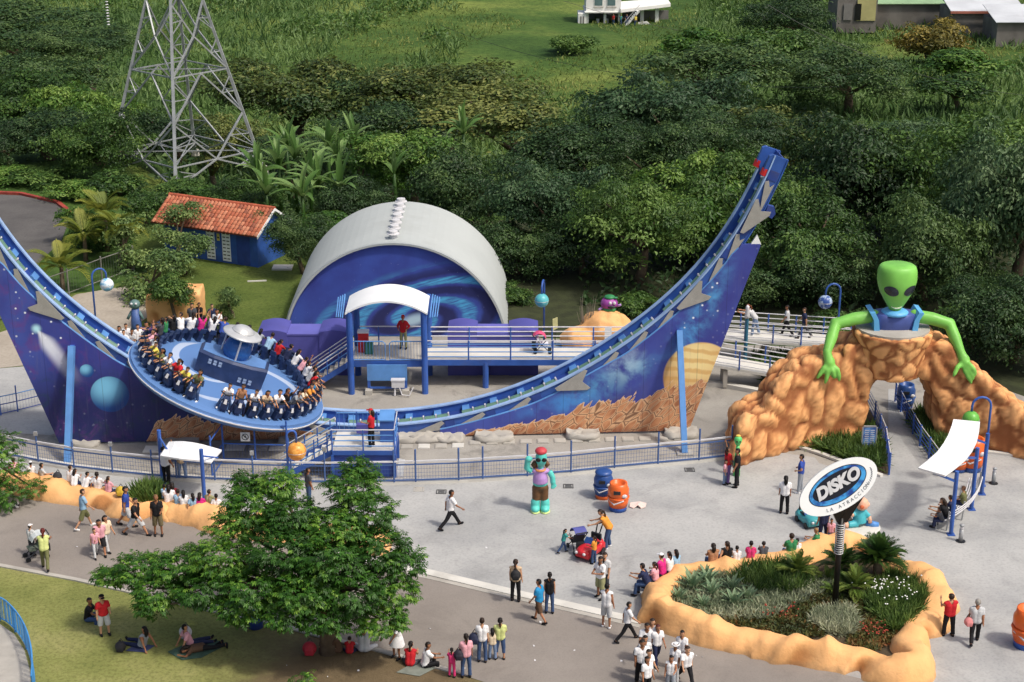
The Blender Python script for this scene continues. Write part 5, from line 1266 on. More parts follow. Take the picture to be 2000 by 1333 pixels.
# creature on the rock
c = G(1178, 672) + Vector((.3, .4, 1.62)); t = thing('creature_figure', 'small round purple and green creature figure on top of the orange rock', 'statue', c)
bb = MB().ball(c + Vector((0, 0, .52)), (.46, .42, .36), 16, 10).build('round_body', mat('creature purple', S(150, 70, 150), .45, .15, 4), t, True)
MB().ball(c + Vector((0, 0, .2)), (.38, .36, .22), 14, 8).build('lower_body', mat('creature green', S(70, 150, 90), .45, .15, 4), t, True)
MB().ball(c + Vector((.02, 0, .86)), (.3, .3, .12), 12, 6).box(c + Vector((.3, -.1, .86)), (.26, .2, .05)).build('cap', mat('creature cap', S(50, 130, 80), .5, .1, 4), bb, True)
for s_ in (-1, 1): MB().ball(c + Vector((.14 + s_ * .11, -.38, .64)), (.09, .06, .1), 8, 6).build('eye', m_railw, bb, True)
MB().ball(c + Vector((.12, -.39, .42)), (.22, .08, .09), 10, 6).build('mouth', m_dark, bb, True)
MB().tube([c + Vector((-.38, -.1, .3)), c + Vector((-.56, -.2, .2))], .07, 6).build('arm', m_lil, t, True); MB().tube([c + Vector((.42, -.1, .4)), c + Vector((.6, -.2, .5))], .07, 6).build('arm', m_lil, t, True)
# teal figure far left behind the crowd
c = G(268, 655); t = thing('robot_figure', 'grey-green round-headed figure behind the crowd at the left', 'statue', c)
m_gg = mat('grey green', S(96, 124, 122), .5, .15, 4)
MB().ball(c + Vector((0, 0, 1.75)), (.3, .28, .26), 14, 10).build('head', m_gg, t, True); MB().tube([c, c + Vector((0, 0, .7)), c + Vector((0, 0, 1.5))], [.3, .28, .2], 12).build('body', mat('figure blue', S(70, 96, 150), .5, .15, 4), t, True)
for s_ in (-1, 1): MB().tube([c + Vector((s_ * .2, 0, 1.35)), c + Vector((s_ * .42, -.1, .95))], .08, 8).build('arm', m_gg, t, True); MB().ball(c + Vector((s_ * .12, -.25, 1.85)), .07, 8, 6).build('eye', m_railw, t, True)
# small green alien held up near the rock arch
c = G(1440, 935) + Vector((0, .3, 0)); t = thing('alien_cutout', 'small green alien figure standing at the left foot of the rock arch', 'statue', c)
MB().lathe([(.06, 1.4), (.12, 1.5), (.17, 1.64), (.17, 1.76), (.1, 1.84), (.02, 1.86)], c, 14).build('head', mat('small alien green', S(92, 196, 110), .45, .1, 3), t, True)
MB().tube([c, c + Vector((0, 0, .6)), c + Vector((0, 0, 1.45))], [.16, .15, .08], 10).build('body', bpy.data.materials['small alien green'], t, True)
for s_ in (-1, 1): MB().ball(c + Vector((s_ * .065, -.155, 1.66)), (.045, .02, .035), 8, 6).build('eye', m_black, t, True)
MB().ball(c + Vector((0, .03, 1.87)), (.11, .1, .045), 10, 6).build('cap', mat('small alien cap', S(226, 190, 90), .5, .1, 3), t, True)
# ride-on cars and strollers
def ridecar(c, ang, col, lab, k=1.0):
    t = thing('ride_on_car', lab, 'toy car', c); m = Matrix.Translation(c) @ Matrix.Rotation(ang, 4, 'Z') @ Matrix.Scale(k, 4)
    mb = MB()
    mb.box((0, 0, .28), (.62, 1.2, .26)); mb.ball((0, -.35, .42), (.3, .42, .16), 12, 8); mb.ball((0, .45, .42), (.3, .2, .2), 12, 8)
    me = remesh(mb, .04, 4); me.transform(m); me.transform(WM[t].inverted()); me.materials.append(mat('car ' + lab[:18], col, .3, .08, 3)); me.polygons.foreach_set('use_smooth', [True] * len(me.polygons)); b = inst(me, 'body', t, WM[t].copy())
    for sx in (-1, 1):
        for sy in (-1, 1): xf(MB().tube([(sx * .27, sy * .38, .14), (sx * .35, sy * .38, .14)], .14, 12), m).build('wheel', m_dark, t)
        xf(MB().ball((sx * .17, -.72, .4), (.07, .05, .06), 8, 6), m).build('headlight', m_railw, b, True)
    xf(MB().tube([(.13 * math.cos(q * .628), .0 + .05 * math.sin(q * .628), .62 + .12 * math.sin(q * .628)) for q in range(10)], .02, 5, True), m).build('steering_wheel', m_dark, t)
    xf(MB().box((0, .2, .47), (.4, .4, .06)).box((0, .4, .62), (.42, .08, .34)), m).build('seat', m_dark, t)
    xf(MB().prism([(-.24, -.12, .52), (.24, -.12, .52), (.2, .0, .74), (-.2, .0, .74)], (0, .03, 0)), m).build('windscreen', m_bb, t)
    return t
rc = ridecar(G(1153, 1086), R(-35), S(196, 40, 50), 'red ride-on toy car stroller pushed by the woman in orange', 1.05)
hp_ = G(1153, 1086) + Vector((.55, .75, 0)); MB().tube([hp_ + Vector((-.25, -.3, .5)), hp_ + Vector((-.05, 0, 1.0)), hp_ + Vector((.1, .1, 1.05))], .03, 6).tube([hp_ + Vector((-.35, -.2, .5)), hp_ + Vector((-.25, .05, 1.0)), hp_ + Vector((.1, .1, 1.05))], .03, 6).build('push_handle', m_dark, rc)
ridecar(G(1577, 1024), R(20), S(72, 160, 166), 'turquoise ride-on toy car left of the sign pole', .95)
def stroller(c, ang, hood, seatc, lab):
    t = thing('stroller', lab, 'stroller', c); m = Matrix.Translation(c) @ Matrix.Rotation(ang, 4, 'Z')
    for sx in (-.24, .24):
        xf(MB().tube([(sx, -.38, .1), (sx, .1, .55), (sx, .5, 1.0)], .02, 6).tube([(sx, .35, .1), (sx, .0, .5), (sx, -.2, .72)], .02, 6), m).build('frame_side', m_dark, t)
        for sy in (-.38, .35): xf(MB().tube([(sx - .03, sy, .1), (sx + .03, sy, .1)], .1, 12), m).build('wheel', m_dark, t)
    xf(MB().tube([(-.24, .5, 1.0), (.24, .5, 1.0)], .025, 6), m).build('handle', m_dark, t)
    xf(MB().prism([(-.22, -.3, .42), (-.22, .1, .42), (-.22, .28, .8), (-.22, .2, .82), (-.22, .05, .52), (-.22, -.3, .5)], (.44, 0, 0)), m).build('seat_sling', mat('sling ' + lab[:12], seatc, .8, .15, 5), t)
    mb = MB(); vs = []; fs = []
    for i in range(6):
        q = R(15 + i * 26)
        for x in (-.25, .25): vs.append((x, .16 - .4 * math.cos(q) * .9, .72 + .36 * math.sin(q)))
    for i in range(5): fs.append((2 * i, 2 * i + 1, 2 * i + 3, 2 * i + 2))
    o = xf(MB().add(vs, fs), m).build('hood', mat('hood ' + lab[:12], hood, .7, .1, 5), t)
    md = o.modifiers.new('s', 'SOLIDIFY'); md.thickness = .02
    xf(MB().box((0, .42, .42), (.36, .2, .3)), m).build('basket', m_dark, t); return t
stroller(G(1127, 1076), R(200), S(80, 84, 150), S(60, 60, 66), 'stroller with purple hood pushed by the toddler on the plaza')
stroller(G(72, 1090), R(-60), S(200, 206, 206), S(90, 100, 90), 'pale stroller pushed by the woman in olive trousers')
stroller(Vector((1.5, 77.5, 1.49)), R(90), S(210, 80, 120), S(220, 220, 226), 'pink and white stroller parked on the walkway')
# picnic things
c = G(385, 1268, .02); o = MB().prism([c + Vector(p) for p in [(-1.0, -.2, 0), (-.4, -.75, 0), (.25, -.6, 0), (1.05, .35, 0), (.5, .62, 0), (-.3, .5, 0)]], (0, 0, .012)).build('picnic_blanket', mat('green blanket', S(66, 92, 80), .95, .2, 4, bump=.5), None, origin=c); tag(o, 'dark green picnic blanket on the lawn under the tree', 'blanket')
c = G(815, 1305, .02); o = MB().prism([c + Vector(p) for p in [(-.7, -.3, 0), (.1, -.55, 0), (.75, .1, 0), (.0, .5, 0)]], (0, 0, .012)).build('ground_mat', mat('grey mat', S(118, 124, 116), .95, .15, 4), None, origin=c); tag(o, 'grey ground mat under the seated man and woman in red', 'mat')
c = G(270, 1266, .02); o = MB().prism([c + Vector(p) for p in [(-.4, -.2, 0), (.3, -.3, 0), (.55, .15, 0), (-.1, .3, 0)]], (0, 0, .012)).build('ground_mat', mat('blue mat', S(66, 74, 110), .95, .15, 4), None, origin=c); tag(o, 'dark blue mat under the seated woman in patterned dress', 'mat')
def bag(c, col, lab, k=1.0, cat='bag'):
    t = thing('backpack', lab, cat, c, 'bags and backpacks'); mb = MB().ball(c + Vector((0, 0, .18 * k)), (.2 * k, .15 * k, .2 * k), 12, 8).box(c + Vector((0, -.1 * k, .12 * k)), (.24 * k, .12 * k, .18 * k))
    me = remesh(mb, .025, 3); me.transform(WM[t].inverted()); me.materials.append(mat('bag ' + lab[:20], col, .7, .15, 6)); me.polygons.foreach_set('use_smooth', [True] * len(me.polygons)); b = inst(me, 'bag_body', t, WM[t].copy())
    MB().tube([c + Vector((-.08 * k, .1 * k, .3 * k)), c + Vector((0, .14 * k, .42 * k)), c + Vector((.08 * k, .1 * k, .3 * k))], .018, 6).build('strap', m_dark, t); return t
bag(G(605, 1278), S(170, 40, 56), 'dark red backpack on the ground left of the tree trunk', 1.3)
bag(G(236, 1272), S(40, 40, 46), 'black bag lying on the grass beside the blue mat', 1.0)
bag(G(363, 1245), S(214, 212, 214), 'pale grey bag on the green picnic blanket', 1.2)
bag(G(113, 938, .55), S(50, 50, 56), 'grey backpack on the orange bench wall', 1.0)
bag(G(236, 968, .52), S(190, 160, 50), 'yellow and black backpack on the bench wall end', 1.1)
c = G(500, 1225); t = thing('litter_bin', 'blue litter bin half hidden under the big tree', 'bin', c)
MB().lathe([(.26, 0), (.28, .8)], c, 14).build('drum', m_bluep, t, True); MB().lathe([(.3, .8), (.3, .88), (.1, 1.0)], c, 14).build('lid', m_blue, t, True)
# black and white ball near the left edge
c = G(33, 993); o = MB().ball(c + Vector((0, 0, .14)), .14, 14, 10).build('toy_ball', spotmat('ball', S(30, 30, 30), S(230, 230, 230), 9), None, True, origin=c); tag(o, 'small black and white ball on the road at the far left', 'ball')

# ================================================================== houses beyond the ravine
def groundpt(px, py, Y0=120, Y1=420):
    y = Y0
    while y < Y1:
        p = AT(px, py, y)
        if p.z <= tz(p.x, p.y): return p
        y += 1.0
    return AT(px, py, Y1)
hb = AT(1128, 52, 282); HZ = hb.z
hs = thing('hillside_house', 'white two-storey house with open ground floor and outside stairs on the far hillside', 'house', (hb.x, hb.y, HZ))
k_ = 282 / FPX / math.cos(PITCH - R(10.8)) * 1.0
def hp(px, z, dy=0): return Vector((hb.x + (px - 1128) * .0868, hb.y + dy, HZ + z))
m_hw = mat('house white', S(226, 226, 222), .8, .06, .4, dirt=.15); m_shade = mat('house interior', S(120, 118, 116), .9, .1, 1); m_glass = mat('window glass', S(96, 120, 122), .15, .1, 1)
MB().box(hp(1165, -.35, 2), (7.6, 9, .8)).build('terrace_slab', m_concw, hs)
MB().prism([hp(1144, 2.55, 0), hp(1212, 2.55, 0), hp(1212, 2.55, 7), hp(1144, 2.55, 7)], (0, 0, 4.2)).build('upper_storey', m_hw, hs)
MB().box(hp(1178, 2.45, 3), (6.4, 7.6, .2)).build('floor_slab', m_hw, hs)
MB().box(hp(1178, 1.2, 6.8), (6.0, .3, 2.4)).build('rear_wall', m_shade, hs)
MB().box(hp(1137, 1.1, 1.5), (1.4, 4.0, 2.2)).build('side_room', m_hw, hs)
for q in (1134, 1139): MB().box(hp(q, 1.0, -.52), (.25, .06, 1.5)).build('side_slot', m_shade, hs)
for q in (1147, 1181, 1209): MB().box(hp(q, 1.2, .2), (.42, .42, 2.5)).build('pillar', m_hw, hs)
for q in (1168, 1193):
    w_ = MB().box(hp(q, 4.3, -.03), (1.5, .08, 2.0)).build('window', m_hw, hs); MB().box(hp(q, 4.35, -.09), (1.3, .05, 1.7)).build('pane', m_glass, w_); MB().box(hp(q, 3.25, -.12), (1.7, .2, .12)).build('sill', m_conc, w_)
MB().prism([hp(1210, 2.6, -2), hp(1310, 3.0, 2), hp(1310, 3.0, 9), hp(1210, 2.6, 7)], (0, 0, .5)).build('balcony_slab', m_hw, hs)
for q in (1255, 1284): MB().box(hp(q, .9, 2.5), (.6, .6, 3.4)).build('pillar', m_hw, hs)
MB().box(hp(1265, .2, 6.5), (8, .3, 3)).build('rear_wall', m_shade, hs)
for i in range(10): MB().box(hp(1217 + i * 2.8, .2 + i * .3, -2.2), (.34, 1.3, .08)).build('stair_tread', m_hw, hs)
for yy in (-2.85, -1.55): MB().bar(hp(1215, .05, yy), hp(1245, 3.0, yy), .12, .3).build('stair_stringer', m_hw, hs)
MB().bar(hp(1215, 1.0, -2.9), hp(1245, 4.0, -2.9), .08, .08).build('stair_rail', m_railw, hs)
MB().prism([hp(1240, -.3, -1), hp(1280, -.3, -1), hp(1262, 1.0, -1), hp(1245, .8, -1)], (0, .25, 0)).build('low_wall', m_hw, hs)
MB().box(hp(1195, -1.2, -3.4), (4.5, .3, .5)).build('terrace_step', m_concw, hs)
rt = [G(0, 0)] * 0
kp = spline([hp(1132, -2.4, -6), hp(1160, -2.9, -8), hp(1176, -3.2, -9), hp(1190, -3.6, -11), hp(1210, -3.2, -9), hp(1226, -2.2, -5)], 5)
q = MB().tube(kp, .22, 6).build('garden_kerb', m_concw, hs)
for i, (px, dy, col, lab) in enumerate([(1168, 1.0, S(230, 230, 230), 'white plastic chair under the hillside house'), (1186, 1.2, S(222, 226, 226), 'white chair beside the middle pillar of the hillside house')]):
    c = hp(px, .05, dy); t = thing('garden_chair', lab, 'chair', c, 'chairs at the hillside house'); MB().box(c + Vector((0, 0, .42)), (.5, .5, .06)).build('seat', m_railw, t); MB().box(c + Vector((0, .25, .75)), (.5, .06, .6)).build('backrest', m_railw, t)
    for sx in (-.2, .2):
        for sy in (-.2, .2): MB().box(c + Vector((sx, sy, .2)), (.06, .06, .4)).build('leg', m_railw, t)
def hut(lab, x0, x1, ybase, ytop, D, wallm, roofm, roof, dep=8):
    a, b = AT(x0, ybase, D), AT(x1, ybase, D); zt = AT(x0, ytop, D).z; t = thing('hillside_hut', lab, 'house', (a + b) / 2)
    MB().prism([Vector((a.x, D, a.z - 2)), Vector((b.x, D, a.z - 2)), Vector((b.x, D + dep, a.z - 2)), Vector((a.x, D + dep, a.z - 2))], (0, 0, zt - a.z + 2)).build('wall', wallm, t)
    if roof:
        rise = roof; r_ = MB().prism([Vector((a.x - .4, D - .5, zt)), Vector((b.x + .4, D - .5, zt + .02)), Vector((b.x + .6, D + dep + .4, zt + rise)), Vector((a.x - .2, D + dep + .4, zt + rise))], (0, 0, .1)).build('roof', roofm, t)
        return t, a, b, zt, r_
    return t, a, b, zt, None
m_blk = mat('block wall', S(112, 108, 104), .95, .25, .35, dirt=.4); m_zinc = mat('zinc roof', S(196, 200, 204), .5, .1, .3, dirt=.3); m_rust = mat('rusty sheet', S(138, 76, 52), .8, .2, .5); m_yel = mat('yellow wall', S(176, 170, 118), .9, .1, .5, dirt=.3); m_pink = mat('red fascia', S(168, 104, 88), .8, .15, .6)
t, a, b, zt, r_ = hut('grey block house with white zinc roof and rusty patches at top right', 1856, 1992, 72, 22, 262, m_blk, m_zinc, 1.6)
for px in (1884, 1910):
    c = AT(px, 16, 265); MB().prism([Vector((c.x - .9, 263.5, zt + .33)), Vector((c.x + .7, 263.5, zt + .33)), Vector((c.x + 1.9, 268, zt + 1.17)), Vector((c.x + .4, 268, zt + 1.17))], (0, 0, .06)).build('rust_patch', m_rust, r_)
MB().box(Vector(((a.x + b.x) / 2, 261.2, zt - .1)), (b.x - a.x + 1, .2, .35)).build('fascia', m_pink, r_)
hut('low grey house with pale zinc roof cut by the right edge', 1945, 2080, 84, 44, 252, m_blk, m_zinc, 1.4)
t, a, b, zt, r_ = hut('small house with dark doorway and pale yellow wall at the top right', 1634, 1712, 40, 0, 268, m_blk, m_zinc, 0)
MB().box(Vector((AT(1692, 20, 268).x, 267.9, zt - 1.6)), (3.0, .15, 3.4)).build('yellow_wall', m_yel, t); MB().box(Vector((AT(1676, 22, 268).x, 267.85, zt - 1.9)), (.9, .15, 2.6)).build('doorway', m_black, t); MB().box(Vector((AT(1656, 22, 268).x, 267.85, zt - 1.9)), (1.4, .1, 2.6)).build('shutter', m_shade, t)
t, a, b, zt, r_ = hut('long grey block wall with green roof edge behind the yellow tree', 1712, 1838, 38, 8, 272, m_blk, mat('green roof', S(140, 170, 130), .7, .1, .5, dirt=.2), .9)
# overhead wires
for i, (a, b, sag) in enumerate([((860, 50, 230), (1640, 170, 170), 2.5), ((1640, -10, 250), (1180, -30, 262), 1.0), ((1100, 2, 240), (1720, 90, 235), 2.0), ((1500, 10, 200), (2040, 190, 190), 2.2)]):
    p, q = AT(*a), AT(*b); o = MB().tube([p.lerp(q, k / 16) - Vector((0, 0, sag * 4 * (k / 16) * (1 - k / 16))) for k in range(17)], .025, 4).build('overhead_wire', m_dark, None, origin=p)
    tag(o, ['thin dark overhead wire crossing the meadow below the hillside house', 'thin dark overhead wire above the hillside house', 'thin dark overhead wire passing in front of the hillside house', 'thin dark overhead wire crossing the yellow grass at right'][i], 'wire')
# scraps of paper on the road
mb = MB(); r5 = random.Random(3)
for x, y in [(1355, 1248), (1368, 1258), (1384, 1262), (1360, 1281), (1372, 1283), (1340, 1262), (1045, 1290), (840, 1228), (150, 1068), (985, 1222), (1290, 1300), (700, 1310), (640, 1322), (160, 1195), (560, 1300), (1060, 1010), (1420, 990), (950, 1070)] + [(r5.uniform(900, 1500), r5.uniform(1180, 1330)) for _ in range(14)]:
    c = G(x, y, .03); a = r5.uniform(0, 3); k = r5.uniform(.02, .06); d1 = Vector((math.cos(a), math.sin(a), .1)) * k; d2 = Vector((-math.sin(a), math.cos(a), .15)) * k * r5.uniform(.5, 1)
    mb.add([c - d1, c - d2, c + d1, c + d2 + Vector((0, 0, .02))], [(0, 1, 2, 3)])
tag(mb.build('paper_scraps', m_railw), None, None, None, 'stuff')
# ================================================================== VEGETATION
rng = np.random.default_rng(11)
def leafmat(name, dark, mid, light, rough=.5, hue=.0, trans=.25):
    m, n, b = newmat(name, rough, 0, .35)
    at = n.new('ShaderNodeAttribute', attribute_name='tint'); oi = n.new('ShaderNodeObjectInfo')
    f = n.math('ADD', at.outputs['Fac'], n.math('MULTIPLY', n.math('SUBTRACT', oi.outputs['Random'], .5), .5))
    c = n.ramp(f, [(.05, dark), (.5, mid), (.95, light)])
    n.put(b.inputs['Base Color'], c)
    tr = n.new('ShaderNodeBsdfTranslucent'); n.put(tr.inputs[0], n.mix(.5, c, light))
    mx = n.new('ShaderNodeMixShader'); mx.inputs[0].default_value = trans
    n.l.new(b.outputs[0], mx.inputs[1]); n.l.new(tr.outputs[0], mx.inputs[2])
    n.l.new(mx.outputs[0], n.n['Material Output'].inputs[0]); return m
def unit(v): return v / (np.linalg.norm(v, axis=1, keepdims=True) + 1e-9)
def leaves_mesh(name, pos, nrm, dirv, ln, wd, tint, m, fold=.18):
    """rhombic leaves folded along the midrib: 4 points, 2 triangles each"""
    n_ = len(pos); nrm = unit(nrm); d = unit(dirv - nrm * np.sum(dirv * nrm, 1, keepdims=True)); s_ = np.cross(d, nrm)
    ln = np.asarray(ln).reshape(-1, 1) * np.ones((n_, 1)); wd = np.asarray(wd).reshape(-1, 1) * np.ones((n_, 1))
    a = pos; b = pos + d * ln * .45 + s_ * wd * .5 + nrm * wd * fold; c = pos + d * ln - nrm * ln * .12; e = pos + d * ln * .45 - s_ * wd * .5 + nrm * wd * fold
    V_ = np.stack([a, b, c, e], 1).reshape(-1, 3); idx = np.arange(n_) * 4
    T = np.stack([idx, idx + 1, idx + 2, idx, idx + 2, idx + 3], 1).reshape(-1, 3)
    me = bpy.data.meshes.new(name); me.vertices.add(len(V_)); me.vertices.foreach_set('co', V_.astype(np.float32).ravel())
    me.loops.add(T.size); me.loops.foreach_set('vertex_index', T.astype(np.int32).ravel())
    me.polygons.add(len(T)); me.polygons.foreach_set('loop_start', np.arange(0, T.size, 3, dtype=np.int32)); me.polygons.foreach_set('loop_total', np.full(len(T), 3, dtype=np.int32))
    at = me.attributes.new('tint', 'FLOAT', 'POINT'); at.data.foreach_set('value', np.repeat(tint, 4).astype(np.float32))
    me.materials.append(m); me.update(calc_edges=True); return me
m_l1 = leafmat('leaf mid green', S(40, 66, 30), S(70, 102, 44), S(112, 140, 68))
m_l2 = leafmat('leaf dark green', S(36, 58, 34), S(58, 86, 46), S(94, 118, 64))
m_l3 = leafmat('leaf olive', S(48, 68, 32), S(82, 100, 46), S(132, 138, 74))
m_l4 = leafmat('leaf bright', S(48, 82, 32), S(82, 120, 48), S(132, 160, 76), .45, 0, .3)
m_l5 = leafmat('leaf bluish', S(40, 66, 42), S(66, 96, 60), S(106, 130, 88))
m_l7 = leafmat('leaf pale', S(66, 92, 50), S(98, 124, 68), S(146, 166, 100))
m_l6 = leafmat('leaf yellow', S(84, 84, 36), S(130, 118, 52), S(166, 146, 70))
def crown(seed, kind, m, nclump=150, per=125, leaf=.056):
    r_ = np.random.default_rng(seed); nl = {'broad': 11, 'flat': 16, 'airy': 8, 'bush': 7}[kind]
    lc = []; lr = []
    for i in range(nl):
        a = r_.uniform(0, 2 * np.pi); q = math.sqrt(r_.uniform(0.02, 1))
        if kind == 'flat': z = r_.uniform(-.35, .55) * (1 - .5 * q) + .1; rad = r_.uniform(.26, .40); fl = .55
        elif kind == 'airy': z = r_.uniform(-.7, .7); rad = r_.uniform(.22, .38); fl = .8
        else: z = r_.uniform(-.55, .62) * (1 - .45 * q); rad = r_.uniform(.34, .50); fl = .8
        lc.append((q * .68 * math.cos(a), q * .68 * math.sin(a), z)); lr.append((rad, rad, rad * fl))
    lc = np.array(lc); lr = np.array(lr); li = r_.integers(0, nl, nclump)
    d = unit(r_.normal(size=(nclump, 3)) + np.array([0, -.15, .45])); cc_ = lc[li] + d * lr[li] * r_.uniform(.75, 1.05, (nclump, 1))
    far = r_.random((nclump, 1)) < .14; cc_ = np.where(far, cc_ * r_.uniform(1.1, 1.35, (nclump, 1)), cc_)
    ct = np.clip(.5 + .2 * r_.normal(size=nclump) + .22 * (r_.random(nl)[li] - .5), 0, 1)
    ci = np.repeat(np.arange(nclump), per); n_ = len(ci); sig = {'flat': .075, 'airy': .085, 'broad': .085, 'bush': .1}[kind]
    off = r_.normal(size=(n_, 3)) * sig * np.array([1.15, 1.15, .35]); off[:, 2] -= 2.6 * (off[:, 0] ** 2 + off[:, 1] ** 2); pos = cc_[ci] + off
    nr = d[ci] * .7 + unit(off) * .6 + r_.normal(size=(n_, 3)) * .55 + np.array([0, 0, .55])
    dr = unit(off * np.array([1, 1, .3])) + r_.normal(size=(n_, 3)) * .5 + np.array([0, 0, -.35])
    tint = np.clip(ct[ci] + r_.normal(size=n_) * .13, 0, 1); l = leaf * r_.uniform(.7, 1.3, n_)
    return leaves_mesh('crown', pos, nr, dr, l, l * .5, tint, m), lc
CR = {}
for nm, kd, mm, sd, a_ in [('broadA', 'broad', m_l1, 1, {}), ('broadB', 'broad', m_l2, 2, {}), ('broadC', 'broad', m_l5, 3, {}), ('flatA', 'flat', m_l3, 4, dict(nclump=330, per=36, leaf=.065)), ('flatB', 'flat', m_l2, 5, dict(nclump=330, per=36, leaf=.065)), ('airyA', 'airy', m_l7, 6, dict(nclump=95, per=30, leaf=.1)), ('bushA', 'bush', m_l1, 7, dict(nclump=130, per=40, leaf=.13)), ('bushB', 'bush', m_l4, 8, dict(nclump=130, per=40, leaf=.14)), ('yellow', 'broad', m_l6, 9, dict(nclump=150, per=40, leaf=.11)), ('broadD', 'broad', m_l4, 10, dict(leaf=.075))]:
    CR[nm] = crown(sd, kd, mm, **a_)
def trunk_mb(base, cc_, rx, rz, lobes, r0, seed):
    r_ = random.Random(seed); mb = MB(); fork = base.lerp(cc_, .55) + Vector((r_.uniform(-.2, .2) * rx, r_.uniform(-.15, .15) * rx, 0))
    mb.tube([base - Vector((0, 0, .3)), base.lerp(fork, .5) + Vector((r_.uniform(-.1, .1), 0, 0)) * rx * .5, fork], [r0 * 1.25, r0, r0 * .75], 8)
    for l in list(lobes)[:7]:
        e = cc_ + Vector((l[0] * rx, l[1] * rx, l[2] * rz)); m_ = fork.lerp(e, .5) + Vector((0, 0, .06 * rz))
        mb.tube([fork - Vector((0, 0, .05)), m_, e], [r0 * .5, r0 * .3, r0 * .1], 6)
    return mb
def tree(px, yt, yb, D, wpx, kind, lab, name='broadleaf_tree', basez=None, r0=None, group='trees behind the park', cat='tree', depth=1.0):
    ce = AT(px, (yt + yb) / 2, D); zt, zb_ = AT(px, yt, D).z, AT(px, yb, D).z; rz = max(.5, (zt - zb_) / 2 * .95); dist = (ce - Vector((0, 0, CAMH))).length; rx = wpx / 2 * dist / FPX * (1.08 if D < 118 else 1.3)
    if D > 118 and wpx > 100: rz *= 1.25; ce.z -= rz * .35
    gz = tz(ce.x, D) if basez is None else basez; cz_ = max(ce.z, gz + rz * .75); cc_ = Vector((ce.x, D, cz_)); base = Vector((ce.x + .1 * rx, D + .1 * rx, gz))
    t = thing(name, lab, cat, base, group); me, lobes = CR[kind]
    m = Matrix.Translation(cc_) @ Matrix.Rotation(rnd.uniform(0, 6.28), 4, 'Z') @ Matrix.Diagonal((rx, rx * depth, rz, 1))
    inst(me, 'crown', t, m)
    L = [m.to_3x3() @ Vector(l) for l in lobes]; L = [(v.x / rx, v.y / rx, v.z / rz) for v in L]
    trunk_mb(base, cc_, rx, rz, L, r0 or max(.1, .07 * rx), px).build('trunk', m_trunk, t, True)
    return t
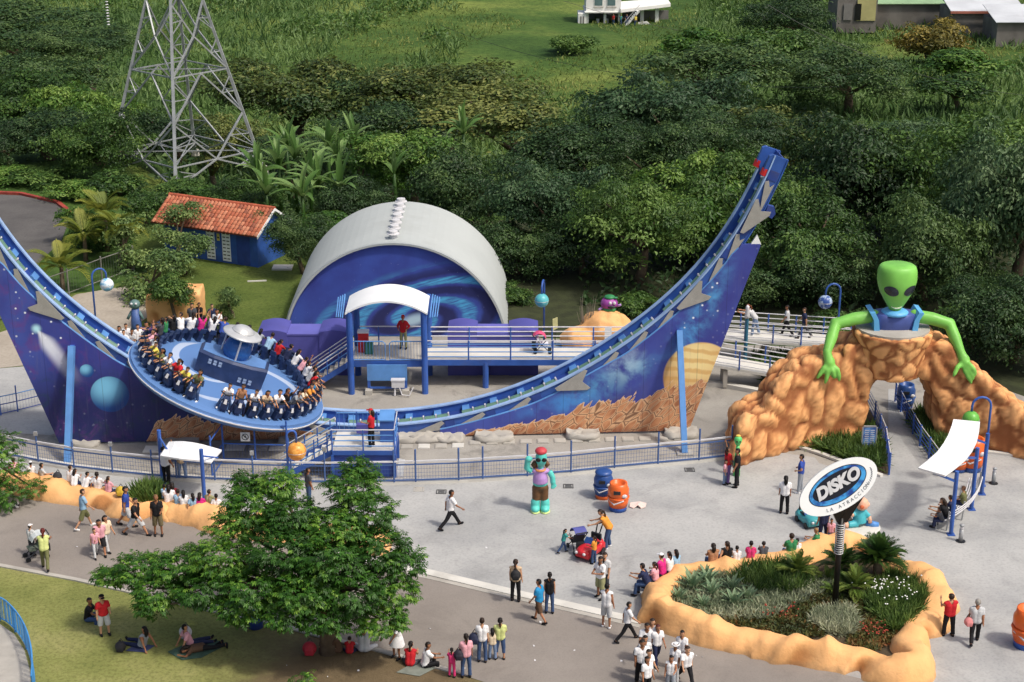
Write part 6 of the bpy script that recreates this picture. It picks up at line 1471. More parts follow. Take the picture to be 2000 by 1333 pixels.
T_ = [
 (585, 392, 525, 95, 120, 'broadB', 'small dark leafy tree beside the blue shed and hangar'),
 (480, 330, 430, 107, 150, 'broadA', 'mid green tree just behind the roof of the blue shed'),
 (800, 218, 390, 110, 210, 'broadD', 'bright large-leaved tree above the banana plants'),
 (690, 330, 450, 103, 150, 'broadB', 'dark low tree behind the left shoulder of the hangar'),
 (930, 255, 480, 103, 230, 'broadB', 'dark leafy tree right behind the hangar roof'),
 (1075, 280, 530, 97, 240, 'broadC', 'bluish green tree between the hangar and the turquoise lamp'),
 (1235, 300, 555, 93, 240, 'broadA', 'tall leafy tree with visible trunk above the purple creature figure'),
 (1330, 265, 520, 98, 230, 'broadD', 'fresh green tree left of the track top'),
 (1450, 240, 540, 98, 250, 'broadA', 'dense tree directly behind the top of the track'),
 (1560, 330, 600, 92, 260, 'broadA', 'layered drooping tree just right of the track top'),
 (1650, 225, 560, 104, 290, 'broadB', 'wide dark tree behind the alien head'),
 (1850, 235, 600, 102, 330, 'broadA', 'broad layered tree up right of the alien'),
 (1975, 330, 780, 92, 280, 'broadC', 'tall bluish tree at the right edge behind the arch'),
 (1790, 480, 770, 90, 230, 'broadB', 'dark tree right behind the alien shoulder'),
 (1600, 470, 640, 90, 200, 'broadB', 'dark shady tree behind the earth-like globe lamp'),
 (1480, 470, 620, 90, 200, 'broadB', 'dark shady tree behind the ramp people'),
 (1000, 425, 590, 95, 180, 'broadB', 'dark shady tree against the right side of the hangar'),
 (1130, 400, 570, 95, 180, 'broadB', 'dark shady tree behind the small yellow sign'),
 (550, 62, 230, 168, 250, 'flatA', 'flat-topped olive tree above the banana plants at the left'),
 (690, 100, 250, 163, 230, 'flatB', 'flat dark tree in the middle of the tree belt'),
 (850, 92, 225, 160, 260, 'flatA', 'flat-topped olive tree in the centre of the tree belt'),
 (1000, 135, 270, 150, 300, 'flatA', 'wide flat-topped olive tree below the hillside meadow'),
 (760, 160, 280, 148, 200, 'flatB', 'low flat dark tree behind the bright large-leaved tree'),
 (1150, 190, 330, 132, 230, 'broadB', 'dark tree right of the wide flat-topped olive tree'),
 (1310, 75, 300, 140, 270, 'broadC', 'tall greyish tree in the middle distance below the hillside house'),
 (1520, 175, 320, 130, 230, 'flatA', 'flat olive-topped tree behind the dense tree at the track top'),
 (1400, 45, 170, 196, 240, 'flatB', 'dark spreading tree to the right below the hillside house'),
 (1655, 55, 185, 196, 200, 'broadB', 'round dark tree standing alone on the far slope'),
 (1550, -40, 65, 255, 150, 'broadB', 'dark tree at the top between the houses'),
 (1820, 10, 110, 235, 110, 'yellow', 'yellowish tree in front of the grey block house'),
 (1112, 55, 108, 245, 70, 'bushA', 'round dark bush below the hillside house'),
 (50, -30, 90, 205, 260, 'broadB', 'dark tree group filling the top left corner'),
 (60, 85, 250, 150, 220, 'broadA', 'leafy tree at the left edge beyond the parking loop'),
 (165, 125, 270, 142, 150, 'broadD', 'bright green tree left of the pylon'),
 (85, 225, 345, 124, 170, 'flatB', 'grey-green umbrella tree by the parking loop'),
 (200, 240, 390, 119, 150, 'broadA', 'mid green tree at the left foot of the pylon'),
 (255, 175, 300, 140, 110, 'flatB', 'dark flat tree behind the left leg of the pylon'),
 (420, 185, 330, 138, 150, 'flatA', 'olive tree seen through the pylon on its right side'),
 (330, 225, 350, 128, 130, 'flatB', 'dark tree seen through the middle of the pylon'),
 (10, 280, 380, 122, 120, 'broadB', 'dark tree at the left edge above the parking loop'),
 (185, 395, 500, 101, 130, 'broadD', 'bright shrub tree at the edge of the parking loop'),
 (290, 470, 590, 91, 150, 'airyA', 'pale airy tree in front of the blue shed'),
 (245, 415, 530, 96, 130, 'airyA', 'pale airy tree behind the cloudy globe lamp'),
 (330, 390, 480, 97, 120, 'airyA', 'pale airy tree covering the left end of the shed roof'),
 (150, 20, 110, 190, 170, 'broadB', 'dark tree beside the top left corner group'),
 (-10, 60, 190, 170, 200, 'broadB', 'dark tree at the left edge below the corner group'),
 (110, 90, 190, 165, 160, 'flatB', 'dark flat tree left of the pylon top'),
 (355, 440, 540, 95, 110, 'airyA', 'thin airy tree hiding the left part of the blue shed'),
 (450, 545, 625, 87, 70, 'airyA', 'slim young tree on the lawn behind the riders'),
 (335, 520, 600, 86, 80, 'bushA', 'small leafy tree in front of the blocky orange rock'),
 (1960, 180, 300, 160, 130, 'bushA', 'green bush on the slope at the right edge'),
 (1890, 75, 130, 215, 130, 'bushB', 'fresh green bush below the grey block wall'),
 (1870, 130, 180, 195, 110, 'bushA', 'dark bush in the yellow grass at the right'),
 (1500, 20, 110, 225, 130, 'bushA', 'dark bush left of the round tree on the far slope'),
 (1340, 30, 100, 228, 120, 'bushB', 'leafy bush right beside the hillside house'),
 (1720, 215, 330, 128, 190, 'broadA', 'mid green tree on the slope above the alien head'),
 (1800, 210, 310, 136, 170, 'broadC', 'bluish tree on the slope right of the alien head'),
 (1270, 200, 330, 120, 170, 'broadB', 'dark tree in the hollow below the tall greyish tree'),
 (560, 240, 320, 128, 150, 'flatB', 'dark low tree just behind the banana plants'),
 (1430, 180, 300, 126, 170, 'broadB', 'dark tree in the hollow left of the track top'),
 (1975, 560, 790, 80, 230, 'broadB', 'dark leafy tree filling the corner right of the alien hand'),
 (1920, 620, 800, 84, 170, 'broadB', 'dark bushy tree behind the right slope of the rock arch'),
]
for q in T_: tree(*q)
# bare pale trunk of the tree on the far slope
q = groundpt(1640, 182); 
for q in [(225, 330, 400, 114, 110, 'bushA', 'low bush between the pylon foot and the parking loop'), (150, 345, 400, 112, 100, 'bushB', 'bright low bush at the parking loop edge'), (275, 360, 430, 106, 90, 'bushA', 'bush at the left end of the shed roof'), (90, 340, 385, 117, 110, 'bushA', 'dark bush under the umbrella tree'), (430, 350, 400, 110, 110, 'bushB', 'bush behind the middle of the shed roof'), (20, 340, 380, 118, 90, 'bushB', 'bush at the left edge beside the red kerb'), (350, 345, 385, 112, 90, 'bushA', 'bush under the near leg of the pylon'), (735, 400, 480, 97, 100, 'bushA', 'bush hugging the left side of the hangar roof'), (640, 405, 470, 98, 110, 'bushB', 'fresh bush between the small tree and the hangar')]:
    tree(*q, name='bush', cat='bush', group='bushes round the shed')
for q in [(1250, 590, 645, 88, 90, 'bushA', 'shaded bush under the tall leafy tree'), (1660, 600, 680, 84, 110, 'bushA', 'shaded bush left of the alien arm'), (1900, 560, 680, 82, 130, 'bushA', 'shaded bush right of the alien arm'), (1000, 590, 640, 90, 80, 'bushA', 'shaded bush at the right foot of the hangar')]:
    tree(*q, name='bush', cat='bush', group='shaded bushes at the forest edge')
# ---- undergrowth on the slopes: nobody could count it
def scatter(n_, f, name, m, l0, l1, wf, up, lab=None):
    P = []
    while len(P) < n_:
        p = f()
        if p is not None: P.append(p)
    P = np.array(P); n_ = len(P); nr = rng.normal(size=(n_, 3)) * .6 + np.array([0, -.3, .5]); dr = rng.normal(size=(n_, 3)) * .5 + np.array([0, 0, up])
    sc_ = P[:, 3]; tint = np.clip(P[:, 4] + rng.normal(size=n_) * .15, 0, 1); l = rng.uniform(l0, l1, n_) * sc_
    me = leaves_mesh(name, P[:, :3], nr, dr, l, l * wf, tint, m); o = inst(me, name)
    return tag(o, lab, None, None, 'stuff')
def f_under():
    y = rnd.uniform(87, 175); x = rnd.uniform(-.36 * y, .36 * y)
    if y > 88 and x > 4 and y < 108: return (x, y, abs(rnd.gauss(0, .35)), .7, .35 + .4 * noise.noise((x * .1, y * .1, 0)))
    if y < 108 + 16 * (1 - sm(-30, -20, x)): return None
    return (x, y, tz(x, y) + abs(rnd.gauss(0, .7)), 1.0, .45 + .4 * noise.noise((x * .1, y * .1, 0)))
scatter(26000, f_under, 'undergrowth', m_l2, .4, .9, .5, .4)
m_cane = leafmat('cane grass', S(48, 76, 38), S(72, 102, 50), S(106, 132, 74), .6)
m_dry = leafmat('meadow grass', S(66, 90, 38), S(98, 118, 52), S(146, 150, 84), .7)
def f_cane():
    y = rnd.uniform(150, 330); x = rnd.uniform(-.36 * y, .36 * y); d = noise.noise((x * .035, y * .022, 7.0))
    px = 1000 + x / y * 3100
    if d < -.18 and px > 560: return None
    if 900 < px < 1340 and y > 215: return None
    return (x, y, tz(x, y), 1.0, .5 + .5 * noise.noise((x * .08, y * .05, 2)))
def f_scrub():
    y = rnd.uniform(150, 320); x = rnd.uniform(-.36 * y, .36 * y); d = noise.noise((x * .06 + 4, y * .035, 1.0)); px = 1000 + x / y * 3100
    if d < .16 or (880 < px < 1330 and y > 210) or (px > 1600 and y > 245): return None
    return (x, y, tz(x, y) + rnd.uniform(0, 2.6) * (d - .1) * 3, 1.0, .5 + .5 * noise.noise((x * .3, y * .3, 2)))
scatter(30000, f_scrub, 'hillside_scrub', m_l1, .4, .9, .55, .3)
scatter(40000, f_cane, 'cane_grass', m_cane, .9, 2.0, .16, 1.6)
def f_mead():
    y = rnd.uniform(165, 340); x = rnd.uniform(-.36 * y, .36 * y); d = noise.noise((x * .035, y * .022, 7.0))
    if d > .05: return None
    return (x, y, tz(x, y), 1.0, .5 + .6 * noise.noise((x * .06, y * .06, 9)))
scatter(30000, f_mead, 'meadow_grass', m_dry, .4, .9, .25, 1.3)

# ================================================================== foreground shade trees
m_big = leafmat('shade tree leaf', S(34, 66, 20), S(62, 108, 34), S(130, 168, 64), .45, 0, .3)
def bigtree(base, lobes, ncl, lab, seed, limbs, r0=.32):
    """lobes: (centre, (rx, ry, rz)); hand-shaped sprays of seven leaflets over each lobe"""
    r_ = np.random.default_rng(seed); t = thing('shade_tree', lab, 'tree', base, 'foreground shade trees')
    w_ = np.array([l[1][0] * l[1][2] + l[1][1] * l[1][0] for l in lobes]); w_ = w_ / w_.sum(); li = r_.choice(len(lobes), ncl, p=w_)
    C_ = np.array([l[0][:] for l in lobes]); Rd = np.array([l[1] for l in lobes]); d = unit(r_.normal(size=(ncl, 3)) + np.array([0, -.12, .35]))
    rad = r_.uniform(.62, 1.06, (ncl, 1)); bl = np.array([noise.noise(Vector(v) * 2.2 + Vector((i * 3.1, seed, 0))) for v, i in zip(d, li)]).reshape(-1, 1)
    pos = C_[li] + d * Rd[li] * rad * (1 + .45 * bl)
    keep = bl[:, 0] > -.1 + .25 * (rad[:, 0] - 1); pos, d, li = pos[keep], d[keep], li[keep]; ncl = len(pos)
    out = d * np.array([1, 1, .5]); out = unit(out + r_.normal(size=(ncl, 3)) * .35); tl_ = np.clip(.4 + .2 * r_.normal(size=ncl) + .42 * (r_.random(len(lobes))[li] - .35), 0, 1)
    P, N_, D_, L_, W_, Tn = [], [], [], [], [], []
    up = unit(np.tile([0, 0, 1.0], (ncl, 1)) + d * .5 + r_.normal(size=(ncl, 3)) * .3); sd = unit(np.cross(out, up))
    for k in range(7):
        a = (k - 3) * .52; dr = out * math.cos(a) + sd * math.sin(a) - up * (.22 + .05 * abs(k - 3))
        P.append(pos + out * .04 * (3 - abs(k - 3))); N_.append(up + dr * .15 + r_.normal(size=(ncl, 3)) * .12); D_.append(dr)
        l = (.158 - .015 * abs(k - 3)) * r_.uniform(.8, 1.25, ncl); L_.append(l); W_.append(l * .44); Tn.append(np.clip(tl_ + r_.normal(size=ncl) * .05, 0, 1))
    me = leaves_mesh('crown', np.concatenate(P), np.concatenate(N_), np.concatenate(D_), np.concatenate(L_), np.concatenate(W_), np.concatenate(Tn), m_big, .12)
    me.transform(WM[t].inverted()); inst(me, 'crown', t, WM[t].copy())
    mb = MB(); fk = base + Vector((0, 0, limbs)); mb.tube([base - Vector((0, 0, .2)), base + Vector((.03, 0, limbs * .5)), fk], [r0 * 1.3, r0, r0 * .8], 10)
    for c_, rr in lobes:
        c_ = Vector(c_); mb.tube([fk - Vector((0, 0, .1)), fk.lerp(c_, .5) + Vector((0, 0, .25)), c_], [r0 * .5, r0 * .32, r0 * .12], 7)
        for k in range(3): e = c_ + Vector(unit(r_.normal(size=(1, 3)))[0] * np.array(rr) * .75); mb.tube([c_, e], [r0 * .13, r0 * .05], 5)
    mb.build('trunk', m_trunk, t, True); return t
tb_ = G(640, 1275)
lob = []
for px, py, dY, rx, rz in [(500, 985, 2.0, 1.15, .7), (545, 945, 2.4, .7, .55), (480, 940, 2.8, .5, .4), (700, 920, 2.2, .6, .5), (460, 1030, 1.6, .9, .6), (575, 1010, 1.2, 1.0, .7), (690, 950, 1.6, .9, .6), (720, 1000, 1.0, 1.0, .7), (660, 1030, .6, 1.0, .7), (560, 1070, .2, 1.3, .8), (640, 1090, -.4, 1.2, .8), (740, 1070, .2, 1.05, .75), (790, 1100, -.2, .7, .55), (430, 1090, .6, 1.1, .7), (350, 1105, .9, 1.0, .55), (270, 1110, 1.3, .95, .5), (215, 1125, 1.4, .6, .32), (310, 1150, .4, .9, .5), (400, 1150, .0, 1.0, .55), (500, 1145, -.6, 1.1, .65), (590, 1150, -1.0, 1.2, .7), (690, 1150, -.9, 1.2, .75), (770, 1155, -.5, .8, .55), (470, 1190, -1.0, .75, .42), (640, 1205, -1.5, .9, .45), (740, 1210, -1.0, .95, .42), (560, 1205, -1.5, .7, .4), (300, 1185, -.2, .55, .35)]:
    c = AT(px, py, tb_.y + dY); lob.append((c, (rx, rx * .9, rz * .8)))
bigtree(tb_, lob, 17500, 'large bright green shade tree on the lawn in the foreground', 21, 2.3, .25)
lb2 = G(-75, 985); lob = [(AT(px, py, lb2.y + dY), (rx, rx, rz)) for px, py, dY, rx, rz in [(-30, 890, 0, 1.3, .9), (10, 915, .3, .9, .55), (20, 960, -.2, .9, .6), (-40, 980, .0, 1.2, .7), (60, 950, .4, .6, .35), (5, 865, .5, .7, .45)]]
bigtree(lb2, lob, 1300, 'bright green shade tree reaching in at the left edge', 22, 2.6, .2)
# a few fresh leaves of a low sapling at the bottom edge
sp_ = G(590, 1350); bigtree(sp_, [(sp_ + Vector((0, 0, .45)), (.35, .35, .25))], 40, 'small sapling with light green leaves at the bottom edge', 23, .3, .03)

# ================================================================== plants made of single large leaves
def blade(name, L, W_, droop, m, seg=6, fold=.25, curl=0.0, tip=.02):
    vs = []; fs = []; tn = []
    for i in range(seg + 1):
        u = i / seg; w_ = W_ * (math.sin(math.pi * min(1, u * .92 + .08)) ** .7) + tip * (1 - u); y = L * u * (1 - .25 * droop * u); z = L * (.35 * u - droop * u * u)
        for sx in (-1, 0, 1): vs.append((sx * w_ / 2, y, z + abs(sx) * w_ * fold)); tn.append(.35 + .4 * u)
    for i in range(seg):
        for j in (0, 1): a = i * 3 + j; fs.append((a, a + 1, a + 4, a + 3))
    me = bpy.data.meshes.new(name); me.from_pydata(vs, [], fs); at = me.attributes.new('tint', 'FLOAT', 'POINT'); at.data.foreach_set('value', tn)
    me.materials.append(m); me.polygons.foreach_set('use_smooth', [True] * len(fs)); me.update(); return me
def frond(name, L, droop, m, nl=16, ll=.5, lw=.06):
    """feather leaf: rachis with leaflets on both sides"""
    P, N_, D_, Ln, Tn = [], [], [], [], []
    pt = lambda u: np.array([0, L * u * (1 - .2 * droop * u), L * (.5 * u - droop * u * u)])
    for i in range(nl):
        u = .15 + .85 * i / nl; p = pt(u); t = unit((pt(u + .02) - p).reshape(1, 3))[0]
        for sx in (-1, 1):
            P.append(p); D_.append(np.array([sx * .85, 0, -.12]) + t * .7); N_.append(np.array([sx * -.25, -.1, 1])); Ln.append(ll * math.sin(math.pi * (u * .8 + .15))); Tn.append(.35 + .35 * u)
    for i in range(8):
        u = i / 8; p = pt(u); P.append(p); D_.append(pt(u + .14) - p); N_.append(np.array([0, -.3, 1])); Ln.append(L * .14); Tn.append(.6)
    Ln = np.array(Ln); me = leaves_mesh(name, np.array(P), np.array(N_), np.array(D_), Ln, np.full(len(P), lw), np.array(Tn), m, .1); return me
m_ban = leafmat('banana leaf', S(58, 92, 40), S(92, 128, 62), S(140, 168, 104), .4, 0, .35)
m_cyc = leafmat('cycad leaf', S(28, 52, 26), S(48, 80, 36), S(88, 118, 52), .45)
m_aga = leafmat('agave leaf', S(76, 104, 76), S(108, 136, 104), S(150, 170, 130), .55)
m_palm = leafmat('palm leaf', S(72, 92, 32), S(110, 126, 48), S(160, 158, 70), .5, 0, .35)
ban_me = [blade('leaf', 2.5, .42, .42, m_ban, 8), blade('leaf', 2.2, .40, .66, m_ban, 8), blade('leaf', 2.3, .36, .12, m_ban, 8)]
def orient(p, az, el, roll=0, s_=1): return Matrix.Translation(p) @ Matrix.Rotation(az, 4, 'Z') @ Matrix.Rotation(el, 4, 'X') @ Matrix.Rotation(roll, 4, 'Y') @ Matrix.Scale(s_, 4)
for i, (px, py, D) in enumerate([(505, 345, 108), (545, 330, 110), (575, 310, 112), (605, 345, 107), (640, 290, 114), (560, 290, 116), (660, 320, 110), (620, 370, 104), (690, 285, 116), (520, 380, 104), (905, 262, 112), (770, 340, 105), (590, 385, 102), (665, 375, 103)]):
    c = AT(px, py, D); gz = tz(c.x, D); b = Vector((c.x, D, gz)); hh = max(1.4, c.z - gz)
    t = thing('banana_plant', f'banana plant with long arching leaves, {ords[i]} of the clump behind the shed' if i not in (10, 11) else ['banana plant with upright leaves high behind the hangar', 'banana plant with a narrow upright leaf left of the hangar roof'][i - 10], 'plant', b, 'banana plants')
    MB().tube([b - Vector((0, 0, .2)), b + Vector((.05, 0, hh * .6)), b + Vector((0, 0, hh))], [.16, .13, .09], 8).build('stem', m_ban, t, True)
    n_ = 11 if i != 11 else 4
    for k in range(n_): inst(ban_me[k % 3], 'leaf', t, orient(b + Vector((0, 0, hh - .05)), k * 2.4 + i, R(rnd.uniform(20, 62) if k % 3 != 2 else rnd.uniform(50, 75)), 0, rnd.uniform(.85, 1.25)))
pal_me = [frond('frond', 2.2, .55, m_palm, 18, .55, .09), frond('frond', 2.0, .8, m_palm, 18, .5, .09)]
for i, (px, py, D, hh, lab) in enumerate([(118, 520, 92, 1.4, 'low yellow-green palm by the wire fence'), (205, 440, 100, 2.4, 'yellowish palm beside the parking loop'), (232, 470, 97, 2.2, 'palm with brown hanging fronds behind the wire fence'), (165, 480, 98, 1.6, 'small palm at the edge of the parking loop'), (1180, 540, 96, 2.6, 'dark palm in the shade behind the purple creature figure')]):
    c = AT(px, py, D); b = Vector((c.x, D, tz(c.x, D))); t = thing('palm', lab, 'palm', b, 'palms'); MB().tube([b - Vector((0, 0, .2)), b + Vector((.04, 0, hh))], [.16, .11], 8).build('stem', m_trunk, t, True)
    for k in range(16): inst(pal_me[k % 2], 'frond', t, orient(b + Vector((0, 0, hh)), k * 2.4 + i, R(rnd.uniform(-15, 55)), 0, rnd.uniform(.8, 1.15)))
cyc_me = [frond('frond', .86, .5, m_cyc, 22, .17, .03), frond('frond', .82, .62, m_cyc, 22, .17, .03)]
m_cyl = leafmat('young cycad leaf', S(58, 84, 34), S(92, 118, 48), S(140, 152, 76), .45); cyl_me = [frond('frond', .72, .5, m_cyl, 18, .16, .03)]
for i, (px, py, n_, s_, me_, hh, lab) in enumerate([(1712, 1124, 84, 1.5, cyc_me, .8, 'large dark cycad right of the sign pole'), (1640, 1122, 44, 1.3, cyc_me, .5, 'mid-sized cycad partly behind the sign pole'), (1556, 1120, 34, 1.35, cyl_me, .25, 'light green cycad at the back left of the planter'), (1668, 1152, 36, 1.35, cyl_me, .25, 'light green cycad in front of the large dark cycad'), (1615, 1128, 20, .8, cyl_me, .1, 'small pale cycad left of the sign pole'), (1630, 1150, 22, .85, cyl_me, .1, 'small cycad right at the sign pole')]):
    b = G(px, py + 12, .3); t = thing('cycad', lab, 'cycad', b, 'cycads in the planter'); MB().lathe([(.16, 0), (.18, hh), (.1, hh + .1)], b, 10).build('stem', m_trunk, t, True)
    for k in range(n_): inst(me_[k % len(me_)], 'frond', t, orient(b + Vector((0, 0, hh + .05)), k * 2.4 + i, R(-22 + 95 * rnd.random() ** .9), 0, s_ * rnd.uniform(.85, 1.1)))
aga_me = [blade('leaf', .75, .12, .25, m_aga, 5, .3)]
for i, (px, py, s_) in enumerate([(1352, 1150, 1.3), (1382, 1140, 1.0), (1390, 1162, 1.0), (1430, 1152, 1.0), (1325, 1172, .9), (1432, 1180, .95), (1460, 1170, .9), (1378, 1128, .9), (1372, 1185, .8)]):
    b = G(px, py + 6, .3); t = thing('agave', f'blue-green agave rosette, {ords[i]} largest on the left of the planter', 'agave', b, 'agaves in the planter')
    MB().lathe([(.07, 0), (.08, .1), (.02, .14)], b, 8).build('heart', m_aga, t)
    for k in range(20): inst(aga_me[0], 'leaf', t, orient(b + Vector((0, 0, .06)), k * 2.4, R(5 + 62 * (k / 20)), 0, s_ * rnd.uniform(.85, 1.1)))
# ground cover in the planter and beds
def inpoly(p, P_):
    c = False; n_ = len(P_)
    for i in range(n_):
        a, b = P_[i], P_[i - 1]
        if (a[1] > p[1]) != (b[1] > p[1]) and p[0] < (b[0] - a[0]) * (p[1] - a[1]) / (b[1] - a[1]) + a[0]: c = not c
    return c
def f_px(poly, z, sc_=1.0, tn=.5, spread=.5):
    xs_ = [p[0] for p in poly]; ys_ = [p[1] for p in poly]
    def f():
        p = (rnd.uniform(min(xs_), max(xs_)), rnd.uniform(min(ys_), max(ys_)))
        if not inpoly(p, poly): return None
        g = G(p[0], p[1], z); return (g.x, g.y, g.z + abs(rnd.gauss(0, .06)), sc_, tn + spread * noise.noise((g.x * 1.2, g.y * 1.2, 0)))
    return f
m_silv = leafmat('silver strap grass', S(104, 120, 92), S(146, 156, 124), S(196, 198, 168), .6); m_dgr = leafmat('dark strap leaf', S(46, 74, 34), S(78, 108, 48), S(122, 146, 74), .5)
m_bur = leafmat('burgundy shrub', S(48, 62, 32), S(84, 92, 46), S(150, 98, 62), .6); m_fl = mat('white petals', S(240, 240, 236), .7, .03, 4); m_rf = mat('red petals', S(168, 66, 52), .7, .1, 4)
scatter(9000, f_px([(1310, 1160), (1350, 1130), (1430, 1125), (1480, 1150), (1540, 1135), (1640, 1130), (1640, 1150), (1550, 1190), (1500, 1215), (1420, 1218), (1340, 1206), (1305, 1185)], .3), 'silver_groundcover', m_silv, .22, .42, .12, 1.2)
scatter(2600, f_px([(1430, 1140), (1460, 1112), (1550, 1108), (1590, 1140), (1560, 1165), (1480, 1165)], .3), 'tall_strap_leaves', m_dgr, .4, .7, .08, 2.4)
scatter(3800, f_px([(1580, 1222), (1600, 1200), (1660, 1195), (1675, 1225), (1660, 1245), (1620, 1240)], .3), 'silver_groundcover', m_silv, .25, .5, .1, 1.2)
scatter(7500, f_px([(1400, 1205), (1440, 1198), (1545, 1180), (1580, 1160), (1640, 1150), (1690, 1185), (1680, 1215), (1600, 1245), (1570, 1250), (1500, 1240), (1430, 1225)], .3), 'low_red_green_shrubs', m_bur, .1, .22, .5, .6)
scatter(2600, f_px([(1665, 1225), (1700, 1205), (1755, 1225), (1750, 1255), (1700, 1275), (1655, 1262)], .3), 'low_red_green_shrubs', m_bur, .1, .22, .5, .6)
scatter(6500, f_px([(1690, 1180), (1710, 1150), (1740, 1130), (1800, 1145), (1812, 1175), (1790, 1205), (1770, 1235), (1745, 1240), (1705, 1205)], .3), 'green_strap_leaves', m_dgr, .35, .65, .08, 1.8)
scatter(3500, f_px([(1555, 872), (1600, 880), (1660, 902), (1722, 918), (1725, 880), (1700, 840), (1640, 850), (1560, 855)], .03), 'bed_strap_leaves', m_dgr, .4, .8, .09, 2.2)
scatter(3500, f_px([(1775, 820), (1800, 855), (1838, 905), (1900, 878), (1915, 860), (1850, 830), (1800, 810)], .03), 'bed_strap_leaves', m_dgr, .4, .8, .09, 2.2)
scatter(1500, f_px([(262, 985), (275, 970), (310, 968), (318, 985), (295, 1000)], .05), 'bench_plant_leaves', m_dgr, .5, 1.0, .1, 2.0)
scatter(3000, f_px([(1470, 700), (1640, 700), (1640, 740), (1500, 760)], .05), 'ramp_bed_leaves', m_dgr, .4, .8, .09, 1.8)
for poly, m_, n_, nm in (([(1690, 1165), (1800, 1150), (1800, 1190), (1720, 1215)], m_fl, 34, 'white_flowers'), ([(1670, 1225), (1745, 1225), (1730, 1250), (1680, 1255)], m_rf, 34, 'red_flowers'), ([(1480, 1195), (1560, 1190), (1560, 1215), (1480, 1215)], m_rf, 26, 'red_flowers'), ([(1650, 1165), (1740, 1150), (1720, 1180)], m_fl, 24, 'white_flowers')):
    f = f_px(poly, .3); mb = MB(); k = 0
    while k < n_:
        p = f()
        if p: mb.ball((p[0], p[1], p[2] + (.55 if m_ is m_fl else .22)), (.034, .034, .022), 6, 4); k += 1
    tag(mb.build(nm, m_), None, None, None, 'stuff')
# leafless shrub on the orange rock
b = G(1145, 672) + Vector((0, .1, .5)); t = thing('bare_shrub', 'leafless grey shrub growing on the rounded orange rock', 'shrub', b); mb = MB(); r2 = random.Random(4)
for k in range(22):
    a = r2.uniform(0, 6.28); e = b + Vector((math.cos(a) * r2.uniform(.2, .6), math.sin(a) * .3, r2.uniform(1.2, 2.3))); m_ = b.lerp(e, .5) + Vector((math.cos(a) * .12, 0, .1)); mb.tube([b, m_, e], [.03, .018, .006], 5)
mb.build('branches', mat('grey twigs', S(130, 124, 112), .9, .1, 4), t)
# ================================================================== PEOPLE
def D3(fl, ab, sx):
    fl, ab = R(fl), R(ab); return Vector((sx * math.sin(ab), math.sin(fl) * math.cos(ab), -math.cos(fl) * math.cos(ab)))
def bones(P):
    """joint chain facing +Y, about 1.70 m tall; returns bones (name, p0, p1, r0, r1), head frame"""
    le = R(P.get('lean', 0)); u = Vector((0, math.sin(le), math.cos(le))); f = Vector((0, math.cos(le), -math.sin(le)))
    p0 = Vector((0, 0, .90)); ch = p0 + u * .34; nk = p0 + u * .50
    hl = R(P.get('lean', 0) * .35 + P.get('nod', 0)); hu = Vector((0, math.sin(hl), math.cos(hl))); hf = Vector((0, math.cos(hl), -math.sin(hl)))
    hy = R(P.get('look', 0)); hf = Matrix.Rotation(hy, 3, 'Z') @ hf; hu = Matrix.Rotation(hy, 3, 'Z') @ hu
    hc = nk + hu * .19 + hf * .02
    B = []
    fat = P.get('fat', 1.0)
    for s_ in (-.06, .06):
        B.append(('pelvis', p0 + Vector((s_, 0, 0)), p0 + Vector((s_, 0, 0)) + u * .1, .115 * fat, .105 * fat))
        B.append(('torso', p0 + Vector((s_, 0, 0)) + u * .12, ch + Vector((s_ * 1.25, 0, 0)), .105 * fat, .112 * fat))
        B.append(('torso', ch + Vector((s_ * 1.25, 0, 0)), nk + Vector((s_ * 1.5, 0, 0)) - u * .05, .112 * fat, .075))
    B.append(('neck', nk - u * .03, hc - hu * .05, .055, .052))
    B.append(('head', hc - hu * .04 + hf * .012, hc + hu * .035, .078, .092))
    B.append(('head', hc + hu * .03 - hf * .02, hc + hu * .04, .09, .09))
    B.append(('head', hc + hf * .085 - hu * .015, hc + hf * .1 - hu * .03, .018, .014))
    for s_ in (-1, 1): hs_ = hu.cross(hf); B.append(('head', hc + hs_ * s_ * .085, hc + hs_ * s_ * .095 - hu * .01, .02, .018))
    H = {}
    for i, sx in enumerate((-1, 1)):
        fl, ab, kn = P['legs'][i]; hip = p0 + Vector((sx * .09, 0, -.03)); kne = hip + D3(fl, ab, sx) * .43; ank = kne + D3(fl - kn, ab * P.get('shin_ab', .4), sx) * .41
        ft = R(P.get('foot', [0, 0])[i]); fd = Vector((0, math.cos(ft), math.sin(ft)))
        B.append(('thigh', hip, kne, .09 * fat, .062)); B.append(('shin', kne, ank, .058, .04)); B.append(('foot', ank - fd * .03 - Vector((0, 0, .035)), ank + fd * .14 - Vector((0, 0, .045)), .042, .036))
        fa, aa, el = P['arms'][i][:3]; inw = P['arms'][i][3] if len(P['arms'][i]) > 3 else 0; sh = nk + Vector((sx * .17, 0, 0)) - u * .05
        elb = sh + D3(fa, aa, sx) * .28; fd2 = D3(fa + el, aa * .5, sx); fd2 = (fd2 + Vector((-sx * inw, 0, 0))).normalized(); wr = elb + fd2 * .25
        B.append(('uarm', sh, elb, .056, .044)); B.append(('farm', elb, wr, .042, .03)); B.append(('hand', wr, wr + fd2 * .07, .032, .036)); H[sx] = (wr + fd2 * .06, fd2)
    return B, (hc, hu, hf), H, p0
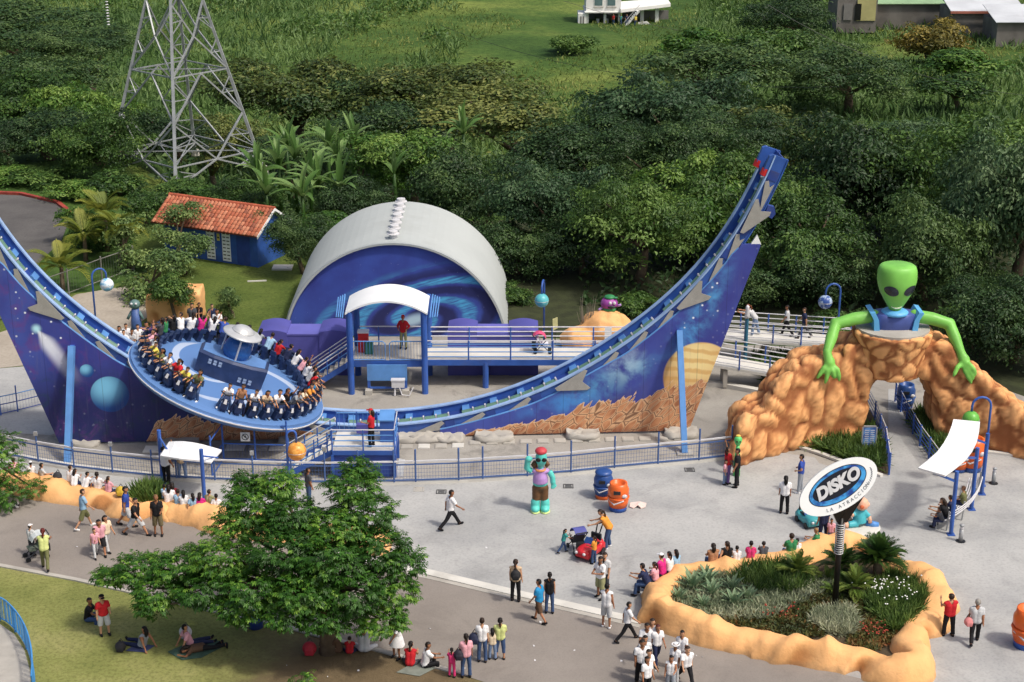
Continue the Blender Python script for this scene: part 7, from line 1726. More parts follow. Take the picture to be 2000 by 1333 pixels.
def capsule(mb, a, b, r0, r1, n_=10):
    d = b - a; L = d.length; t = d / L if L > 1e-5 else Vector((0, 0, 1)); pts = []; rr = []
    for k in (-.97, -.7, -.35): pts.append(a + t * r0 * k); rr.append(r0 * math.sqrt(1 - k * k))
    pts.append(a); rr.append(r0); pts.append(b); rr.append(r1)
    for k in (.35, .7, .97): pts.append(b + t * r1 * k); rr.append(r1 * math.sqrt(1 - k * k))
    mb.tube(pts, rr, n_)
POSE = {
 'stand': dict(legs=[(2, 4, 2), (-2, 4, 2)], arms=[(6, 8, 14), (4, 8, 12)]),
 'stand2': dict(legs=[(8, 5, 12), (-2, 4, 0)], arms=[(20, 10, 70, .3), (2, 10, 16)]),
 'hips': dict(legs=[(3, 6, 2), (-2, 6, 2)], arms=[(-18, 32, 85, .6), (-18, 32, 85, .6)]),
 'crossed': dict(legs=[(4, 5, 4), (-2, 5, 2)], arms=[(22, 8, 78, .7), (22, 8, 78, .7)]),
 'walk': dict(legs=[(26, 3, 8), (-22, 3, 16)], arms=[(-20, 8, 18), (24, 8, 22)], foot=[8, -22], lean=3),
 'walk2': dict(legs=[(-14, 3, 22), (18, 3, 4)], arms=[(16, 8, 20), (-14, 8, 14)], foot=[-18, 6], lean=2),
 'stride': dict(legs=[(33, 3, 6), (-30, 3, 14)], arms=[(-26, 10, 25), (28, 10, 25)], foot=[10, -26], lean=5),
 'push': dict(legs=[(20, 3, 10), (-24, 3, 14)], arms=[(48, 8, 30), (48, 8, 30)], foot=[6, -20], lean=14),
 'bend': dict(legs=[(12, 5, 14), (6, 5, 12)], arms=[(46, 6, 24), (46, 6, 24)], lean=32, nod=10),
 'lookup': dict(legs=[(3, 5, 2), (-3, 5, 2)], arms=[(150, 25, 40), (8, 8, 16)], nod=-14),
 'holdup': dict(legs=[(3, 5, 2), (-3, 5, 2)], arms=[(40, 12, 105, .2), (40, 12, 105, .2)]),
 'sit': dict(legs=[(84, 6, 84), (80, 6, 80)], arms=[(28, 8, 40, .2), (28, 8, 40, .2)], lean=6, seat=1),
 'sit2': dict(legs=[(88, 9, 60), (78, 4, 88)], arms=[(-20, 20, 10), (34, 10, 50, .3)], lean=-2, seat=1, look=25),
 'sitlean': dict(legs=[(84, 6, 78), (84, 6, 86)], arms=[(45, 6, 50, .3), (45, 6, 50, .3)], lean=24, seat=1, look=-15),
 'ground': dict(legs=[(118, 10, 112), (100, 14, 100)], arms=[(40, 8, 40, .2), (50, 8, 30, .2)], lean=12, seat=1),
 'groundx': dict(legs=[(80, 34, 112), (80, 34, 112)], arms=[(40, 10, 50, .3), (40, 10, 50, .3)], lean=16, seat=1, shin_ab=-2.2),
 'groundl': dict(legs=[(88, 8, 6), (94, 6, 20)], arms=[(-32, 12, 6), (-32, 12, 6)], lean=-18, seat=1, foot=[50, 50]),
 'lie': dict(legs=[(4, 6, 10), (30, 6, 60)], arms=[(150, 30, 60), (20, 12, 30)], seat=2),
 'ride': dict(legs=[(66, 22, 78), (66, 22, 78)], arms=[(58, 14, 14), (58, 14, 14)], lean=16, seat=1, nod=-8),
 'ride2': dict(legs=[(66, 22, 74), (66, 22, 80)], arms=[(64, 10, 22), (54, 16, 8)], lean=24, seat=1, look=25),
 'ride3': dict(legs=[(64, 24, 74), (66, 22, 70)], arms=[(50, 16, 30), (60, 12, 12)], lean=6, seat=1, look=-30),
 'ride4': dict(legs=[(64, 24, 70), (68, 20, 82)], arms=[(150, 20, 15), (140, 25, 25)], lean=4, seat=1, nod=-12),
 'lean': dict(legs=[(10, 5, 6), (-12, 5, 4)], arms=[(70, 14, 30, .3), (70, 14, 30, .3)], lean=38, nod=4),
}
BODY = {}
def body(pose):
    if pose in BODY: return BODY[pose]
    P = POSE[pose]; B, hd, H, p0 = bones(P); mb = MB()
    for (nm, a, b, r0, r1) in B: capsule(mb, a, b, r0, r1)
    me = remesh(mb, .024, 3); n_ = len(me.vertices); co = np.empty(n_ * 3, np.float32); me.vertices.foreach_get('co', co); co = co.reshape(-1, 3); no = np.empty(n_ * 3, np.float32); me.vertices.foreach_get('normal', no); no = no.reshape(-1, 3)
    best = np.full(n_, 9.0); bi = np.zeros(n_, int); bt = np.zeros(n_)
    for i, (nm, a, b, r0, r1) in enumerate(B):
        a_, b_ = np.array(a), np.array(b); d = b_ - a_; t = np.clip(((co - a_) @ d) / max(1e-9, d @ d), 0, 1); ds = np.linalg.norm(co - (a_ + t[:, None] * d), axis=1) - (r0 + (r1 - r0) * t)
        m = ds < best; best[m] = ds[m]; bi[m] = i; bt[m] = t[m]
    side = (np.array([b[1].x + b[2].x for b in B]) > 0)[bi]; reg = np.array([b[0] for b in B])[bi]; faces = [tuple(p.vertices) for p in me.polygons]
    # ground / seat reference
    if P.get('seat') == 1: z0 = p0.z - .115
    elif P.get('seat') == 2: z0 = p0.z
    else: z0 = float(co[:, 2].min())
    sh = Matrix.Translation((0, 0, -z0))
    if P.get('seat') == 2: sh = Matrix.Translation((0, 0, .13)) @ Matrix.Rotation(-math.pi / 2, 4, 'X') @ Matrix.Translation((0, 0, -p0.z))
    # hands: four fingers and a thumb; eyes
    ex = MB(); ex.v = [tuple(v) for v in co]; ex.f = list(faces); ex.mi = [0] * len(faces)
    for sx, (hp_, fd) in H.items():
        sd_ = fd.cross(Vector((sx, 0, .3))).normalized(); pn = fd.cross(sd_).normalized()
        for k, ln in enumerate((.055, .068, .064, .05)):
            o_ = hp_ + sd_ * (.03 - .02 * k) + fd * .015; ex.tube([o_, o_ + fd * ln * .55 + pn * .004, o_ + fd * ln - pn * .012 * sx], [.009, .0085, .006], 5)
        o_ = hp_ + sd_ * .025 - fd * .03; ex.tube([o_, o_ + sd_ * .03 + fd * .02, o_ + sd_ * .036 + fd * .05], [.011, .01, .007], 5)
    ex.cur = 1; hc, hu, hf = hd; hs_ = hu.cross(hf)
    for s_ in (-1, 1): ex.ball(hc + hf * .083 + hs_ * s_ * .034 + hu * .015, (.012, .008, .009), 6, 4)
    ex.ball(hc + hf * .082 - hu * .062, (.02, .006, .005), 6, 4)
    bm_ = ex.mesh('person', [m_skin, m_eye], True, sh)
    BODY[pose] = dict(mesh=bm_, co=co, no=no, reg=reg, t=bt, side=side, faces=faces, sh=sh, hd=hd, B=B, p0=p0, cloth={})
    bpy.data.meshes.remove(me); return BODY[pose]
KIND = {
 'tee': lambda r, t: (r == 'torso') | (r == 'pelvis') | ((r == 'uarm') & (t < .72)),
 'tank': lambda r, t: (r == 'torso') | (r == 'pelvis') | ((r == 'uarm') & (t < .05)),
 'long_sleeve': lambda r, t: (r == 'torso') | (r == 'pelvis') | (r == 'uarm') | ((r == 'farm') & (t < .9)),
 'trousers': lambda r, t: (r == 'pelvis') | (r == 'thigh') | ((r == 'shin') & (t < .97)),
 'shorts': lambda r, t: (r == 'pelvis') | (r == 'thigh') | ((r == 'shin') & (t < .06)),
 'capri': lambda r, t: (r == 'pelvis') | (r == 'thigh') | ((r == 'shin') & (t < .5)),
 'shoe0': lambda r, t: (r == 'foot') | ((r == 'shin') & (t > .97)),
 'shoe1': lambda r, t: (r == 'foot') | ((r == 'shin') & (t > .97)),
}
def garment(pose, kind):
    b = body(pose)
    if kind in b['cloth']: return b['cloth'][kind]
    nm = {'tee': 'shirt', 'tank': 'shirt', 'long_sleeve': 'shirt', 'trousers': 'trousers', 'shorts': 'shorts', 'capri': 'trousers', 'shoe0': 'shoe', 'shoe1': 'shoe', 'skirt': 'skirt'}.get(kind, kind)
    if kind in KIND:
        mk = KIND[kind](b['reg'], b['t'])
        if kind[:4] == 'shoe': mk = mk & (b['side'] == (kind[4] == '1'))
        off = {'trousers': .016, 'capri': .016, 'shorts': .022, 'shoe0': .014, 'shoe1': .014}.get(kind, .026)
        sel = [f for f in b['faces'] if all(mk[i] for i in f)]; used = sorted({i for f in sel for i in f}); mp = {i: j for j, i in enumerate(used)}
        o_ = np.full(len(used), off)
        if kind in ('trousers',): o_ += np.array([.018 * b['t'][i] if b['reg'][i] == 'shin' else 0 for i in used])
        if kind == 'shorts': o_ += np.array([.022 * b['t'][i] if b['reg'][i] == 'thigh' else 0 for i in used])
        vs = b['co'][used] + b['no'][used] * o_[:, None]
        jit = np.array([noise.noise(Vector(v) * 14) for v in vs]) * .006; vs = vs + b['no'][used] * jit[:, None]
        mb = MB(); mb.add([tuple(v) for v in vs], [tuple(mp[i] for i in f) for f in sel]); me = mb.mesh(nm, m_cloth, True, b['sh'])
    elif kind == 'skirt':
        p = b['p0']; mb = MB(); vs = []; fs = []; n_ = 18
        for z, r_ in ((.12, .155), (0, .19), (-.2, .25), (-.42, .30)):
            for k in range(n_): q = 2 * math.pi * k / n_; w_ = r_ * (1 + .06 * math.sin(5 * q) * (-z)); vs.append(p + Vector((w_ * math.cos(q) * 1.05, w_ * math.sin(q) * .9, z)))
        for i in range(3):
            for k in range(n_): fs.append((i * n_ + k, i * n_ + (k + 1) % n_, (i + 1) * n_ + (k + 1) % n_, (i + 1) * n_ + k))
        me = mb.add(vs, fs).mesh('skirt', m_cloth, True, b['sh'])
    else:   # hair and hats on the head frame
        hc, hu, hf = b['hd']; hs_ = hu.cross(hf); M_ = Matrix((hs_, hf, hu)).transposed(); mb = MB()
        tmp = MB().ball((0, 0, 0), (.104, .112, .116), 16, 12); c0 = Vector((0, -.012, .022))
        keep = lambda v: (v[2] > .048 - .35 * max(0, -v[1])) or (v[1] < -.03 and v[2] > -.085)
        capk = lambda v: v[2] > .035
        fn = capk if kind in ('cap', 'hat') else keep; sc_ = 1.1 if kind in ('cap', 'hat') else 1.0
        sel = [f for f in tmp.f if all(fn(tmp.v[i]) for i in f)]; used = sorted({i for f in sel for i in f}); mp = {i: j for j, i in enumerate(used)}
        mb.add([hc + M_ @ (c0 + Vector(tmp.v[i]) * sc_ * (1 + .04 * noise.noise(Vector(tmp.v[i]) * 30))) for i in used], [tuple(mp[i] for i in f) for f in sel])
        if kind == 'longhair': mb.tube([hc + M_ @ Vector(q) for q in ((0, -.06, .06), (0, -.11, -.04), (0, -.115, -.16), (0, -.10, -.27))], [.07, .085, .08, .04], 10)
        if kind == 'ponytail': mb.tube([hc + M_ @ Vector(q) for q in ((0, -.1, .05), (0, -.15, .02), (0, -.15, -.12), (0, -.12, -.26))], [.03, .038, .036, .014], 8)
        if kind == 'cap': mb.box(hc + M_ @ Vector((0, .135, .055)), (.13, .11, .014), M_)
        if kind == 'hat': mb.tube([hc + M_ @ Vector((.15 * math.cos(q * .449), .16 * math.sin(q * .449) - .01, .055)) for q in range(14)], .03, 5, True)
        me = mb.mesh('hair' if kind not in ('cap', 'hat') else 'cap', m_hair if kind not in ('cap', 'hat') else m_cloth, True, b['sh'])
    b['cloth'][kind] = (nm if kind in KIND or kind == 'skirt' else ('cap' if kind in ('cap', 'hat') else 'hair'), me); return b['cloth'][kind]
C = dict(white=S(232, 232, 234), black=S(26, 26, 30), navy=S(38, 46, 78), blue=S(52, 78, 160), lblue=S(150, 186, 214), sky=S(40, 140, 196), grey=S(150, 156, 164), lgrey=S(196, 198, 200), dgrey=S(72, 74, 80), red=S(190, 36, 44), pink=S(226, 166, 178), hot=S(220, 60, 120), mag=S(206, 44, 130), cream=S(224, 206, 178), beige=S(196, 172, 142), olive=S(110, 112, 74), khaki=S(150, 150, 110), lime=S(206, 214, 140), green=S(52, 128, 80), teal=S(60, 150, 146), orange=S(228, 150, 60), yellow=S(220, 200, 90), jeans=S(62, 84, 122), ljeans=S(116, 136, 168), brown=S(92, 70, 54), camo=S(108, 98, 72), purple=S(110, 84, 140), tan=S(170, 124, 92), maroon=S(120, 36, 46))
SK = [S(186, 136, 104), S(170, 118, 88), S(198, 150, 118), S(150, 104, 76)]; HR = [S(26, 20, 18), S(34, 26, 22), S(48, 34, 26), S(22, 18, 18)]
PN = [0]
def person(loc, pose, head, h, top, bot, lab, topk='tee', botk='trousers', hair='short', hat=None, shoe='black', group=None, m=None, hairc=None, sk=None):
    PN[0] += 1; i = PN[0]; b = body(pose); s_ = h / 1.70
    M_ = m if m is not None else Matrix.Translation(Vector(loc)) @ Matrix.Rotation(R(head), 4, 'Z')
    fx = .92 + .26 * ((i * 13 % 17) / 17) ** 1.5
    M_ = M_ @ Matrix.Diagonal((s_ * fx, s_ * (fx * .6 + .4), s_, 1))
    o = inst(b['mesh'], 'person', None, M_, sk or SK[i * 7 % 4]); tag(o, lab, 'person', group)
    def part(kind, col):
        nm, me = garment(pose, kind); inst(me, nm, o, M_, col)
    part(topk, C[top] if isinstance(top, str) else top)
    if botk: part(botk, C[bot] if isinstance(bot, str) else bot)
    part('shoe0', C[shoe]); part('shoe1', C[shoe])
    if hair != 'bald': part(hair, hairc or HR[i * 5 % 4])
    if hat: part('cap' if hat[0] == 'c' else 'hat', C[hat[1:]])
    return o
def gp(px, py, z=0.02): return G(px, py, z)
gA = 'people strolling on the road and plaza'
W_ = [  # foot pixel, pose, heading (0 = away, 90 = left, 180 = towards camera, -90 = right), height, top, bottom, label, options
 (880, 1031, 'stride', -65, 1.72, 'white', 'black', 'man in white shirt and black trousers striding alone across the plaza', {}),
 (1007, 1174, 'stand', -10, 1.66, 'beige', 'black', 'woman in beige top and black trousers carrying a black backpack', dict(topk='tank', hair='ponytail')),
 (1053, 1215, 'walk2', 60, 1.70, 'sky', 'brown', 'stocky man in bright blue shirt and brown shorts', dict(botk='shorts')),
 (1073, 1198, 'stand', 5, 1.62, 'black', 'jeans', 'woman in black sleeveless top and jeans next to the man in bright blue', dict(topk='tank', hair='ponytail')),
 (1172, 1168, 'crossed', 130, 1.66, 'white', 'khaki', 'woman in white top and khaki shorts with folded arms', dict(botk='shorts', hair='ponytail')),
 (1180, 1160, 'stand', 150, 1.66, 'lgrey', 'dgrey', 'person in pale grey half hidden behind the woman with folded arms', {}),
 (1184, 1226, 'stand2', -20, 1.72, 'white', 'lgrey', 'man in white sleeveless shirt and pale shorts seen from behind', dict(topk='tank', botk='shorts', shoe='white')),
 (1224, 1252, 'stride', -75, 1.6, 'white', 'black', 'schoolboy in white shirt striding towards the school group', {}),
 (1262, 1296, 'walk', 170, 1.6, 'white', 'navy', 'schoolgirl with ponytail at the back left of the school group', dict(hair='ponytail')),
 (1272, 1292, 'stand', 160, 1.62, 'white', 'black', 'schoolboy with bushy hair at the back of the school group', {}),
 (1282, 1298, 'walk2', -160, 1.55, 'white', 'navy', 'schoolgirl with reddish hair in the middle of the school group', dict(hair='ponytail', hairc=S(86, 40, 30))),
 (1258, 1322, 'walk', 175, 1.62, 'white', 'black', 'schoolgirl with a dark bag in front left of the school group', dict(hair='longhair')),
 (1252, 1334, 'stand', -170, 1.6, 'white', 'black', 'schoolgirl with folded arms in front of the school group', dict(hair='ponytail')),
 (1264, 1346, 'walk2', -140, 1.5, 'white', 'navy', 'schoolchild stretching an arm out at the bottom edge', {}),
 (1262, 1362, 'stand', -150, 1.5, 'white', 'black', 'schoolgirl with ponytail cut by the bottom edge', dict(hair='ponytail')),
 (1330, 1310, 'walk2', 160, 1.55, 'white', 'maroon', 'schoolgirl with hair ribbon right of the school group', dict(hair='ponytail')),
 (1317, 1334, 'stand', 150, 1.5, 'white', 'lgrey', 'child with white cap in the right school group', dict(hat='hwhite')),
 (1339, 1336, 'stride', -165, 1.52, 'white', 'black', 'boy in white shirt waving in the right school group', {}),
 (1309, 1352, 'stand2', 170, 1.35, 'white', 'grey', 'small child in white vest and grey shorts at the bottom edge', dict(topk='tank', botk='shorts')),
 (1100, 1080, 'push', -75, 1.02, 'teal', 'jeans', 'toddler in turquoise top pushing the purple stroller', dict(hair='ponytail')),
 (1160, 1101, 'stand2', 60, 1.15, 'orange', 'jeans', 'child in orange top standing at the red toy car', dict(hair='ponytail')),
 (1189, 1071, 'bend', 75, 1.68, 'orange', 'jeans', 'woman in orange sleeveless top leaning on the red toy car', dict(topk='tank', hair='ponytail', shoe='white')),
 (1531, 1003, 'stand', -5, 1.64, 'white', 'black', 'woman with long hair in white top and black flared trousers', dict(hair='longhair')),
 (1562, 962, 'hips', 70, 1.70, 'blue', 'grey', 'man in blue shirt and grey trousers near the arch path', dict(shoe='white')),
 (1420, 944, 'lookup', -60, 1.64, 'red', 'purple', 'woman in red top at the left foot of the arch', dict(hair='ponytail')),
 (1416, 946, 'stand', -120, 1.1, 'pink', 'ljeans', 'child in pink top next to the woman in red at the arch', {}),
 (1438, 951, 'stand', 80, 1.72, 'black', 'black', 'man all in black standing at the left foot of the arch', {}),
 (1606, 1062, 'stand', 10, 1.7, 'navy', 'navy', 'man in dark navy clothes standing behind the oval sign', {}),
 (1621, 1066, 'stand', 170, 1.15, 'pink', 'ljeans', 'child in pale pink shirt beside the sign pole', {}),
 (1851, 1242, 'holdup', 10, 1.62, 'red', 'black', 'woman in red top and black trousers right of the planter', dict(topk='tank')),
 (1902, 1256, 'walk2', -10, 1.70, 'lgrey', 'black', 'grey-haired man in grey shirt carrying a pink bag', dict(hairc=S(150, 146, 140))),
 (883, 1322, 'holdup', -5, 1.08, 'hot', 'hot', 'little girl all in hot pink at the road edge', dict(hair='ponytail')),
 (911, 1323, 'stand2', 15, 1.62, 'pink', 'jeans', 'woman in pale pink blouse and jeans with a dark shoulder bag', dict(hair='ponytail')),
 (942, 1293, 'stand', 0, 1.66, 'white', 'jeans', 'woman in white top and dark jeans with a navy bag seen from behind', {}),
 (962, 1288, 'stand', 5, 1.18, 'cream', 'ljeans', 'child in cream top between two women at the road edge', dict(hair='longhair')),
 (977, 1287, 'crossed', 0, 1.55, 'lime', 'jeans', 'girl in pale yellow top and rolled-up jeans at the road edge', dict(hair='ponytail', botk='capri')),
 (776, 1284, 'bend', 150, 1.64, 'white', 'white', 'woman in white dress partly under the tree leaves', dict(botk='skirt', topk='tee', hair='longhair')),
 (166, 1032, 'walk', -60, 1.74, 'lblue', 'olive', 'man in light blue shirt and olive shorts walking on the road', dict(botk='shorts', shoe='white')),
 (249, 1028, 'walk2', -80, 1.74, 'blue', 'lgrey', 'man in blue shirt and pale shorts beside the bench wall', dict(botk='shorts')),
 (267, 1046, 'stride', -110, 1.72, 'black', 'lgrey', 'man in black shirt, sunglasses and pale shorts on the road', dict(botk='shorts')),
 (310, 1046, 'stand2', -170, 1.74, 'black', 'camo', 'man in black printed shirt and camouflage shorts', dict(botk='shorts', hairc=S(120, 90, 60))),
 (188, 1089, 'walk2', -150, 1.25, 'pink', 'lgrey', 'little girl in pink shirt and pale trousers on the road', dict(hair='ponytail')),
 (198, 1082, 'walk', -160, 1.5, 'pink', 'black', 'girl in pink top and black shorts on the road', dict(botk='shorts', hair='longhair')),
 (210, 1076, 'walk2', -130, 1.52, 'cream', 'lgrey', 'girl in cream top and pale trousers behind the girl in black shorts', dict(hair='longhair')),
 (90, 1112, 'push', 10, 1.66, 'lime', 'olive', 'woman in yellow-green top and olive trousers pushing a pale stroller', dict(topk='tank', hair='ponytail', hairc=S(96, 34, 30))),
 (64, 1085, 'stand', -20, 1.3, 'lgrey', 'dgrey', 'child with pale cap beside the pale stroller', dict(hat='cwhite')),
 (326, 946, 'lookup', -30, 1.72, 'white', 'black', 'man in white shirt with raised arm under the left shelter', {}),
 (357, 938, 'lookup', 10, 1.62, 'beige', 'ljeans', 'woman in beige top and light jeans at the fence under the left shelter', {}),
 (604, 985, 'stand', -60, 1.6, 'dgrey', 'jeans', 'person half hidden by the tree near the operator stairs', {}),
]
for px, py, pose, hd_, h, top, bot, lab, kw in W_:
    person(gp(px, py), pose, hd_, h, top, bot, lab, group=gA, **kw)
# people on the structures
person(Vector((-6.05, 66.0, oz + .06)), 'stand2', 75, 1.68, 'red', 'black', 'ride operator in red shirt and cap on the blue platform', hat='cred', group='ride operators', hair='longhair')
person(Vector((-5.4, 77.8, DZ)), 'hips', 170, 1.70, 'red', 'khaki', 'ride operator in red hooded top on the boarding station', hat='cred', topk='long_sleeve', group='ride operators')
person(Vector((12.45, 80.4, 1.38)), 'lean', 75, 1.70, 'lgrey', 'ljeans', 'woman in pale vest and jeans leaning on the ramp railing', topk='tank', hair='ponytail', shoe='white', group='people on the ramp', hairc=S(110, 60, 30))
person(Vector((14.1, 80.5, 1.32)), 'walk2', 80, 1.62, 'lgrey', 'black', 'person in pale shirt and black trousers walking on the ramp', group='people on the ramp')
person(Vector((14.95, 80.2, 1.28)), 'walk', 85, 1.66, 'navy', 'dgrey', 'man in dark shirt with backpack last on the ramp', group='people on the ramp')
# sitters on the bench wall (backs to us) and on the planter rim
gB = 'people sitting on the orange bench wall'
BW = [(62, 932, 'white', 'sit', 10, 1.3, 'child with white cap sitting at the far left of the bench wall', dict(hat='cwhite')), (84, 936, 'lgrey', 'sit2', -60, 1.35, 'boy in pale shirt turned right on the bench wall', {}), (32, 928, 'pink', 'sitlean', 40, 1.4, 'child bending over at the left end of the bench wall', {}),
 (138, 942, 'white', 'sit', -20, 1.4, 'child in white shirt sitting behind the girl with long hair', {}), (145, 950, 'white', 'sitlean', -10, 1.4, 'girl with long black hair and white shirt on the bench wall', dict(hair='longhair')), (166, 954, 'white', 'sitlean', -30, 1.3, 'child in white bent low in the middle of the bench wall', {}),
 (192, 957, 'white', 'sit2', -15, 1.5, 'boy in white shirt sitting upright on the bench wall', {}), (212, 963, 'pink', 'sit', -25, 1.35, 'girl with ponytail and pink shirt on the bench wall', dict(hair='ponytail')),
 (322, 975, 'lblue', 'sit', 0, 1.2, 'small child in light blue sitting behind the shelter post', {}), (331, 983, 'white', 'sit', 10, 1.5, 'girl in white with dark hair left of the two shelter posts', dict(hair='longhair')), (338, 978, 'maroon', 'sit2', 0, 1.5, 'woman in crimson top sitting under the left shelter', dict(hair='longhair')),
 (349, 990, 'lblue', 'sit', 5, 1.4, 'boy in pale blue shirt sitting under the left shelter', {}), (360, 993, 'white', 'sit', 15, 1.45, 'girl with long hair and white dress under the left shelter', dict(hair='longhair')), (378, 997, 'lblue', 'sit2', 10, 1.4, 'girl with long hair and pale blue top under the left shelter', dict(hair='longhair')),
 (391, 997, 'mag', 'sit', -10, 1.4, 'girl in magenta top next to the front shelter post', dict(hair='longhair')), (409, 992, 'khaki', 'sit', -20, 1.45, 'boy in khaki shirt right of the front shelter post', {}), (424, 998, 'white', 'sit2', -10, 1.4, 'boy in white striped shirt at the edge of the tree leaves', {})]
for px, py, top, pose, hd_, h, lab, kw in BW:
    p = G(px, py, .45); person(p, pose, hd_, h, top, 'navy', lab, group=gB, **kw)
gC = 'people sitting on the planter rim'
PW = [(1266, 1150, 'navy', 'sitlean', 70, 1.7, 'man in navy shirt bent forward on the left planter rim', {}), (1281, 1140, 'pink', 'sit', 60, 1.4, 'girl in dusty pink on the left planter rim', dict(hair='ponytail')), (1294, 1128, 'mag', 'sit', 50, 1.6, 'woman in magenta with white cap on the planter rim', dict(hat='cwhite')),
 (1309, 1122, 'white', 'sit', 40, 1.5, 'woman with dark hair next to the white cap on the planter rim', dict(hair='ponytail')), (1322, 1118, 'lblue', 'sit', 30, 1.5, 'girl in pale blue at the end of the left rim group', dict(hair='longhair')), (1394, 1106, 'tan', 'sit', 10, 1.5, 'woman in salmon top on the back planter rim', dict(hair='longhair', topk='tank')),
 (1420, 1103, 'black', 'sit2', 5, 1.6, 'woman in black top in the middle of the back rim', dict(topk='tank', hair='ponytail')), (1440, 1104, 'white', 'sit', 0, 1.25, 'small child in white on the back planter rim', {}), (1467, 1101, 'hot', 'sit', -10, 1.5, 'girl in hot pink on the back planter rim', {}),
 (1493, 1096, 'dgrey', 'sitlean', 0, 1.2, 'child whose dark head just shows over the back rim', {}), (1547, 1090, 'green', 'sit', 10, 1.65, 'man in green shirt on the back planter rim', {}), (1558, 1088, 'white', 'sit', 0, 1.2, 'small child beside the man in green', {}), (1604, 1074, 'green', 'sitlean', 70, 1.5, 'blond person in green shirt left of the sign pole', dict(hairc=S(150, 112, 70)))]
for px, py, top, pose, hd_, h, lab, kw in PW:
    p = G(px, py, .5); p += Vector((math.sin(R(-hd_)) * .0, .22, 0)); person(p, pose, hd_, h, top, 'jeans', lab, group=gC, **kw)
gD = 'people on the curved tube bench'
for px, py, top, hd_, h, lab, kw in [(1832, 1018, 'dgrey', 70, 1.15, 'small child at the near end of the tube bench', {}), (1842, 1012, 'black', 65, 1.65, 'woman in black next to the small child on the tube bench', dict(hair='longhair')), (1856, 1003, 'navy', 60, 1.5, 'dark-haired boy in navy on the tube bench', {}), (1874, 985, 'olive', 55, 1.5, 'person in olive shirt further back on the tube bench', dict(hairc=S(90, 60, 40)))]:
    p = G(px, py, .45) + Vector((.15, -.05, 0)); person(p, 'sitlean' if px != 1874 else 'sit', hd_, h, top, 'navy', lab, group=gD, **kw)
# picnickers
gE = 'people resting on the lawn'
person(gp(172, 1212), 'ground', -100, 1.72, 'black', 'jeans', 'man in black shirt sitting on the grass at the left', group=gE)
person(gp(205, 1240), 'stand2', -150, 1.55, 'red', 'lgrey', 'boy in red shirt, black cap and pale shorts by the sitting man', group=gE, botk='shorts', hat='cblack')
person(gp(278, 1264), 'groundl', 60, 1.62, 'grey', 'navy', 'woman in patterned top sitting on the blue mat', group=gE, hair='longhair', topk='tank')
person(gp(372, 1262), 'groundl', -60, 1.7, 'pink', 'navy', 'person in pale pink and navy reclining on the green blanket', group=gE)
person(G(395, 1270, .03), 'lie', 110, 1.66, 'brown', 'black', 'person lying down on the green blanket', group=gE, hair='longhair')
person(gp(683, 1276), 'groundx', 0, 1.1, 'red', 'navy', 'small child in red shirt sitting right of the trunk', group=gE)
person(gp(711, 1272), 'groundx', -5, 1.75, 'lgrey', 'lgrey', 'large person in pale grey clothes sitting right of the trunk', group=gE)
person(gp(801, 1300), 'groundx', -10, 1.6, 'red', 'dgrey', 'woman in red printed top sitting on the grey mat', group=gE, topk='tank', hair='ponytail')
person(gp(830, 1302), 'ground', -70, 1.72, 'white', 'black', 'man in white T-shirt and black trousers sitting on the grey mat', group=gE)
person(gp(662, 1272), 'ground', 90, 1.6, 'brown', 'brown', 'person in brown in the shade behind the trunk', group=gE)
# bags that are carried
def handbag(p, col, lab, k=1.0): return bag(p, col, lab, k)
handbag(gp(1007, 1174) + Vector((0, -.24, 1.02)), S(30, 30, 34), 'black backpack on the woman in beige top', 1.0)
handbag(gp(942, 1293) + Vector((-.26, .02, .72)), S(34, 40, 66), 'navy shoulder bag of the woman in white top', 1.1)
handbag(gp(911, 1323) + Vector((-.24, -.05, .72)), S(40, 36, 50), 'dark shoulder bag of the woman in pale pink blouse', 1.0)
handbag(gp(1902, 1256) + Vector((-.26, -.02, .7)), S(206, 130, 130), 'pink bag carried by the grey-haired man', .9)
handbag(gp(1258, 1322) + Vector((-.22, .1, .7)), S(36, 36, 44), 'dark bag of the schoolgirl at the front left', .9)
# crowd waiting behind the track at the left and by the orange rock
gF = 'crowd waiting behind the disc'
cw = ['white', 'white', 'lgrey', 'white', 'purple', 'white', 'beige', 'white', 'tan', 'dgrey', 'black', 'navy']
for i, (px, py, lab) in enumerate([(237, 694, 'person in white at the left end of the crowd behind the track'), (250, 690, 'second person from the left in the crowd behind the track'), (262, 702, 'person in pale grey in the front of the crowd behind the track'), (273, 694, 'tall person in white in the crowd behind the track'), (290, 690, 'person in purple near the round-headed figure'), (283, 706, 'person in white hidden low behind the track edge'), (302, 692, 'person in beige right of the round-headed figure'), (246, 704, 'child in white low behind the track edge'), (318, 684, 'person in brown behind the left riders'), (378, 652, 'person in dark grey standing in front of the blocky orange rock'), (392, 646, 'boy in dark top standing highest by the orange rock'), (417, 650, 'person in black right of the orange rock'), (427, 662, 'person in navy right beside the person in black at the orange rock')]):
    person(gp(px, py), ['stand', 'stand2', 'crossed', 'hips'][i % 4], 180 + (i * 37) % 60 - 30, 1.55 + .03 * (i % 5), cw[i % 12], 'navy', lab, group=gF)
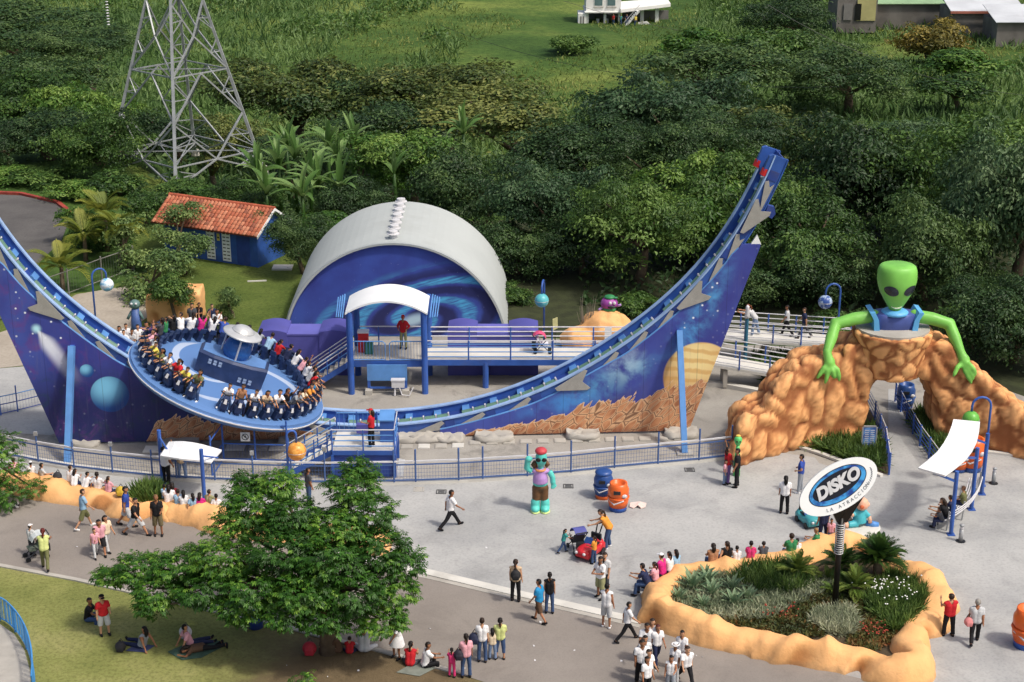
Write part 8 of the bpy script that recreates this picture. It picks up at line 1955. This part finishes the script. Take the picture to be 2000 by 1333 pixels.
# riders
gR = 'riders on the spinning disc'
tops = ['white', 'tan', 'white', 'beige', 'white', 'black', 'grey', 'cream', 'orange', 'sky', 'tan', 'red', 'lgrey', 'white', 'pink', 'white', 'navy', 'red', 'lblue', 'grey', 'black', 'lblue', 'blue', 'white', 'mag', 'white', 'white', 'black', 'green', 'dgrey', 'purple', 'pink', 'pink', 'lgrey', 'yellow', 'olive', 'white', 'red', 'yellow', 'olive']
# seats count anticlockwise (to the right along the near edge) from the gap at the front
cn = {'tan': 'brown', 'mag': 'magenta', 'lgrey': 'pale grey', 'sky': 'bright blue', 'lblue': 'light blue', 'dgrey': 'dark grey'}
ordn = ords + ['eighteenth', 'nineteenth', 'twentieth', 'twenty-first', 'twenty-second', 'twenty-third', 'twenty-fourth', 'twenty-fifth', 'twenty-sixth', 'twenty-seventh', 'twenty-eighth', 'twenty-ninth', 'thirtieth', 'thirty-first', 'thirty-second', 'thirty-third', 'thirty-fourth', 'thirty-fifth', 'thirty-sixth', 'thirty-seventh', 'thirty-eighth', 'thirty-ninth', 'fortieth']
for i, ph in enumerate(SEATS):
    lab = f'rider in {cn.get(tops[i], tops[i])} top, {ordn[i]} seat anticlockwise from the gap at the near edge' if i < 20 else f'rider in {cn.get(tops[i], tops[i])} top, {ordn[39 - i]} seat clockwise from the gap at the near edge'
    m = seatM(ph) @ Matrix.Translation((0, -.12, .50))
    person(None, (['ride', 'ride2', 'ride3'][(i * 5 + i // 4) % 3] if i not in (5, 13, 23, 24, 31) else 'ride4'), 0, 1.42 + .035 * ((i * 5) % 7), tops[i], ['jeans', 'navy', 'black', 'jeans'][i % 4], lab, m=m, group=gR, hair=['short', 'longhair', 'short', 'ponytail'][(i * 3) % 4], topk='tank' if tops[i] == 'tan' else 'tee', shoe='white' if i % 3 == 0 else 'black')
# people at the hillside house
for i, (px, dy, top, lab) in enumerate([(1196, -2, 'red', 'person in red at the terrace of the hillside house'), (1210, -2.5, 'teal', 'person in turquoise at the terrace of the hillside house'), (1222, -2, 'navy', 'person in navy below the stairs of the hillside house'), (1238, -3, 'yellow', 'person in yellow below the stairs of the hillside house')]):
    p = hp(px, .06, dy); person(Vector((p.x, p.y, max(HZ + .05 if px < 1205 else -99, tz(p.x, p.y) - .0))), ['stand', 'hips', 'stand2', 'stand'][i], 150 + 20 * i, 1.68, top, 'jeans', lab, group='people at the hillside house')
